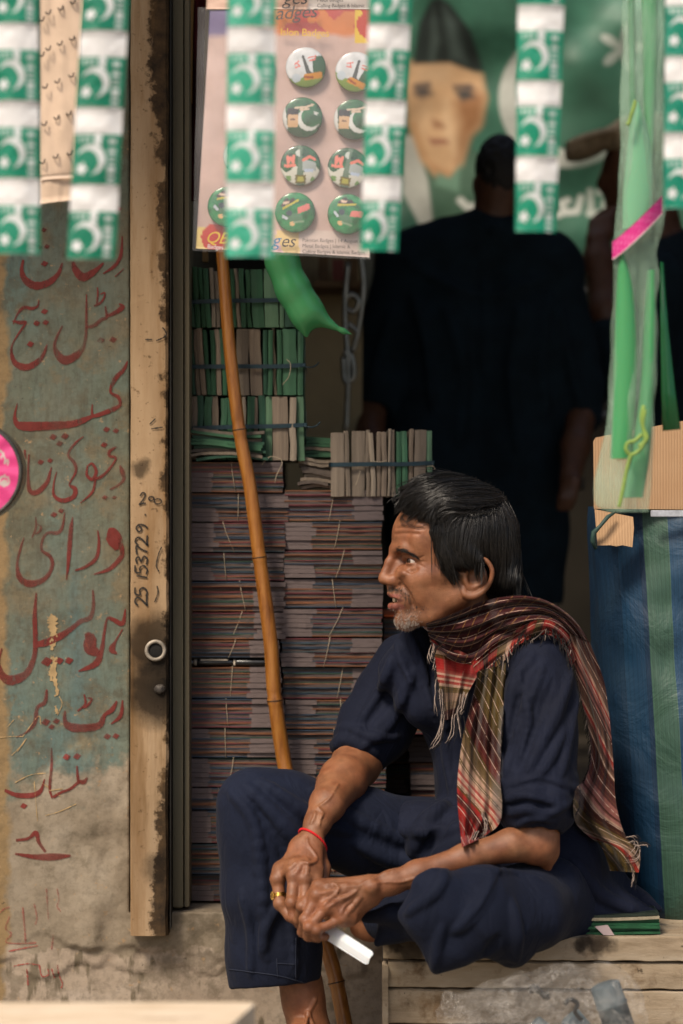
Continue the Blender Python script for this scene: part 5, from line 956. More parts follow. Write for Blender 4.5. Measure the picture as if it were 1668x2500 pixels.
for y, xs_ in ((700, (778, 812, 846)),):
    for x in xs_:
        w_, h_ = rg.uniform(24, 32), rg.uniform(50, 110); o = MB().box(P(x, y-1, 1.20), P(x+w_, y-h_, 1.30), 0, .002).build('carton', [[brown, par_m, simple('red brown carton', (.14, .03, .02), .7, .3, 14, .2)][rg.integers(3)]]); tag(o, 'dim carton on the %s shelf behind the green horn, %s from the left' % ({700: 'upper', 860: 'middle', 1040: 'lower'}[y], ('first', 'second', 'third')[xs_.index(x)]), 'carton', 'cartons on the dim shelf')
st_ = empty('metal_stand', P(850, 1000, 1.3)); tag(st_, 'dull chrome stand with bent arms between horn and standing man', 'stand')
for pts in ([(845, 1060), (850, 900), (842, 760), (850, 640)], [(842, 730), (860, 720), (876, 735), (866, 760), (846, 755)], [(880, 620), (888, 700), (876, 800), (862, 860)], [(838, 860), (858, 870), (864, 920), (842, 930), (838, 870)], [(850, 790), (872, 810), (870, 830)]): MB().tube([P(a, b, 1.12) for a, b in catmull(pts, 24)], L(7, 1.12), 8).build('bar', [chrome], st_, True)
MB().box(P(838, 925, 1.14), P(862, 850, 1.15), 0, .003).build('plate', [simple('grey plate', (.20, .23, .22), .4, .2, 20, .1)], st_)
foil = NT('silver foil'); _n = foil.n('ShaderNodeTexVoronoi', Vector=foil.tc.outputs['Object'], Scale=45).outputs[0]; foil = foil.fin(foil.ramp(_n, [(.1, (.30, .29, .28)), (.6, (.62, .60, .58))]), .25, foil.bump(_n, 1.0, .02, foil.bump(foil.noise(30, 4), .8, .02)), .6, Metallic=.75)
for k_, (a, b, c_, d) in enumerate([(1398, 1500, 640, 800), (1404, 1508, 805, 930), (1412, 1512, 935, 1040)]):
    o = sheet('foil_pack', quad([(a, c_, 1.95), (b, c_, 1.95), (b-6, d, 1.93), (a+8, d, 1.93)], .04, .012, 30+k_), 40, 44, lambda u, v: np.tile([.6, .6, .6], (len(u), 1)), foil, None, .01); tag(o, ['crinkled silver foil pack hanging beside the standing man, uppermost of three', 'crinkled silver foil pack hanging beside the standing man, middle of three', 'crinkled silver foil pack hanging beside the standing man, lowest of three'][k_], 'foil pack', 'silver foil packs')
V, F = sphere_vf(P(1388, 1182, 1.3), L(10, 1.3), 14, 10); o = MB().box(P(1376, 1196, 1.31), P(1420, 1168, 1.40), 0, .004).build('tool_case', [dark_m]); tag(o, 'dark case with a small red knob behind the standing man', 'case'); obj('knob', V, F, [simple('red plastic', (.5, .02, .015), .3, .1, 20, .02)], o, True)
# dark red cloth and yellow batten behind the frame
drc = NT('dark red cloth').fin((.045, .006, .008), .9, None, .1)
o = sheet('red_cloth', quad([(462, -150, .30), (505, -150, .30), (492, 490, .30), (468, 492, .30)], .01, .01, 40), 10, 30, lambda u, v: np.tile([.05, .01, .01], (len(u), 1)), drc, None, .004); tag(o, 'dark red cloth strip hanging beside the door jamb behind the badge card', 'cloth')
bat = simple('yellow brown batten', (.20, .115, .035), .7, .3, 20, .3, stretch=(1, 1, .15))
V = [P(462, -150, .275), P(478, -150, .275), P(471, 60, .275), P(468, 250, .275), P(462, 250, .275)]; o = obj('batten', V+[v_+[0, .012, 0] for v_ in V], [(4, 3, 2, 1, 0), (5, 6, 7, 8, 9)]+[(i, (i+1) % 5, (i+1) % 5+5, i+5) for i in range(5)], [bat]); tag(o, 'tapering yellow batten beside the door jamb at the top', 'batten')
o = MB().box(P(494, 640, .36), P(510, -150, .38), 0, .002).build('batten', [bat]); tag(o, 'yellow brown upright batten behind the left edge of the badge card', 'batten')
# ================================================================== the seated man
TH = math.radians(10.0); HY = 0.0
HF = np.array([-math.cos(TH), -math.sin(TH), 0]); HL = np.array([math.sin(TH), -math.cos(TH), 0]); HU = np.array([0, 0, 1.0])
HR = np.stack([HF, HL, HU], 1); HC = P(1100, 1350, HY); hpx = L(1, HY)
def H(px, py, b=0.0):
    """head point seen at photo pixel (px, py), b px towards the near side (negative: its mirror on the far side)"""
    a = (1100-px+abs(b)*math.sin(TH))/math.cos(TH)
    return HC+hpx*(a*HF+b*HL+(1350-py)*HU)
def hl(V):
    """world -> head coordinates in px (forward, near side, up)"""
    return (np.asarray(V)-HC) @ HR/hpx
def q(px, py, Y, r): return (P(px, py, Y), L(r, Y))

skin = None
def build_body():
    f = Field(P(530, 2650, 0)-[0, .50, 0], [P(1500, 1500, 0)[0], .34, P(0, 1150, .1)[2]+.02], .0016)
    h = hpx
    def E(px, py, b, ra, rb, rc, k=8, mode='add'): f.ell(H(px, py, b), (ra*h, rb*h, rc*h), HR, k*h, mode)
    def Cp(a, b, ra, rb, k=8, mode='add'): f.cap(H(*a), H(*b), ra*h, rb*h, k*h, mode)
    # ---- head
    E(1122, 1302, 0, 132, 106, 112, 8)
    E(1040, 1310, 0, 84, 80, 88, 30)
    E(1053, 1405, 0, 78, 66, 105, 30)
    for sd in (1, -1):
        Cp((996, 1508, 12*sd), (1060, 1494, 44*sd), 24, 20, 24)
        Cp((1060, 1494, 44*sd), (1122, 1452, 66*sd), 20, 18, 24)
        Cp((1122, 1452, 66*sd), (1138, 1390, 80*sd), 18, 16, 24)
        E(1088, 1436, 44*sd, 62, 38, 58, 26)
        E(1036, 1432, 36*sd, 46, 34, 50, 24)
        E(1080, 1385, 62*sd, 56, 26, 40, 24)
        E(1022, 1412, 50*sd, 28, 19, 19, 24)                     # cheekbone
        Cp((1030, 1406, 62*sd), (1118, 1394, 84*sd), 10, 8, 24)   # zygomatic arch
        E(1056, 1310, 70*sd, 52, 20, 52, 20)                     # temple
        Cp((966, 1340, 10*sd), (988, 1338, 42*sd), 12, 11, 14)     # brow
        Cp((988, 1338, 42*sd), (1016, 1352, 62*sd), 11, 9, 14)
    E(993, 1514, 0, 26, 26, 24, 16)                               # chin
    E(990, 1460, 0, 38, 40, 44, 16)                               # muzzle
    for sd in (1, -1): E(982, 1368, 40*sd, 21, 20, 14, 12, 'sub'); E(978, 1362, 24*sd, 13, 12, 14, 12, 'sub')  # eye sockets
    for sd in (1, -1): E(986, 1398, 40*sd, 12, 15, 9, 14); E(980, 1404, 24*sd, 15, 13, 20, 16)         # cheek below the socket
    # nose
    Cp((966, 1342, 0), (950, 1372, 0), 9, 10, 14); Cp((950, 1372, 0), (938, 1405, 0), 10, 12.5, 8)
    E(938, 1413, 0, 15, 14, 13, 6)
    Cp((972, 1380, 0), (962, 1415, 0), 12, 17, 12)
    for sd in (1, -1):
        E(958, 1417, 14*sd, 17, 9, 12, 10)
        E(948, 1430, 8*sd, 9, 4.5, 6, 3, 'sub')
    Cp((950, 1424, 0), (952, 1433, 0), 6, 6, 6)
    # lips and open mouth
    Cp((953, 1436, 0), (955, 1446, 0), 7, 6, 8)
    for sd in (1, -1):
        Cp((952, 1447, 0), (962, 1452, 14*sd), 6, 5.5, 6); Cp((962, 1452, 14*sd), (988, 1467, 33*sd), 5.5, 3, 6)
        Cp((956, 1479, 0), (964, 1478.5, 14*sd), 8.6, 8, 6); Cp((964, 1478.5, 14*sd), (989, 1471, 33*sd), 8, 3, 6)
    E(960, 1464.5, 0, 31, 27, 6.6, 3, 'sub')
    E(953, 1499, 0, 12, 26, 7, 8, 'sub')                          # fold below the lip
    # lids: a shell round the eyeball with an almond opening
    for sd in (1, -1):
        E(1007, 1369, 40*sd, 18.6, 18.6, 17, 5)
        Cp((988, 1372, 26*sd), (988, 1368, 34*sd), 2.0, 4.6, 2, 'sub'); Cp((988, 1368, 34*sd), (995, 1367, 48*sd), 4.6, 5.2, 2, 'sub'); Cp((995, 1367, 48*sd), (1007, 1369, 57*sd), 5.2, 3.6, 2, 'sub'); Cp((1007, 1369, 57*sd), (1017, 1373, 61*sd), 3.6, 1.2, 2, 'sub')
        up = [(981, 1365, 24), (985, 1353, 34), (994, 1348, 46), (1008, 1351, 57), (1023, 1365, 65)]
        for a, b in zip(up[:-1], up[1:]): Cp((a[0]+3, a[1], a[2]*sd), (b[0]+3, b[1], b[2]*sd), 5, 5, 8)
        lw = [(985, 1384, 30), (994, 1389, 42), (1008, 1387, 54), (1022, 1379, 62)]
        for a, b in zip(lw[:-1], lw[1:]): Cp((a[0]+4, a[1], a[2]*sd), (b[0]+4, b[1], b[2]*sd), 4.5, 4.5, 7)
    # creases pressed in along the skin, both sides
    for pts, r, k in (([(975, 1414), (980, 1424), (977, 1431)], 1.0, 6), ([(984, 1430), (996, 1446), (1004, 1464), (1008, 1480)], .9, 9), ([(996, 1394), (1008, 1395), (1020, 1389)], .6, 6), ([(1024, 1363), (1038, 1357)], .4, 2.5), ([(1025, 1370), (1041, 1372)], .4, 2.5), ([(1023, 1378), (1037, 1385)], .4, 2.5),
                      ([(966, 1290), (990, 1287), (1030, 1290)], .9, 6), ([(964, 1304), (990, 1302), (1024, 1304)], .8, 6), ([(985, 1357), (1000, 1354), (1015, 1360)], .9, 4)):
        pp = catmull(pts, 14); hp = f.hit(pp[:, 0], pp[:, 1]); l = hl(hp); l[:, 1] *= -1; mp = HC+h*(l @ HR.T)
        for c in (hp, mp):
            for a, b in zip(c[:-1], c[1:]):
                if not np.isnan(a).any() and not np.isnan(b).any() and np.linalg.norm(a-b) < .02: f.cap(a, b, r*h, r*h, k*h, 'sub')
    # ears
    for sd in (1, -1):
        rim = [(1134, 1392, 92), (1144, 1372, 100), (1164, 1362, 108), (1182, 1367, 114), (1195, 1388, 117), (1193, 1411, 114), (1183, 1431, 108), (1166, 1447, 101), (1146, 1453, 95), (1130, 1447, 91), (1126, 1434, 88)]
        E(1156, 1408, 96*sd, 30, 7, 40, 5)
        E(1154, 1400, 106*sd, 23, 12, 30, 5, 'sub')
        rim = catmull(rim, 31).tolist(); rr = np.interp(np.linspace(0, 10, 31), np.arange(11), [4, 4.5, 5, 5, 5, 5, 5.5, 7, 9, 8, 6])
        for i in range(len(rim)-1): Cp((*rim[i][:2], rim[i][2]*sd), (*rim[i+1][:2], rim[i+1][2]*sd), rr[i], rr[i+1], 4)
        ah = [(1150, 1380, 100), (1170, 1384, 106), (1178, 1404, 106), (1168, 1424, 101), (1150, 1432, 97)]
        for i in range(4): Cp((*ah[i][:2], ah[i][2]*sd), (*ah[i+1][:2], ah[i+1][2]*sd), 4, 4, 4)
        E(1148, 1410, 98*sd, 12, 15, 14, 4, 'sub')
        E(1133, 1413, 93*sd, 6, 6, 9, 5)                          # tragus
        E(1150, 1420, 82*sd, 20, 12, 26, 8)
    # ---- neck, trunk under the clothes
    f.chain([(H(1140, 1440, 0), 56*h), (H(1150, 1530, 0), 54*h), (P(1185, 1640, .05), 56*h)], 26*h)
    Cp((1040, 1500, 26), (1130, 1600, 20), 16, 18, 26)
    f.cap(H(1170, 1430, 52), H(1100, 1590, 14), 13*h, 13*h, 22*h)   # neck muscle
    for sd in (1, -1): f.cap(H(1075, 1500, 26*sd), H(1120, 1520, 20*sd), 22*h, 26*h, 26*h)
    f.chain([q(1180, 1640, .05, 56), q(1200, 1800, .06, 66), q(1290, 2000, .05, 70), q(1340, 2170, .02, 90)], .02)
    f.chain([q(1180, 1640, .04, 60), q(1300, 1630, -.05, 48), q(1325, 1800, -.11, 46)], .02)
    f.chain([q(1180, 1640, .04, 60), q(1000, 1630, .14, 48), q(930, 1760, .12, 44)], .02)
    # ---- near (left) arm
    f.chain([q(1325, 1800, -.11, 46), q(1312, 1960, -.15, 50), q(1310, 2030, -.165, 47)], .012)
    f.chain([q(1310, 2030, -.165, 48), q(1312, 2062, -.17, 46), q(1250, 2063, -.185, 38), q(1140, 2093, -.20, 32), q(1020, 2133, -.215, 30), q(955, 2155, -.22, 27), q(912, 2170, -.225, 25.5)], .014)
    f.cap(P(1336, 2085, -.165), P(1336, 2116, -.16), L(20), L(12), .014)   # elbow tip
    f.cap(P(1338, 2030, -.155), P(1338, 2080, -.16), L(20), L(20), .014)
    f.ell(P(908, 2166, -.242), (L(16), L(12), L(14)), None, .007)           # wrist bone
    # hand
    W = (905, 2172, -.225)
    lmcp = [(778, 2163, -.225, 14), (774, 2186, -.240, 14), (798, 2216, -.248, 13), (836, 2244, -.245, 12)]
    lfin = [[(737, 2213, -.232, 11.5), (727, 2246, -.215, 10), (742, 2272, -.195, 8.5)],
            [(745, 2245, -.250, 12), (738, 2276, -.230, 10.5), (758, 2290, -.205, 9)],
            [(754, 2264, -.262, 11.5), (752, 2286, -.245, 10.5), (778, 2292, -.220, 9)],
            [(772, 2272, -.262, 10.5), (774, 2286, -.250, 10), (798, 2287, -.228, 8.5)]]
    for i, (m, fg) in enumerate(zip(lmcp, lfin)):
        b = (W[0]-4, W[1]-12+i*9, W[2]+.002*i)
        f.chain([q(*b, 22), q(m[0], m[1], m[2], m[3]*1.15)], .014)
        f.ell(P(m[0], m[1]-1, m[2]-.006), (L(m[3]*.86),)*3, None, .010)
        f.chain([q(*m)]+[q(p[0], p[1], p[2], p[3]*1.1) for p in fg], .0042)
        f.ell(P(fg[0][0], fg[0][1], fg[0][2]-.004), (L(fg[0][3]*.98),)*3, None, .006)
    for a, b in zip(lmcp[:-1], lmcp[1:]): f.cap(P(a[0]+22, a[1]+4, a[2]+.004), P(b[0]+22, b[1]+4, b[2]+.004), L(13), L(13), .012)
    f.chain([q(900, 2190, -.215, 22), q(860, 2235, -.215, 17), q(836, 2244, -.235, 14)], .014)
    f.chain([q(890, 2190, -.20, 20), q(830, 2215, -.185, 15), q(790, 2245, -.175, 12), q(765, 2262, -.18, 9.5)], .006)    # thumb behind
    # tendons
    for m in lmcp:
        p0 = (892, 2168+(m[1]-2200)*.2)
        pts = [(p0[0]+(m[0]-p0[0])*t, p0[1]+(m[1]-p0[1])*t) for t in (.2, .4, .6, .8)]
        hp = f.hit([a for a, _ in pts], [b for _, b in pts])
        for a, b in zip(hp[:-1], hp[1:]): f.cap(a, b, L(2), L(3), L(9))
    # ---- far (right) arm
    f.chain([q(930, 1760, .12, 44), q(885, 1840, .10, 52), q(868, 1868, .09, 56)], .02)
    f.chain([q(868, 1868, .085, 56), q(838, 1905, .02, 56), q(800, 1965, -.060, 40), q(775, 2010, -.092, 29), q(762, 2038, -.106, 25.5)], .014)
    f.cap(P(792, 1905, -.01), P(772, 1985, -.085), L(16), L(12), .014)
    
    RW = (752, 2062, -.115)
    f.ell(P(723, 2066, -.115), (L(13),)*3, None, .009)
    rm = [(678, 2146, -.150, 16), (718, 2140, -.172, 15.5), (748, 2146, -.174, 14.5), (774, 2150, -.165, 13.5)]
    rf = [[(684, 2206, -.165, 13.5), (708, 2236, -.175, 12), (728, 2252, -.170, 10)],
          [(712, 2204, -.196, 13), (717, 2240, -.198, 11.5), (734, 2262, -.185, 10)],
          [(742, 2206, -.196, 12), (744, 2238, -.195, 11), (756, 2255, -.185, 9.5)],
          [(766, 2200, -.180, 11), (768, 2228, -.178, 10), (778, 2244, -.170, 9)]]
    for i, (m, fg) in enumerate(zip(rm, rf)):
        f.chain([q(RW[0]-18+i*12, RW[1], RW[2], 20), q(m[0], m[1], m[2], m[3]*1.1)], .014)
        f.ell(P(m[0], m[1], m[2]-.006), (L(m[3]*.86),)*3, None, .010)
        f.chain([q(*m)]+[q(p[0], p[1], p[2], p[3]*1.1) for p in fg], .0042)
        f.ell(P(fg[0][0], fg[0][1], fg[0][2]-.004), (L(fg[0][3]*.98),)*3, None, .006)
    for a, b in zip(rm[:-1], rm[1:]): f.cap(P(a[0]+4, a[1]-26, a[2]+.008), P(b[0]-2, b[1]-26, b[2]+.008), L(15), L(14), .012)
    f.chain([q(778, 2075, -.11, 18), q(790, 2120, -.12, 16), q(790, 2165, -.13, 13), q(782, 2205, -.155, 11)], .008)
    for m in rm[:3]:
        p0 = (RW[0], RW[1]+22)
        pts = [(p0[0]+(m[0]-p0[0])*t, p0[1]+(m[1]-p0[1])*t) for t in (.2, .4, .6, .8)]
        hp = f.hit([a for a, _ in pts], [b for _, b in pts])
        for a, b in zip(hp[:-1], hp[1:]): f.cap(a, b, L(2), L(3), L(9))
    # ---- legs (only the right ankle shows)
    f.chain([q(1340, 2170, .02, 90), q(1200, 2130, .12, 70), q(900, 2030, .06, 62), q(640, 1965, -.02, 50), q(680, 2200, -.03, 48), q(735, 2400, -.02, 46), q(742, 2450, -.02, 46), q(756, 2520, -.02, 46), q(772, 2585, -.01, 40)], .02)
    f.chain([q(1340, 2170, .02, 90), q(1250, 2200, -.12, 60), q(1110, 2225, -.24, 48), q(1000, 2245, -.14, 36), q(905, 2262, -.06, 30), q(880, 2262, -.05, 26)], .02)
    for i in range(5):
        f.chain([q(745-i*6, 2510+i*6, -.04-.012*i, 26), q(704-24*i+i*i, 2632+i*2, -.13-.005*i, 20), q(680-27*i+3*i*i, 2664-i, -.175+.004*i, 13-1.2*i)], .012)
    for pts in ([(770, 2440), (752, 2475), (742, 2520)], [(722, 2430), (716, 2470), (700, 2510)], [(752, 2472), (768, 2510)]):
        hp = f.hit([a for a, _ in pts], [b for _, b in pts])
        if not np.isnan(hp).any():
            for a, b in zip(hp[:-1], hp[1:]): f.cap(a, b, L(4), L(4), L(7))
    # ---- veins laid on the skin along the photo's lines (zoom pixel -> photo pixel)
    def z(zx, zy): return (640+zx/3.92, 1980+zy/3.92)
    veins = [[(610, 700), (690, 695), (735, 745)], [(735, 745), (820, 725), (920, 722), (990, 680), (1060, 650), (1130, 620), (1180, 585)], [(735, 745), (700, 800), (640, 850), (590, 900)],
             [(700, 800), (740, 830), (810, 815), (930, 740)], [(640, 920), (720, 860), (820, 820), (900, 770)], [(1090, 690), (1200, 680), (1330, 680), (1480, 640)], [(1240, 580), (1300, 540), (1320, 510)], [(560, 790), (640, 770), (700, 755)], [(760, 980), (790, 910), (860, 850)],
             [(440, 510), (520, 460), (500, 400), (440, 320), (430, 260)], [(400, 490), (480, 500), (530, 470)],
             [(560, 20), (555, 80), (545, 140)], [(470, 120), (500, 60), (510, 10)]]
    def z4(zx, zy): return (520+zx/3.136, 1780+zy/3.136)
    v4 = [[(800, 600), (840, 640), (830, 680)], [(960, 420), (900, 520), (860, 560), (800, 600)]]
    for pts in [[z(*p) for p in v] for v in veins]+[[z4(*p) for p in v] for v in v4]:
        pp = catmull(pts, 3*len(pts)); hp = f.hit(pp[:, 0], pp[:, 1]); ok = ~np.isnan(hp[:, 0])
        for i in range(len(hp)-1):
            if ok[i] and ok[i+1] and np.linalg.norm(hp[i]-hp[i+1]) < .02: f.cap(hp[i], hp[i+1], L(1.7), L(1.7), L(4.5))
    return f
BODY = build_body()
bv, bf = BODY.nets(); bv = relax(bv, bf, 1, .35)
man = empty('person', (P(1340, 2280, .02)[0], .02, P(1340, 2283, 0)[2]))
tag(man, 'seated man in navy shirt with checked red scarf, looking left with hands clasped', 'person')
def skin_paint(V):
    c = np.ones((len(V), 3), np.float32); l = hl(V); px = 1100-l[:, 0]*math.cos(TH)+np.abs(l[:, 1])*math.sin(TH); py = 1350-l[:, 2]; b = l[:, 1]
    def blob(x, y, rx, ry, soft=.5): return np.clip((1-np.sqrt(((px-x)/rx)**2+((py-y)/ry)**2))/soft, 0, 1)
    head = (py < 1560) & (px < 1300) & (px > 900)
    def tint(wgt, col):
        nonlocal c
        wgt = (wgt*head)[:, None]; c = c*(1-wgt)+c*np.array(col)*wgt
    lip = np.maximum(blob(960, 1453, 28, 6, .5), blob(964, 1480, 30, 11, .4))*(np.abs(b) < 36)
    tint(lip, (.98, .78, 1.25)); tint(blob(958, 1464, 30, 7, .3)*(px > 953), (.35, .2, .2))
    ms = np.maximum(np.maximum(blob(966, 1440, 30, 12, .7), blob(990, 1450, 18, 18, .8)), blob(1002, 1478, 14, 24, .8)); ms = ms*(.55+.45*fbm(V, 500, 2)); tint(np.clip(ms, 0, 1)*.75, (.42, .46, .55))
    brd = np.maximum(blob(988, 1520, 34, 30, .5), blob(1010, 1505, 32, 26, .8)); n = .6+.5*fbm(V, 700, 2); g = np.clip(brd*n, 0, 1)*.30
    g = (g*head)[:, None]; c = c*(1-g)+g*np.array((1.15, 1.75, 2.4))
    tint(np.clip(blob(1040, 1490, 60, 26, .9)*(.5+.5*fbm(V, 500, 2)), 0, 1)*.35, (.5, .5, .55))
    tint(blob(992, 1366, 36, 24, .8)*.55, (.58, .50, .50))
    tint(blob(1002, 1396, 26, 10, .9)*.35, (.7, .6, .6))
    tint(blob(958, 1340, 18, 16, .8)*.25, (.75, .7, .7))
    c *= (1+.10*fbm(V, 60, 3)+.10*fbm(V+3, 150, 2))[:, None]*(1+np.array([0, .08, .10])*fbm(V+9, 34, 3)[:, None])
    return c
def skin_mat():
    t = NT('skin'); a = t.n('ShaderNodeAttribute', {'attribute_name': 'tint'}).outputs[0]
    n = t.noise(45, 5, .6); base = t.ramp(n, [(.3, (.155, .055, .023)), (.52, (.205, .079, .034)), (.75, (.265, .112, .053))])
    v = t.n('ShaderNodeTexVoronoi', Vector=t.tc.outputs['Object'], Scale=650).outputs[0]
    nb = t.bump(t.noise(210, 5, .75), .32, .0014, t.bump(v, .3, .0008))
    return t.fin(t.mix(1.0, base, a, 'MULTIPLY'), t.math('MULTIPLY_ADD', t.noise(80, 3), .25, .40), nb, .50, Subsurface_Weight=.08, Subsurface_Scale=.005, Subsurface_Radius=(1, .35, .18))
skin = skin_mat()
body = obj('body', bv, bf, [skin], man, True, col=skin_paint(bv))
# eyes and teeth
eye_m = NT('eye')
_r = eye_m.n('ShaderNodeVectorMath', {'operation': 'DISTANCE'}, i0=eye_m.tc.outputs['Object'], i1=tuple(np.array([-.86, -.50, .04])*16*hpx))
eye_m = eye_m.fin(eye_m.ramp(eye_m.math('MULTIPLY', _r.outputs['Value'], 1/.012), [(.0, (.004, .003, .003)), (.24, (.004, .003, .003)), (.28, (.05, .022, .01)), (.50, (.03, .013, .007)), (.56, (.42, .36, .31)), (1, (.5, .42, .37))]), .08, spec=.6)
for sd in (1, -1):
    V, F = sphere_vf((0, 0, 0), 16*hpx, 28, 18); e = obj('eyeball', V, F, eye_m, None, True); e.parent = man
    e.location = Vector(H(1007, 1369, 40*sd))-man.location
tooth_m = simple('tooth enamel', (.62, .50, .33), .25, .12, 200, .05)
for k, (b, wz) in enumerate([(-14, 10), (-5, 12), (5.5, 12), (15, 11), (23, 9)]):
    p = H(959+abs(b)*.6, 1462.5, 0)+HL*b*hpx; V, F = sphere_vf((0, 0, 0), 1, 12, 8)
    V = np.array(V)*[3.2*hpx, 4.6*hpx, wz*.62*hpx]; V = V @ HR.T+p; obj('tooth', V, F, tooth_m, man, True)
p = np.array(V)
# ------------------------------------------------------------------ shirt and trousers
def cloth_mat(name, c, k=1.0):
    t = NT(name); g = t.noise(3.5, 5, .6)
    colr = t.ramp(g, [(.3, tuple(x*.8 for x in c)), (.7, tuple(x*1.25 for x in c))]); colr = t.mix(t.ramp(t.noise(7, 6, .7), [(.50, 0.0), (.72, .45)]), colr, (c[0]*2.6, c[1]*2.4, c[2]*2.0)); colr = t.mix(t.ramp(t.noise(380, 3, .8), [(.45, 0.0), (.8, .35)]), colr, (c[0]*3, c[1]*3, c[2]*2.4))
    wv = t.n('ShaderNodeTexWave', {'bands_direction': 'DIAGONAL'}, Vector=t.tc.outputs['Object'], Scale=420, Distortion=3, Detail=2).outputs['Fac'] if False else t.noise(900, 2, .6)
    fv = t.n('ShaderNodeTexNoise', Vector=t.map(scale=(1, 1, .38), rot=(.2, .35, 0)), Scale=20, Detail=3, Roughness=.5, Distortion=1.2).outputs[0]
    nb = t.bump(wv, .28*k, .0008, t.bump(t.noise(38, 4, .6, dist=.6),   .22*k, .004, t.bump(t.math('ABSOLUTE', t.math('SUBTRACT', fv, .5)),   .40*k, .016)))
    return t.fin(colr, .82, nb, .2, Sheen_Weight=.02)
navy = cloth_mat('navy cotton', (.0034, .0053, .0155))
navy2 = cloth_mat('navy cotton trousers', (.0035, .0060, .0172))
def fold(f, pts, r, lift=0.0, k=None, mode='add', m=None):
    """a fold of cloth along photo pixels, lying on what is already there"""
    pts = np.asarray(pts, float); pp = catmull(pts, m or 4*len(pts)); hp = f.hit(pp[:, 0], pp[:, 1], lift=lift); n = len(pp)
    for i in range(n-1):
        if np.isnan(hp[i:i+2]).any() or np.linalg.norm(hp[i]-hp[i+1]) > .045: continue
        e0, e1 = (math.sin(math.pi*(i+.5)/n)**.5, math.sin(math.pi*(i+1.5)/n)**.5) if i+1.5 < n else (.5, .3)
        f.cap(hp[i], hp[i+1], L(r)*e0, L(r)*e1, L(r*1.6) if k is None else L(k), mode)
def ring(f, c, ax, r, t, k, n=28, e=1.0):
    ax = np.array(ax, float); ax /= np.linalg.norm(ax); u = np.cross(ax, [0, 1, 0]); u /= np.linalg.norm(u); v = np.cross(ax, u)
    pts = [c+r*(math.cos(2*math.pi*i/n)*u+e*math.sin(2*math.pi*i/n)*v) for i in range(n+1)]
    for i in range(n): f.cap(pts[i], pts[i+1], t*(1+.18*math.sin(i*1.7)), t*(1+.18*math.sin((i+1)*1.7)), k)
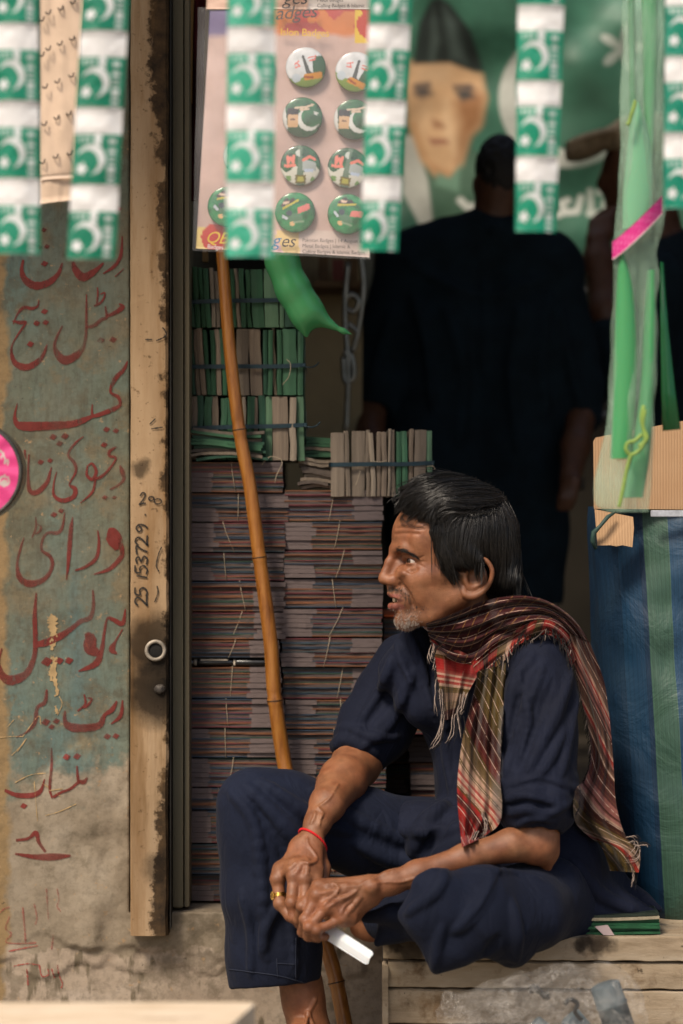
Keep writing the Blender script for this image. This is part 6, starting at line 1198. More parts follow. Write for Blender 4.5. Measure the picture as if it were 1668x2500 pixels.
def build_shirt():
    f = Field(P(790, 2330, 0)-[0, .44, 0], [P(1680, 0, .05)[0], .36, P(0, 1440, .1)[2]], .0026)
    # trunk: two lobes along the shoulder line
    for dx, dy in ((58, -.045), (-58, .045)):
        f.chain([q(1170+dx, 1640, .045+dy, 78), q(1185+dx, 1740, .05+dy, 92), q(1225+dx, 1940, .04+dy, 96), q(1310+dx, 2120, .03+dy, 108), q(1350+dx, 2200, .03+dy, 92)], .03)
    f.chain([q(985, 1622, .16, 62), q(1165, 1592, .045, 70), q(1318, 1622, -.075, 66)], .03)
    f.chain([q(1010, 1560, .05, 40), q(985, 1640, .06, 50), q(1040, 1720, .05, 60)], .03)
    # far sleeve
    f.chain([q(990, 1616, .16, 68), q(958, 1695, .145, 84), q(915, 1775, .125, 88), q(888, 1820, .105, 72)], .02)
    ring(f, P(874, 1838, .095), P(868, 1868, .09)-P(900, 1790, .12), L(58), L(13), .006)
    ring(f, P(886, 1812, .105), P(868, 1868, .09)-P(900, 1790, .12), L(66), L(9), .006)
    f.cap(P(836, 1812, .09), P(820, 1822, .08), L(16), L(7), .012)
    # near sleeve, rolled above the elbow
    f.chain([q(1318, 1626, -.08, 72), q(1322, 1700, -.10, 82), q(1320, 1800, -.12, 84), q(1316, 1880, -.14, 84), q(1314, 1930, -.15, 74)], .02)
    ax = P(1310, 2040, -.17)-P(1316, 1880, -.14)
    for (x, y, Y, r, t) in ((1315, 1905, -.145, 66, 21), (1314, 1932, -.15, 70, 22), (1312, 1962, -.156, 70, 22), (1310, 1992, -.162, 62, 21), (1308, 2010, -.165, 52, 17)): ring(f, P(x, y, Y), ax, L(r), L(t), .008)
    fold(f, [(1236, 1955), (1270, 1942), (1320, 1950), (1370, 1968)], 7); fold(f, [(1240, 1985), (1290, 1975), (1330, 1990), (1392, 1962)], 8); fold(f, [(1262, 2018), (1300, 2000), (1350, 2006)], 6)
    fold(f, [(1246, 1968), (1290, 1960), (1350, 1975)], 4, 0, 7, 'sub'); fold(f, [(1250, 1925), (1320, 1910), (1385, 1930)], 5, 0, 8, 'sub')
    # skirt over the lap and the tail behind
    f.chain([q(1320, 2110, -.03, 96), q(1180, 2070, -.02, 86), q(1030, 2030, .03, 66), q(930, 2010, .06, 46)], .03)
    f.chain([q(1340, 2190, .02, 92), q(1450, 2165, .02, 70), q(1560, 2205, 0, 24), q(1612, 2220, -.01, 10)], .03)
    f.chain([q(1420, 2180, -.03, 60), q(1530, 2218, -.05, 20), q(1600, 2230, -.055, 9)], .03)
    # folds of the sleeves and trunk, along the photo's
    for pts, r in (([(1300, 1600), (1262, 1660), (1246, 1740), (1232, 1850)], 11), ([(1330, 1620), (1290, 1720), (1252, 1830), (1236, 1890)], 9), ([(1395, 1640), (1370, 1720), (1330, 1800), (1290, 1880)], 10), ([(1380, 1780), (1350, 1840), (1322, 1890)], 8), ([(1268, 1640), (1290, 1760), (1270, 1860)], 7),
                   ([(1410, 1700), (1390, 1800), (1372, 1890)], 8),
                   ([(960, 1600), (930, 1680), (880, 1760)], 9), ([(1010, 1640), (970, 1720), (910, 1790)], 9), ([(990, 1700), (950, 1770), (880, 1830)], 8), ([(860, 1780), (910, 1800), (970, 1800)], 8), ([(1060, 1600), (1080, 1720), (1090, 1850), (1110, 1960)], 9), ([(1000, 1560), (1040, 1680), (1070, 1780)], 7),
                   ([(1090, 1960), (1040, 2010), (1000, 2100)], 13), ([(1230, 2030), (1120, 2060), (1020, 2100)], 12), ([(1180, 2000), (1090, 2030), (980, 2030)], 12), ([(1130, 2080), (1060, 2110), (1000, 2200)], 12), ([(1400, 2100), (1460, 2180), (1560, 2230)], 12), ([(1380, 2150), (1440, 2220), (1520, 2240)], 10)):
        fold(f, pts, r)
    for pts, r in (([(1285, 1640), (1255, 1760), (1240, 1850)], 6), ([(1350, 1660), (1310, 1770), (1265, 1880)], 6), ([(980, 1610), (945, 1700), (890, 1780)], 6), ([(1100, 2000), (1050, 2060), (1020, 2150)], 8)): fold(f, pts, r, .002, r*1.6, 'sub')
    # open neck with collar, then room for the neck and the cuffs
    fold(f, [(1000, 1545), (1020, 1600), (1045, 1665)], 7); fold(f, [(965, 1545), (975, 1600), (1010, 1680)], 6)
    f.cap(P(860, 1890, .085), P(880, 1835, .10), L(52), L(52), .004, 'sub')
    f.cap(P(1310, 2050, -.172), P(1312, 1990, -.162), L(50), L(48), .006, 'sub')
    f.chain([(H(1130, 1470, 0), L(52)), (H(1130, 1545, 0), L(56))], .006, 'sub')
    f.ell(P(1000, 1520, -.02), (L(42), L(60), L(30)), None, .012, 'sub')
    return f
SHIRT = build_shirt()
v, F = SHIRT.nets(); v = relax(v, F, 2, .4); v = wrinkle(v, F, .0016, 14, (1, 1, .6)); obj('shirt', v, F, [navy], man, True)
def build_trousers():
    f = Field(P(515, 2480, 0)-[0, .50, 0], [P(1560, 0, .05)[0], .34, P(0, 1800, .1)[2]], .0026)
    # right leg: raised knee, wide straight leg
    f.chain([q(1240, 2140, .10, 120), q(1050, 2070, .08, 112), q(880, 2030, .05, 100), q(700, 1975, -.01, 84), q(622, 1966, -.03, 80)], .03)
    f.chain([q(618, 1966, -.03, 80), q(634, 2050, -.03, 92), q(648, 2180, -.03, 100), q(668, 2320, -.02, 110), q(673, 2470, -.02, 112)], .03)
    f.cap(P(700, 2000, -.03), P(760, 2180, -.02), L(60), L(44), .04)
    # left leg folded on the seat, knee towards the street, hem over the edge
    f.chain([q(1390, 2190, -.01, 96), q(1290, 2215, -.14, 98), q(1170, 2215, -.235, 92), q(1090, 2215, -.265, 78)], .03)
    f.chain([q(1300, 2230, -.20, 86), q(1230, 2270, -.235, 66), q(1255, 2325, -.225, 34)], .03)
    f.chain([q(1170, 2260, -.27, 66), q(1120, 2310, -.27, 38), q(1066, 2366, -.265, 13)], .03)
    f.chain([q(1060, 2170, -.275, 44), q(1030, 2235, -.27, 40), q(1060, 2320, -.27, 26)], .03)
    f.cap(P(1040, 2162, -.275), P(1024, 2156, -.275), L(26), L(10), .02)
    f.cap(P(1010, 2232, -.27), P(984, 2234, -.265), L(24), L(8), .02)
    f.chain([q(1340, 2170, -.10, 80), q(1390, 2250, -.06, 50)], .03)
    # shin and hem of the left leg lying back under it
    f.chain([q(1050, 2250, -.19, 52), q(960, 2245, -.11, 46), q(900, 2250, -.08, 36)], .03)
    f.chain([q(985, 2200, -.14, 36), q(960, 2270, -.16, 26), q(922, 2302, -.16, 10)], .02)
    f.chain([q(1010, 2240, -.17, 36), q(960, 2230, -.19, 20), q(895, 2240, -.17, 14)], .02)
    for pts, r in (([(1090, 2125), (1060, 2180), (990, 2232)], 9), ([(1205, 2120), (1190, 2180), (1150, 2240), (1110, 2275)], 9), ([(1250, 2200), (1262, 2280), (1258, 2350)], 10), ([(1080, 2260), (1068, 2310), (1060, 2370)], 8), ([(1130, 2122), (1240, 2130), (1320, 2150)], 7),
                   ([(560, 1930), (620, 2010), (640, 2160), (650, 2340)], 10), ([(600, 1920), (700, 2020), (770, 2100)], 12), ([(640, 1910), (760, 1990), (850, 2030)], 12), ([(700, 2080), (712, 2220), (722, 2380)], 8), ([(590, 2180), (612, 2280), (612, 2380)], 8), ([(690, 2200), (650, 2260), (640, 2330)], 8), ([(760, 1930), (850, 1990), (1000, 2060)], 11), ([(870, 2060), (960, 2100), (1060, 2100)], 12)):
        fold(f, pts, r)
    for pts, r in (([(1216, 2150), (1180, 2220), (1130, 2270)], 5), ([(1215, 2290), (1190, 2330)], 9), ([(620, 1960), (690, 2080), (720, 2160)], 8)): fold(f, pts, r, .002, r*1.6, 'sub')
    # hem of the raised leg: cut slanting and open below
    pc = P(672, 2402, -.02); f.plane(pc, np.array([.10, -.12, -1.0]), P(520, 2490, 0)-[0, .25, 0], P(830, 2340, 0)+[0, .25, 0], .004)
    f.chain([q(668, 2330, -.02, 96), q(673, 2480, -.02, 102)], .006, 'sub')
    f.chain([q(895, 2262, -.085, 24), q(850, 2266, -.08, 24)], .01, 'sub')
    return f
TROU = build_trousers()
v, F = TROU.nets(); v = relax(v, F, 2, .4); v = wrinkle(v, F, .0014, 12, (1, 1, .7)); trousers = obj('trousers', v, F, [navy2], man, True)
# stitched hem line and placket of the trouser leg
hm = MB(); yy = catmull([(560, 2366), (610, 2372), (680, 2382), (740, 2398), (784, 2410)], 40)
hp = TROU.hit(yy[:, 0], yy[:, 1], lift=.0012); hm.tube([p for p in hp if not np.isnan(p).any()], .0009, 5)
for pts in ([(722, 2290), (722, 2392)], [(676, 2340), (678, 2386)], [(676, 2352), (720, 2354)]):
    yy = catmull(pts, 14); hp = TROU.hit(yy[:, 0], yy[:, 1], lift=.001); hm.tube([p for p in hp if not np.isnan(p).any()], .0009, 5)
hm.build('hem stitching'.replace(' ', '_'), simple('navy thread', (.011, .015, .030), .8, .2), man, True)
# ------------------------------------------------------------------ hair, brows, stubble
def build_hair():
    h = hpx; lo = H(1290, 1480, 0)-[.02, .2, 0]; hi = H(950, 1150, 0)+[.02, .2, 0]
    lo, hi = np.minimum(lo, hi), np.maximum(lo, hi); f = Field(lo, hi, .0022)
    def E(px, py, b, ra, rb, rc, k=10, mode='add'): f.ell(H(px, py, b), (ra*h, rb*h, rc*h), HR, k*h, mode)
    def Cp(a, b, ra, rb, k=10, mode='add'): f.cap(H(*a), H(*b), ra*h, rb*h, k*h, mode)
    E(1130, 1304, 0, 133, 116, 125)
    E(1080, 1240, 0, 100, 104, 62, 30)
    E(1190, 1366, 0, 68, 86, 96, 30)
    # cut out the face and the neck front
    f.plane(H(1040, 1300, 0), HF+.10*HU, lo, hi, .012)
    f.ell(H(1000, 1400, 0), (112*h, 160*h, 118*h), HR, 10*h, 'sub')
    for sd in (1, -1):
        f.ell(H(1085, 1470, 95*sd), (90*h, 80*h, 76*h), HR, 8*h, 'sub')
        f.ell(H(1166, 1402, 104*sd), (34*h, 42*h, 42*h), HR, 5*h, 'sub')
    # forelock, front fringe, sideburns
    Cp((1090, 1205, 10), (1020, 1208, 12), 44, 34, 22); Cp((1020, 1208, 12), (984, 1226, 14), 34, 17, 14); Cp((1050, 1215, 45), (1000, 1240, 40), 38, 18, 18)
    Cp((1060, 1215, -40), (1010, 1230, -40), 38, 20, 18)
    Cp((1046, 1240, 62), (1062, 1300, 84), 28, 16, 14); Cp((1062, 1300, 84), (1078, 1350, 92), 17, 10, 10)
    Cp((1046, 1240, -62), (1066, 1330, -88), 28, 14, 14)
    for sd in (1, -1):
        E(1130, 1330, 88*sd, 56, 26, 60, 14)
        Cp((1084, 1352, 92*sd), (1098, 1396, 93*sd), 15, 8, 8); Cp((1098, 1396, 93*sd), (1106, 1424, 93*sd), 8, 3, 6)
        Cp((1110, 1370, 96*sd), (1150, 1378, 106*sd), 18, 9, 10); Cp((1130, 1348, 100*sd), (1168, 1374, 114*sd), 20, 7, 10)
    Cp((1225, 1420, 40), (1222, 1465, 30), 42, 24, 16); Cp((1225, 1420, -40), (1222, 1465, -30), 42, 24, 16)
    return f
HAIR = build_hair()
hair_m = NT('black hair')
_n = hair_m.noise(60, 3, .6)
hair_m = hair_m.fin(hair_m.ramp(_n, [(.3, (.005, .0045, .004)), (.75, (.017, .014, .013))]),   .42, None, .35)
v, F = HAIR.nets(); v = relax(v, F, 2, .4)
_N = vnormals(v, F); v = (v+_N*(.0022*(1-2*np.abs(fbm(v*np.array([1, 1, .5]), 55, 2))))[:, None]).astype(np.float32)
hair = obj('hair', v, F, [hair_m], man, True)
def strands(name, curves, r, mat, parent, n=3):
    """many tapered strands as one mesh; curves is (count, points, 3)"""
    C = np.asarray(curves, float); k, m, _ = C.shape; T = np.gradient(C, axis=1); T /= np.linalg.norm(T, axis=2, keepdims=True)+1e-9
    N = np.cross(T, RNG.normal(size=(k, 1, 3))); N /= np.linalg.norm(N, axis=2, keepdims=True)+1e-9; B = np.cross(T, N)
    rad = np.asarray(r).reshape(-1, 1)*np.ones((k, 1))*(np.clip(1.25-np.linspace(0, 1, m)**3*1.15, .1, 1))[None]
    V = np.stack([C+rad[..., None]*(math.cos(2*math.pi*j/n)*N+math.sin(2*math.pi*j/n)*B) for j in range(n)], 2).reshape(-1, 3)
    i = np.arange(m-1)[:, None]*n; j = np.arange(n)[None]; j2 = (j+1) % n
    f1 = np.stack([i+j, i+j2, i+n+j2, i+n+j], -1).reshape(-1, 4); Fq = (f1[None]+(np.arange(k)*m*n)[:, None, None]).reshape(-1, 4)
    return obj(name, V, Fq, [mat], parent, True)
def scalp(x, y, lift):
    a = HAIR.hit(x, y, lift=lift); b = BODY.hit(x, y, lift=min(lift, .0015)); m = np.isnan(a[:, 0]); a[m] = b[m]; return a
def lay(guides, clumps, per, m=9, cj=7.0, jit=2.4, lift=.0006, spread=.005, end=0.2, front=False):
    """clumps of strands between neighbouring guides (photo pixels), lying on the hair cap and running out over the skin"""
    res = []; G = [catmull(g, m) for g in guides]
    for _ in range(clumps):
        i = RNG.integers(0, len(G)-1); t = RNG.random(); base = G[i]*(1-t)+G[i+1]*t
        s0 = RNG.random()*.45; s1 = 1-RNG.random()*end; lf = lift+spread*RNG.random()**1.5
        base = base+RNG.normal(0, cj*.4, 2)+np.linspace(0, 1, m)[:, None]*RNG.normal(0, cj, 2)+np.sin(np.linspace(0, 3.4, m)*RNG.uniform(.6, 1.5)+RNG.random()*6)[:, None]*RNG.normal(0, cj*.45, 2)
        for _k in range(per):
            a0, a1 = np.clip(s0+RNG.normal(0, .05), 0, .6), np.clip(s1+RNG.normal(0, .05), .62, 1); u = np.linspace(a0, a1, m)*(m-1); i0 = np.clip(u.astype(int), 0, m-2); fr = (u-i0)[:, None]; c = base[i0]*(1-fr)+base[i0+1]*fr
            c = c+RNG.normal(0, jit, 2)*(1-.6*np.linspace(0, 1, m))[:, None]
            if front: c[:, 1] = np.where(c[:, 0] < 1056, np.minimum(c[:, 1], 1247+(c[:, 0]-985)*.42+5*RNG.random()), c[:, 1])
            hp = scalp(c[:, 0], c[:, 1], lf+RNG.normal(0, .0003)); bad = np.isnan(hp[:, 0])
            if bad.sum() > 3 or bad[0]: continue
            arch = np.sin(np.linspace(0, math.pi, m))[:, None]*np.array([0, -.3, 1])*lf*.5; hp = hp+arch
            for k in range(1, m):
                if bad[k] or np.linalg.norm(hp[k]-hp[k-1]) > .03: hp[k] = hp[k-1]+(hp[k-1]-hp[max(k-2, 0)])*.9+np.array([0, 0, -.001])
            res.append(hp)
    return np.array(res)
near = [  # below the parting: falling to the hairline
    [(1100, 1238), (1072, 1262), (1064, 1300), (1072, 1345), (1096, 1400), (1106, 1424)],
    [(1120, 1242), (1098, 1275), (1092, 1325), (1102, 1375), (1120, 1398)],
    [(1150, 1246), (1138, 1290), (1130, 1340), (1136, 1382), (1156, 1386)],
    [(1180, 1244), (1178, 1290), (1172, 1340), (1176, 1372), (1186, 1380)],
    [(1205, 1238), (1215, 1290), (1214, 1350), (1214, 1420), (1208, 1460)],
    [(1222, 1230), (1244, 1280), (1250, 1350), (1248, 1420), (1240, 1462)],
    [(1224, 1215), (1254, 1270), (1264, 1340), (1262, 1410), (1256, 1458)]]
topg = [  [(1196, 1186), (1146, 1170), (1092, 1174), (1038, 1190), (1002, 1206), (978, 1216)],
    [(1214, 1200), (1170, 1182), (1112, 1178), (1050, 1190), (1010, 1206), (974, 1226), (968, 1240)],  # above it: swept forward and over
    [(1220, 1222), (1190, 1236), (1130, 1240), (1092, 1234), (1066, 1250), (1056, 1276), (1060, 1300)],
    [(1224, 1214), (1180, 1216), (1120, 1218), (1070, 1222), (1040, 1238), (1022, 1250)],
    [(1222, 1206), (1170, 1196), (1110, 1202), (1060, 1212), (1020, 1232), (996, 1250)],
    [(1216, 1196), (1160, 1180), (1100, 1188), (1040, 1206), (1004, 1224), (982, 1242)],
    [(1204, 1186), (1150, 1172), (1090, 1180), (1034, 1198), (996, 1214), (970, 1224)]]
cv = [lay(near, 380, 8), lay(topg, 420, 8, cj=10.0, spread=.010, front=True)]
allc = np.vstack(cv); mir = np.vstack(cv[:1]); lm = hl(mir.reshape(-1, 3)); lm[:, 1] *= -1
mir = (HC+hpx*(lm @ HR.T)).reshape(mir.shape)
HS = hair_m.copy(); HS.name = 'black hair strands'
for _nd in HS.node_tree.nodes:
    if _nd.type == 'VALTORGB': _nd.color_ramp.elements[0].color = (.0032, .003, .0028, 1); _nd.color_ramp.elements[1].color = (.013, .011, .010, 1)
    if _nd.type == 'TEX_NOISE': _nd.inputs['Scale'].default_value = 220
_b = [_n for _n in HS.node_tree.nodes if _n.type == 'BSDF_PRINCIPLED'][0]; _b.inputs['Roughness'].default_value = .37; _b.inputs['Specular IOR Level'].default_value = .5
for _l in [l for l in HS.node_tree.links if l.to_socket == _b.inputs['Roughness']]: HS.node_tree.links.remove(_l)
strands('hair_strand', np.vstack([allc, mir[::2]]), RNG.uniform(.0003, .0008, len(allc)+len(mir[::2])), HS, man)['kind'] = 'stuff'
# loose wisps: curls on the brow, flyaways on top
wis = []
for g in ([(985, 1258), (980, 1272), (988, 1284), (1000, 1278), (1012, 1282), (1024, 1288), (1042, 1286)], [(992, 1256), (984, 1268), (996, 1276), (1010, 1268)], [(1010, 1262), (1000, 1280), (1020, 1290), (1046, 1282)], [(976, 1214), (966, 1218), (966, 1226), (976, 1222)], [(1000, 1200), (990, 1194), (984, 1202), (990, 1212)]):
    for k in range(5):
        c = catmull(np.array(g)+RNG.normal(0, 1.6, 2), 9); hp = BODY.hit(c[:, 0], c[:, 1], lift=.002+.002*RNG.random()); h2 = HAIR.hit(c[:, 0], c[:, 1], lift=.001)
        hp = np.where(np.isnan(hp), h2, hp); mid = H(990, 1230, 20)
        for j in range(9):
            if np.isnan(hp[j]).any(): hp[j] = P(c[j, 0], c[j, 1], mid[1])
        wis.append(hp)
for _ in range(170):
    a = RNG.uniform(.15, 2.9); x = 1120+138*math.cos(a)*RNG.uniform(.93, 1); y = 1296-131*math.sin(a)
    p0 = P(x, y, RNG.uniform(-.03, .03)); d = np.array([math.cos(a+RNG.normal(0, .8)), RNG.normal(0, .4), math.sin(a+RNG.normal(0, .8))])
    ln = RNG.uniform(.004, .013); wis.append(np.array([p0-d*.006+d*ln*1.6*s+np.array([-.004, 0, -.004])*s*s for s in np.linspace(0, 1, 9)]))
strands('hair_wisp', wis, .00022, hair_m, man)['kind'] = 'stuff'
br = []
for g, cnt in (([(967, 1342), (985, 1344), (1004, 1352), (1021, 1363)], 170),):
    c = catmull(g, 60)
    for _ in range(cnt):
        t = RNG.random(); i = int(t*57); p = c[i]+RNG.normal(0, 1, 2)*[1.5, 2.8*(1-.6*t)]; d = c[i+2]-c[i]; d = d/np.linalg.norm(d)*RNG.uniform(6, 11)+[0, RNG.uniform(-3, 2)]
        hp = BODY.hit(p[0]+d[0]*np.linspace(0, 1, 4), p[1]+d[1]*np.linspace(0, 1, 4), lift=.0010)
        if not np.isnan(hp).any(): br.append(hp)
br = np.array(br); lm = hl(br.reshape(-1, 3)); lm[:, 1] *= -1; strands('eyebrow', np.vstack([br, (HC+hpx*(lm @ HR.T)).reshape(br.shape)]), .00028, hair_m, man)['kind'] = 'stuff'
grey = simple('grey stubble', (.33, .28, .24), .5, .4, 300, 0); dark = simple('dark stubble', (.03, .025, .02), .5, .4, 300, 0)
for nm, mt, cnt, boxes in (('stubble', grey, 420, [(972, 1518, 10, 9), (988, 1530, 16, 8), (1008, 1522, 12, 9), (984, 1512, 16, 14), (1000, 1530, 12, 8)]), ('moustache_stubble', dark, 380, [(966, 1439, 12, 5), (990, 1450, 8, 10), (960, 1439, 8, 4), (1010, 1490, 20, 14)])):
    st = []
    for _ in range(cnt):
        x, y, sx, sy = boxes[RNG.integers(len(boxes))]; p = BODY.hit(RNG.normal(x, sx), RNG.normal(y, sy))
        if np.isnan(p).any(): continue
        n = BODY.grad(p)[0]; d = n*.5+np.array([-.2, 0, -.9])+RNG.normal(0, .3, 3); st.append(p[0]+d/np.linalg.norm(d)*RNG.uniform(.002, .0045)*np.linspace(0, 1, 3)[:, None])
    if nm == 'stubble':
        st = np.array(st); lm = hl(st.reshape(-1, 3)); lm[:, 1] *= -1; st = np.vstack([st, (HC+hpx*(lm @ HR.T)).reshape(st.shape)])
    strands(nm, st, .00024, mt, man)['kind'] = 'stuff'
# ------------------------------------------------------------------ checked scarf
MAR, RED, CRM, OLV, BLK, PNK = (.026, .0034, .0038), (.20, .008, .008), (.32, .205, .150), (.056, .036, .008), (.006, .005, .005), (.20, .075, .066)
def scarf_mat(name, stops, lines=26.0, cross=20.0, gold=.5, vs=.9, uc=0.0):
    t = NT(name); uv = t.n('ShaderNodeUVMap').outputs[0]; s = t.sep(uv); wob = t.math('MULTIPLY_ADD', t.noise(60, 3), .006, -.003)
    u = t.math('ADD', s[0], wob); v = t.math('ADD', s[1], wob)
    base = t.ramp(u, stops, 'CONSTANT'); base = t.mix(.75, t.ramp(u, stops), base)
    def line(x, f, wd):
        fr = t.math('FRACT', t.math('MULTIPLY', x, f)); return t.math('LESS_THAN', t.math('ABSOLUTE', t.math('SUBTRACT', fr, .5)), wd)
    nz = t.math('GREATER_THAN', t.noise(90, 3, .7), .40)
    base = t.mix(t.math('MULTIPLY', t.math('MULTIPLY', line(v, lines, .042), nz), vs), base, (.40, .27, .21)); base = t.mix(t.math('MULTIPLY', t.math('MULTIPLY', line(u, cross, .040), nz), uc), base, (.44, .31, .25))
    base = t.mix(t.math('MULTIPLY', t.math('MULTIPLY', line(u, cross*3.1, .055), nz), gold), base, (.23, .12, .035))
    base = t.mix(t.math('MULTIPLY', line(t.math('ADD', v, .006), lines*.5, .10), .35), base, (.012, .008, .008))
    th = t.n('ShaderNodeTexNoise', Vector=t.n('ShaderNodeMapping', Vector=uv, Scale=(1400, 90, 1)).outputs[0], Scale=1.0, Detail=2).outputs[0]
    base = t.mix(.55, base, t.mix(1.0, base, t.ramp(th, [(.3, .45), (.7, 1.45)]), 'MULTIPLY'))
    nb = t.bump(t.noise(800, 3, .7), .5, .0012, t.bump(th, .3, .0008))
    return t.fin(base, .9, nb, .15, Sheen_Weight=.1)
def drape(name, left, right, Y, mat, nu=70, nv=26, lift=.004, amp=.004, waves=3.0, thick=.0022, uvs=(0, 1, 0, .2), shear=0.0, blur=6, seed=0, sway=0.0, onto=True):
    A, B = catmull(left, nu), catmull(right, nu); t = np.linspace(0, 1, nv)[None, :, None]; G = A[:, None]*(1-t)+B[:, None]*t
    g = G.reshape(-1, 2); U = np.repeat(np.linspace(0, 1, nu), nv); Vv = np.tile(np.linspace(0, 1, nv), nu)
    Yx = np.full(len(g), np.nan)
    if onto:
        h1 = SHIRT.hit(g[:, 0], g[:, 1])[:, 1]; h2 = BODY.hit(g[:, 0], g[:, 1])[:, 1]; h3 = TROU.hit(g[:, 0], g[:, 1])[:, 1]
        Yx = np.fmin(np.fmin(h1, h2), h3)
    Yc = np.interp(U, np.linspace(0, 1, len(Y)), Y); Yf = np.where(np.isnan(Yx), Yc, np.minimum(Yx, Yc+.05)).reshape(nu, nv); lim = np.where(np.isnan(Yx), 9, Yx).reshape(nu, nv)
    for _ in range(blur):
        p = np.pad(Yf, 1, mode='edge'); Yf = np.minimum((p[:-2, 1:-1]+p[2:, 1:-1]+p[1:-1, :-2]+p[1:-1, 2:]+4*Yf)/8, lim)
    Yf = Yf.ravel(); ph = seed*1.7
    w1 = np.sin(2*math.pi*waves*(Vv+.06*np.sin(5*U+ph)+.04*np.sin(11*U))+ph); w2 = np.sin(2*math.pi*waves*2.3*(Vv+.05*np.sin(7*U+ph))+1+ph)
    Yf = Yf-lift-amp*(1+w1*.75+w2*.35)-amp*.5*noise3(np.stack([U*9, Vv*7, U*0+seed], 1))
    k = (CAMD+Yf)/CAMD/SC; Vt = np.stack([(g[:, 0]-834)*k, Yf, CZ+(1250-g[:, 1])*k], 1)
    idx = np.arange(nu*nv).reshape(nu, nv); Fq = np.stack([idx[:-1, :-1], idx[:-1, 1:], idx[1:, 1:], idx[1:, :-1]], -1).reshape(-1, 4)
    back = Vt+[0, thick, 0]; n = len(Vt); e = []
    bd = np.concatenate([idx[0], idx[1:, -1], idx[-1, ::-1][1:], idx[::-1, 0][1:-1]])
    for i in range(len(bd)): a, b = bd[i], bd[(i+1) % len(bd)]; e.append((b, a, a+n, b+n))
    FF = np.vstack([Fq[:, ::-1], Fq+n, np.array(e)]); uu = uvs[0]+(uvs[1]-uvs[0])*U+shear*Vv; vv = uvs[2]+(uvs[3]-uvs[2])*Vv
    uvc = np.stack([uu, vv], 1); o = obj(name, np.vstack([Vt, back]), FF, [mat], man, True, uv=np.vstack([uvc, uvc])); return o, Vt.reshape(nu, nv, 3)
m_main = scarf_mat('scarf maroon check', [(0, MAR), (.5, (.06, .009, .010)), (.9, MAR)], 31, 8)
m_edge = scarf_mat('scarf red border', [(0, RED), (.08, BLK), (.12, (.18, .01, .012)), (.2, OLV), (.3, CRM), (.34, RED), (.40, BLK), (.44, RED), (.54, OLV), (.6, BLK), (.63, RED), (.74, MAR), (.78, RED), (.88, BLK), (.91, (.12, .01, .01))], 40, 12)
m_front = scarf_mat('scarf front end', [(0, OLV), (.18, OLV), (.26, MAR), (.42, (.08, .010, .012)), (.48, OLV), (.60, CRM), (.64, OLV), (.665, CRM), (.70, RED), (.725, CRM), (.755, RED), (.775, CRM), (.80, OLV), (.83, RED), (.87, MAR), (.93, RED)], 17, 13, .3, 0, .9)
m_back = scarf_mat('scarf back end', [(0, MAR), (.09, CRM), (.115, RED), (.14, PNK), (.165, MAR), (.19, PNK), (.205, MAR), (.30, CRM), (.32, RED), (.345, PNK), (.36, MAR), (.40, CRM), (.415, MAR), (.56, PNK), (.62, MAR), (.635, PNK), (.66, CRM), (.675, MAR), (.74, OLV), (.84, CRM), (.86, OLV), (.88, CRM), (.91, RED), (.94, OLV)], 15, 11, .3, 0, .7)
m_corner = scarf_mat('scarf corner', [(0, RED), (.12, CRM), (.17, OLV), (.22, (.25, .012, .012)), (.36, RED), (.42, CRM), (.45, RED), (.49, CRM), (.52, RED), (.56, CRM), (.60, OLV), (.68, (.16, .10, .07)), (.80, (.12, .08, .05)), (.9, MAR)], 14, 9, .3, .2, 0)
T1 = [(1040, 1522), (1082, 1508), (1126, 1490), (1172, 1470), (1230, 1457), (1287, 1455), (1344, 1470), (1402, 1512), (1440, 1572), (1459, 1628)]
B1 = [(1050, 1566), (1080, 1596), (1120, 1618), (1158, 1614), (1210, 1572), (1268, 1545), (1314, 1528), (1348, 1530), (1386, 1560), (1408, 1612)]
sc0, g_main = drape('scarf', T1, B1, [-.05, -.06, -.07, -.08, -.07, -.02], m_main, 110, 46, .011, .0105, 3.3, uvs=(0, .62, 0, .21), shear=.10, blur=14)
sc1, g_edge = drape('scarf_border', [(x, y-6) for x, y in [(1150, 1622), (1200, 1580), (1240, 1556), (1290, 1528), (1318, 1518), (1350, 1524), (1388, 1556), (1408, 1612)]], [(1172, 1668), (1205, 1634), (1232, 1612), (1268, 1574), (1312, 1552), (1346, 1552), (1376, 1580), (1396, 1628)], [-.09, -.10, -.11, -.10, -.06], m_edge, 110, 18, .012, .004, 1.4, uvs=(0, 1, 0, .05), shear=.03, blur=10, seed=2)
sc2, g_front = drape('scarf_front_end', [(1166, 1640), (1160, 1680), (1148, 1728), (1131, 1794), (1120, 1870), (1116, 1927), (1119, 1985), (1128, 2068)], [(1236, 1618), (1232, 1690), (1228, 1774), (1224, 1832), (1222, 1908), (1226, 1966), (1216, 2016), (1164, 2052)], [-.10, -.09, -.08, -.08, -.09, -.13, -.15, -.15], m_front, 120, 34, .010, .0075, 2.2, uvs=(.06, 1.16, 0, .16), shear=-.24, blur=10, seed=4)
sc3, g_back = drape('scarf_back_end', [(1392, 1548), (1402, 1621), (1417, 1698), (1436, 1774), (1442, 1850), (1424, 1905), (1404, 1935), (1404, 2004), (1440, 2044), (1468, 2066), (1490, 2126)], [(1440, 1566), (1474, 1660), (1486, 1736), (1493, 1800), (1497, 1850), (1500, 1900), (1503, 1950), (1513, 2000), (1530, 2044), (1562, 2078), (1560, 2130)], [-.075, -.06, -.05, -.045, -.04, -.05, -.06, -.07, -.085, -.09], m_back, 130, 34, .006, .007, 1.9, uvs=(.10, 1.14, 0, .17), shear=-.22, blur=10, seed=5)
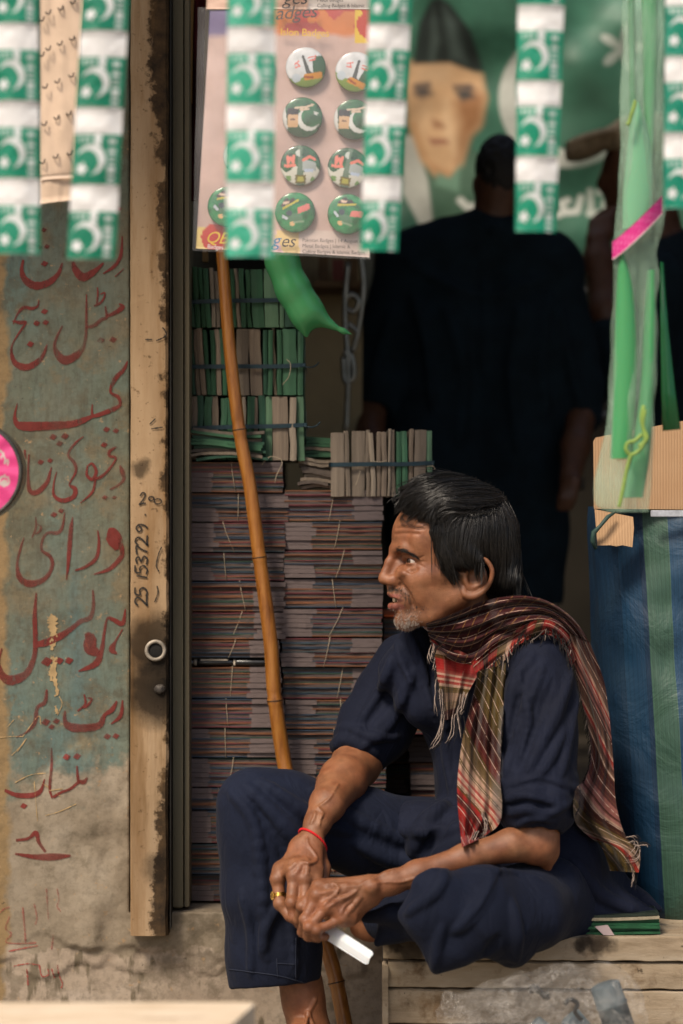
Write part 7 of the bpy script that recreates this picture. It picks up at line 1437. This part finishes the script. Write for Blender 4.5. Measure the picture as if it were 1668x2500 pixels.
sc4, g_corner = drape('scarf_corner', [(1052, 1560), (1062, 1610), (1068, 1655), (1078, 1705), (1088, 1758)], [(1160, 1604), (1168, 1640), (1150, 1678), (1130, 1712), (1112, 1752)], [-.05, -.055, -.06, -.065, -.06], m_corner, 70, 30, .014, .005, 2.0, uvs=(0, 1, 0, .16), shear=.06, blur=8, seed=7)
fr_w = simple('white fringe yarn', (.30, .235, .20), .9, .3, 200, .2); fr_b = simple('black fringe yarn', (.012, .010, .010), .9, .3, 200, .2)
wh, bk = [], []
def yarn(px, Y, to, n=10, curl=3.0):
    c = catmull(px, n); c = c+np.cumsum(RNG.normal(0, curl*.3, c.shape), 0); yy = np.linspace(Y, to, n)+RNG.normal(0, .0015, n)
    return np.array([P(a, b, d) for (a, b), d in zip(c, yy)])
for g, Y in (([(1066, 1660), (1064, 1700), (1066, 1745)], -.085), ([(1076, 1680), (1078, 1720), (1080, 1745)], -.085), ([(1076, 1745), (1072, 1790), (1060, 1815), (1046, 1830)], -.085), ([(1080, 1750), (1070, 1795), (1052, 1822)], -.085), ([(1130, 1690), (1124, 1720), (1116, 1745), (1124, 1738)], -.10), ([(1136, 1690), (1130, 1725), (1120, 1742)], -.10), ([(1116, 1735), (1122, 1775), (1124, 1800)], -.10), ([(1108, 1745), (1104, 1790), (1092, 1815)], -.10),
             ([(1052, 1575), (1046, 1600), (1052, 1620)], -.07), ([(1060, 1575), (1050, 1606), (1050, 1616)], -.07),
             ([(1180, 1985), (1188, 2010), (1182, 2046)], -.17), ([(1176, 1990), (1190, 2020), (1178, 2048)], -.17), ([(1160, 2030), (1152, 2050), (1150, 2064)], -.17), ([(1166, 2030), (1154, 2056), (1152, 2068)], -.17),
             ([(1530, 2046), (1545, 2042), (1558, 2050)], -.10), ([(1536, 2056), (1552, 2052), (1556, 2070), (1540, 2090)], -.10), ([(1544, 2062), (1560, 2070), (1552, 2098), (1520, 2102)], -.10), ([(1552, 2060), (1574, 2058), (1580, 2066)], -.10), ([(1544, 2120), (1546, 2145), (1542, 2168)], -.09)):
    for k in range(2): wh.append(yarn(np.array(g)+RNG.normal(0, 2, 2), Y-.006, Y-.010))
    for k in range(3): bk.append(yarn(np.array(g)+RNG.normal(0, 5, 2)+[4, 3], Y-.004, Y-.006))
for i in range(0, 108, 3):        # knotted yarns along the red border
    p = g_edge[i, 16]; d = g_edge[min(i+1, 109), 16]-g_edge[max(i-1, 0), 16]; d /= np.linalg.norm(d)+1e-9
    for k in range(2):
        a = p+np.array([0, -.004, 0])+RNG.normal(0, .002, 3); dr = np.array([.3*RNG.normal(), -.25, -.9+.3*RNG.normal()])+d*RNG.normal(0, .6); ln = RNG.uniform(.008, .020)
        c = np.array([a+np.array([0, 0, .010])*(1-s)**2+dr*ln*s+np.array([0, .004, 0])*s*s for s in np.linspace(0, 1, 10)]); (wh if RNG.random() < .12 else bk).append(c)
for i in range(10, 66, 2):
    for G_, j in ((g_corner, 0), (g_back, 0)):
        p = G_[min(i, len(G_)-1), j]; ln = RNG.uniform(.008, .018); c = np.array([p+np.array([-.25, -.1, -.95])*ln*s+RNG.normal(0, .0006, 3) for s in np.linspace(0, 1, 10)]); (wh if RNG.random() < .2 else bk).append(c)
strands('scarf_fringe', wh, .00062, fr_w, man, 5)['kind'] = 'stuff'
strands('scarf_fringe', bk, .00070, fr_b, man, 5)['kind'] = 'stuff'
# ------------------------------------------------------------------ thread, ring and the white strip
thread_m = simple('red thread', (.55, .008, .012), .75, .2, 600, .6)
c = P(757, 2044, -.110); ax = P(742, 2072, -.125)-P(775, 2010, -.092); ax /= np.linalg.norm(ax)
u = np.cross(ax, [0, 1, 0]); u /= np.linalg.norm(u); vv = np.cross(ax, u)
pts = []
for i in range(97):
    a = 2*math.pi*i/96; d = math.cos(a)*u+math.sin(a)*vv; r = .008
    while BODY.sample((c+d*r)[None])[0] < .0012 and r < .05: r += .0004
    pts.append(c+d*r+ax*.004*math.sin(a+1))
mb = MB()
for k in (0, 1):
    mb.tube([p+.0009*(math.cos(i*.9+k*math.pi)*ax+math.sin(i*.9+k*math.pi)*(p-c)/np.linalg.norm(p-c)) for i, p in enumerate(pts)], .0014, 6)
mb.tube([P(712, 2080, -.12), P(707, 2083, -.125), P(706, 2090, -.128)], .0014, 6)
mb.build('wrist_thread', thread_m, man, True)
gold = simple('gold', (.62, .38, .10), .28, .15, 200, .1, Metallic=1.0)
mb = MB(); fa, fb = np.array(P(678, 2146, -.150)), np.array(P(684, 2206, -.165)); c = fa*.32+fb*.68; ax = (fb-fa)/np.linalg.norm(fb-fa)
u = np.cross(ax, [0, 1, 0]); u /= np.linalg.norm(u); vv = np.cross(ax, u); pts = []
for i in range(49):
    a = 2*math.pi*i/48; d = math.cos(a)*u+math.sin(a)*vv; r = .004
    while BODY.sample((c+d*r)[None])[0] < .0006 and r < .02: r += .0002
    pts.append(c+d*r)
for o in (-.0021, -.0007, .0007, .0021): mb.tube([p+ax*o for p in pts], .0010, 6)
dd = [p-c for p in pts]; top = max(range(49), key=lambda i: -dd[i][0]*1.0-dd[i][1]*.35); p = pts[top]; n = dd[top]/np.linalg.norm(dd[top]); t2 = np.cross(n, ax)
for k in range(22):
    a = 2*math.pi*k/22; V, F = sphere_vf(p+n*.0012+.0056*(math.cos(a)*ax+math.sin(a)*t2), .0009, 6, 5); mb.add(V, F)
V, F = sphere_vf((0, 0, 0), 1, 14, 8); mb.add(np.array(V) @ np.stack([ax*.0052, t2*.0052, n*.0016])+p+n*.0010, F)
ringo = mb.build('gold_ring', gold, None, True); tag(ringo, 'gold signet ring with a beaded round top on the seated man\'s finger', 'ring')
strip_m = NT('white plastic'); strip_m = strip_m.fin((.66, .65, .66), .28, None, .5, Transmission_Weight=.0, Subsurface_Weight=.15, Subsurface_Scale=.01)
a0, a1 = np.array(P(770, 2255, -.215)), np.array(P(904, 2341, -.275)); d = (a1-a0); ln = np.linalg.norm(d); d /= ln; sd = np.cross(d, [0, -1, 0]); sd /= np.linalg.norm(sd); nn = np.cross(sd, d); nn = nn if nn[1] < 0 else -nn
V = []; nu, nv = 30, 13
for s_ in (0, 1):
    for i in range(nu):
        t = i/(nu-1)
        for j in range(nv):
            x = (j/(nv-1)-.5)*2; cr = 1-max(0, (t-.93)/.07)**2*.0; hw = .0122*(1-.10*t)*(1 if t < .92 else math.sqrt(max(0, 1-((t-.92)/.08)**4*.5)))
            z = .0026*(1-x*x)-(.0008 if s_ else 0)+(.0006*math.exp(-(x*5)**2))
            V.append(a0+d*ln*t+sd*hw*x+nn*(z-.002))
idx = np.arange(nu*nv).reshape(nu, nv); Fq = np.stack([idx[:-1, :-1], idx[:-1, 1:], idx[1:, 1:], idx[1:, :-1]], -1).reshape(-1, 4); n = nu*nv
bd = np.concatenate([idx[0], idx[1:, -1], idx[-1, ::-1][1:], idx[::-1, 0][1:-1]]); e = [(bd[i], bd[(i+1) % len(bd)], bd[(i+1) % len(bd)]+n, bd[i]+n) for i in range(len(bd))]
so_ = obj('plastic_strip', V, np.vstack([Fq, Fq[:, ::-1]+n, np.array(e)]), [strip_m], None, True); tag(so_, 'white curved plastic strip held in the seated man\'s hands', 'strip')
# lettering curves become plain meshes
bpy.context.view_layer.update(); _dg = bpy.context.evaluated_depsgraph_get()
for o in TXT:
    me = bpy.data.meshes.new_from_object(o.evaluated_get(_dg)); n = bpy.data.objects.new('lettering', me); COL.objects.link(n); n.parent = o.parent; n.location = o.location; n.rotation_euler = o.rotation_euler; n.scale = o.scale
for o in TXT: bpy.data.objects.remove(o)
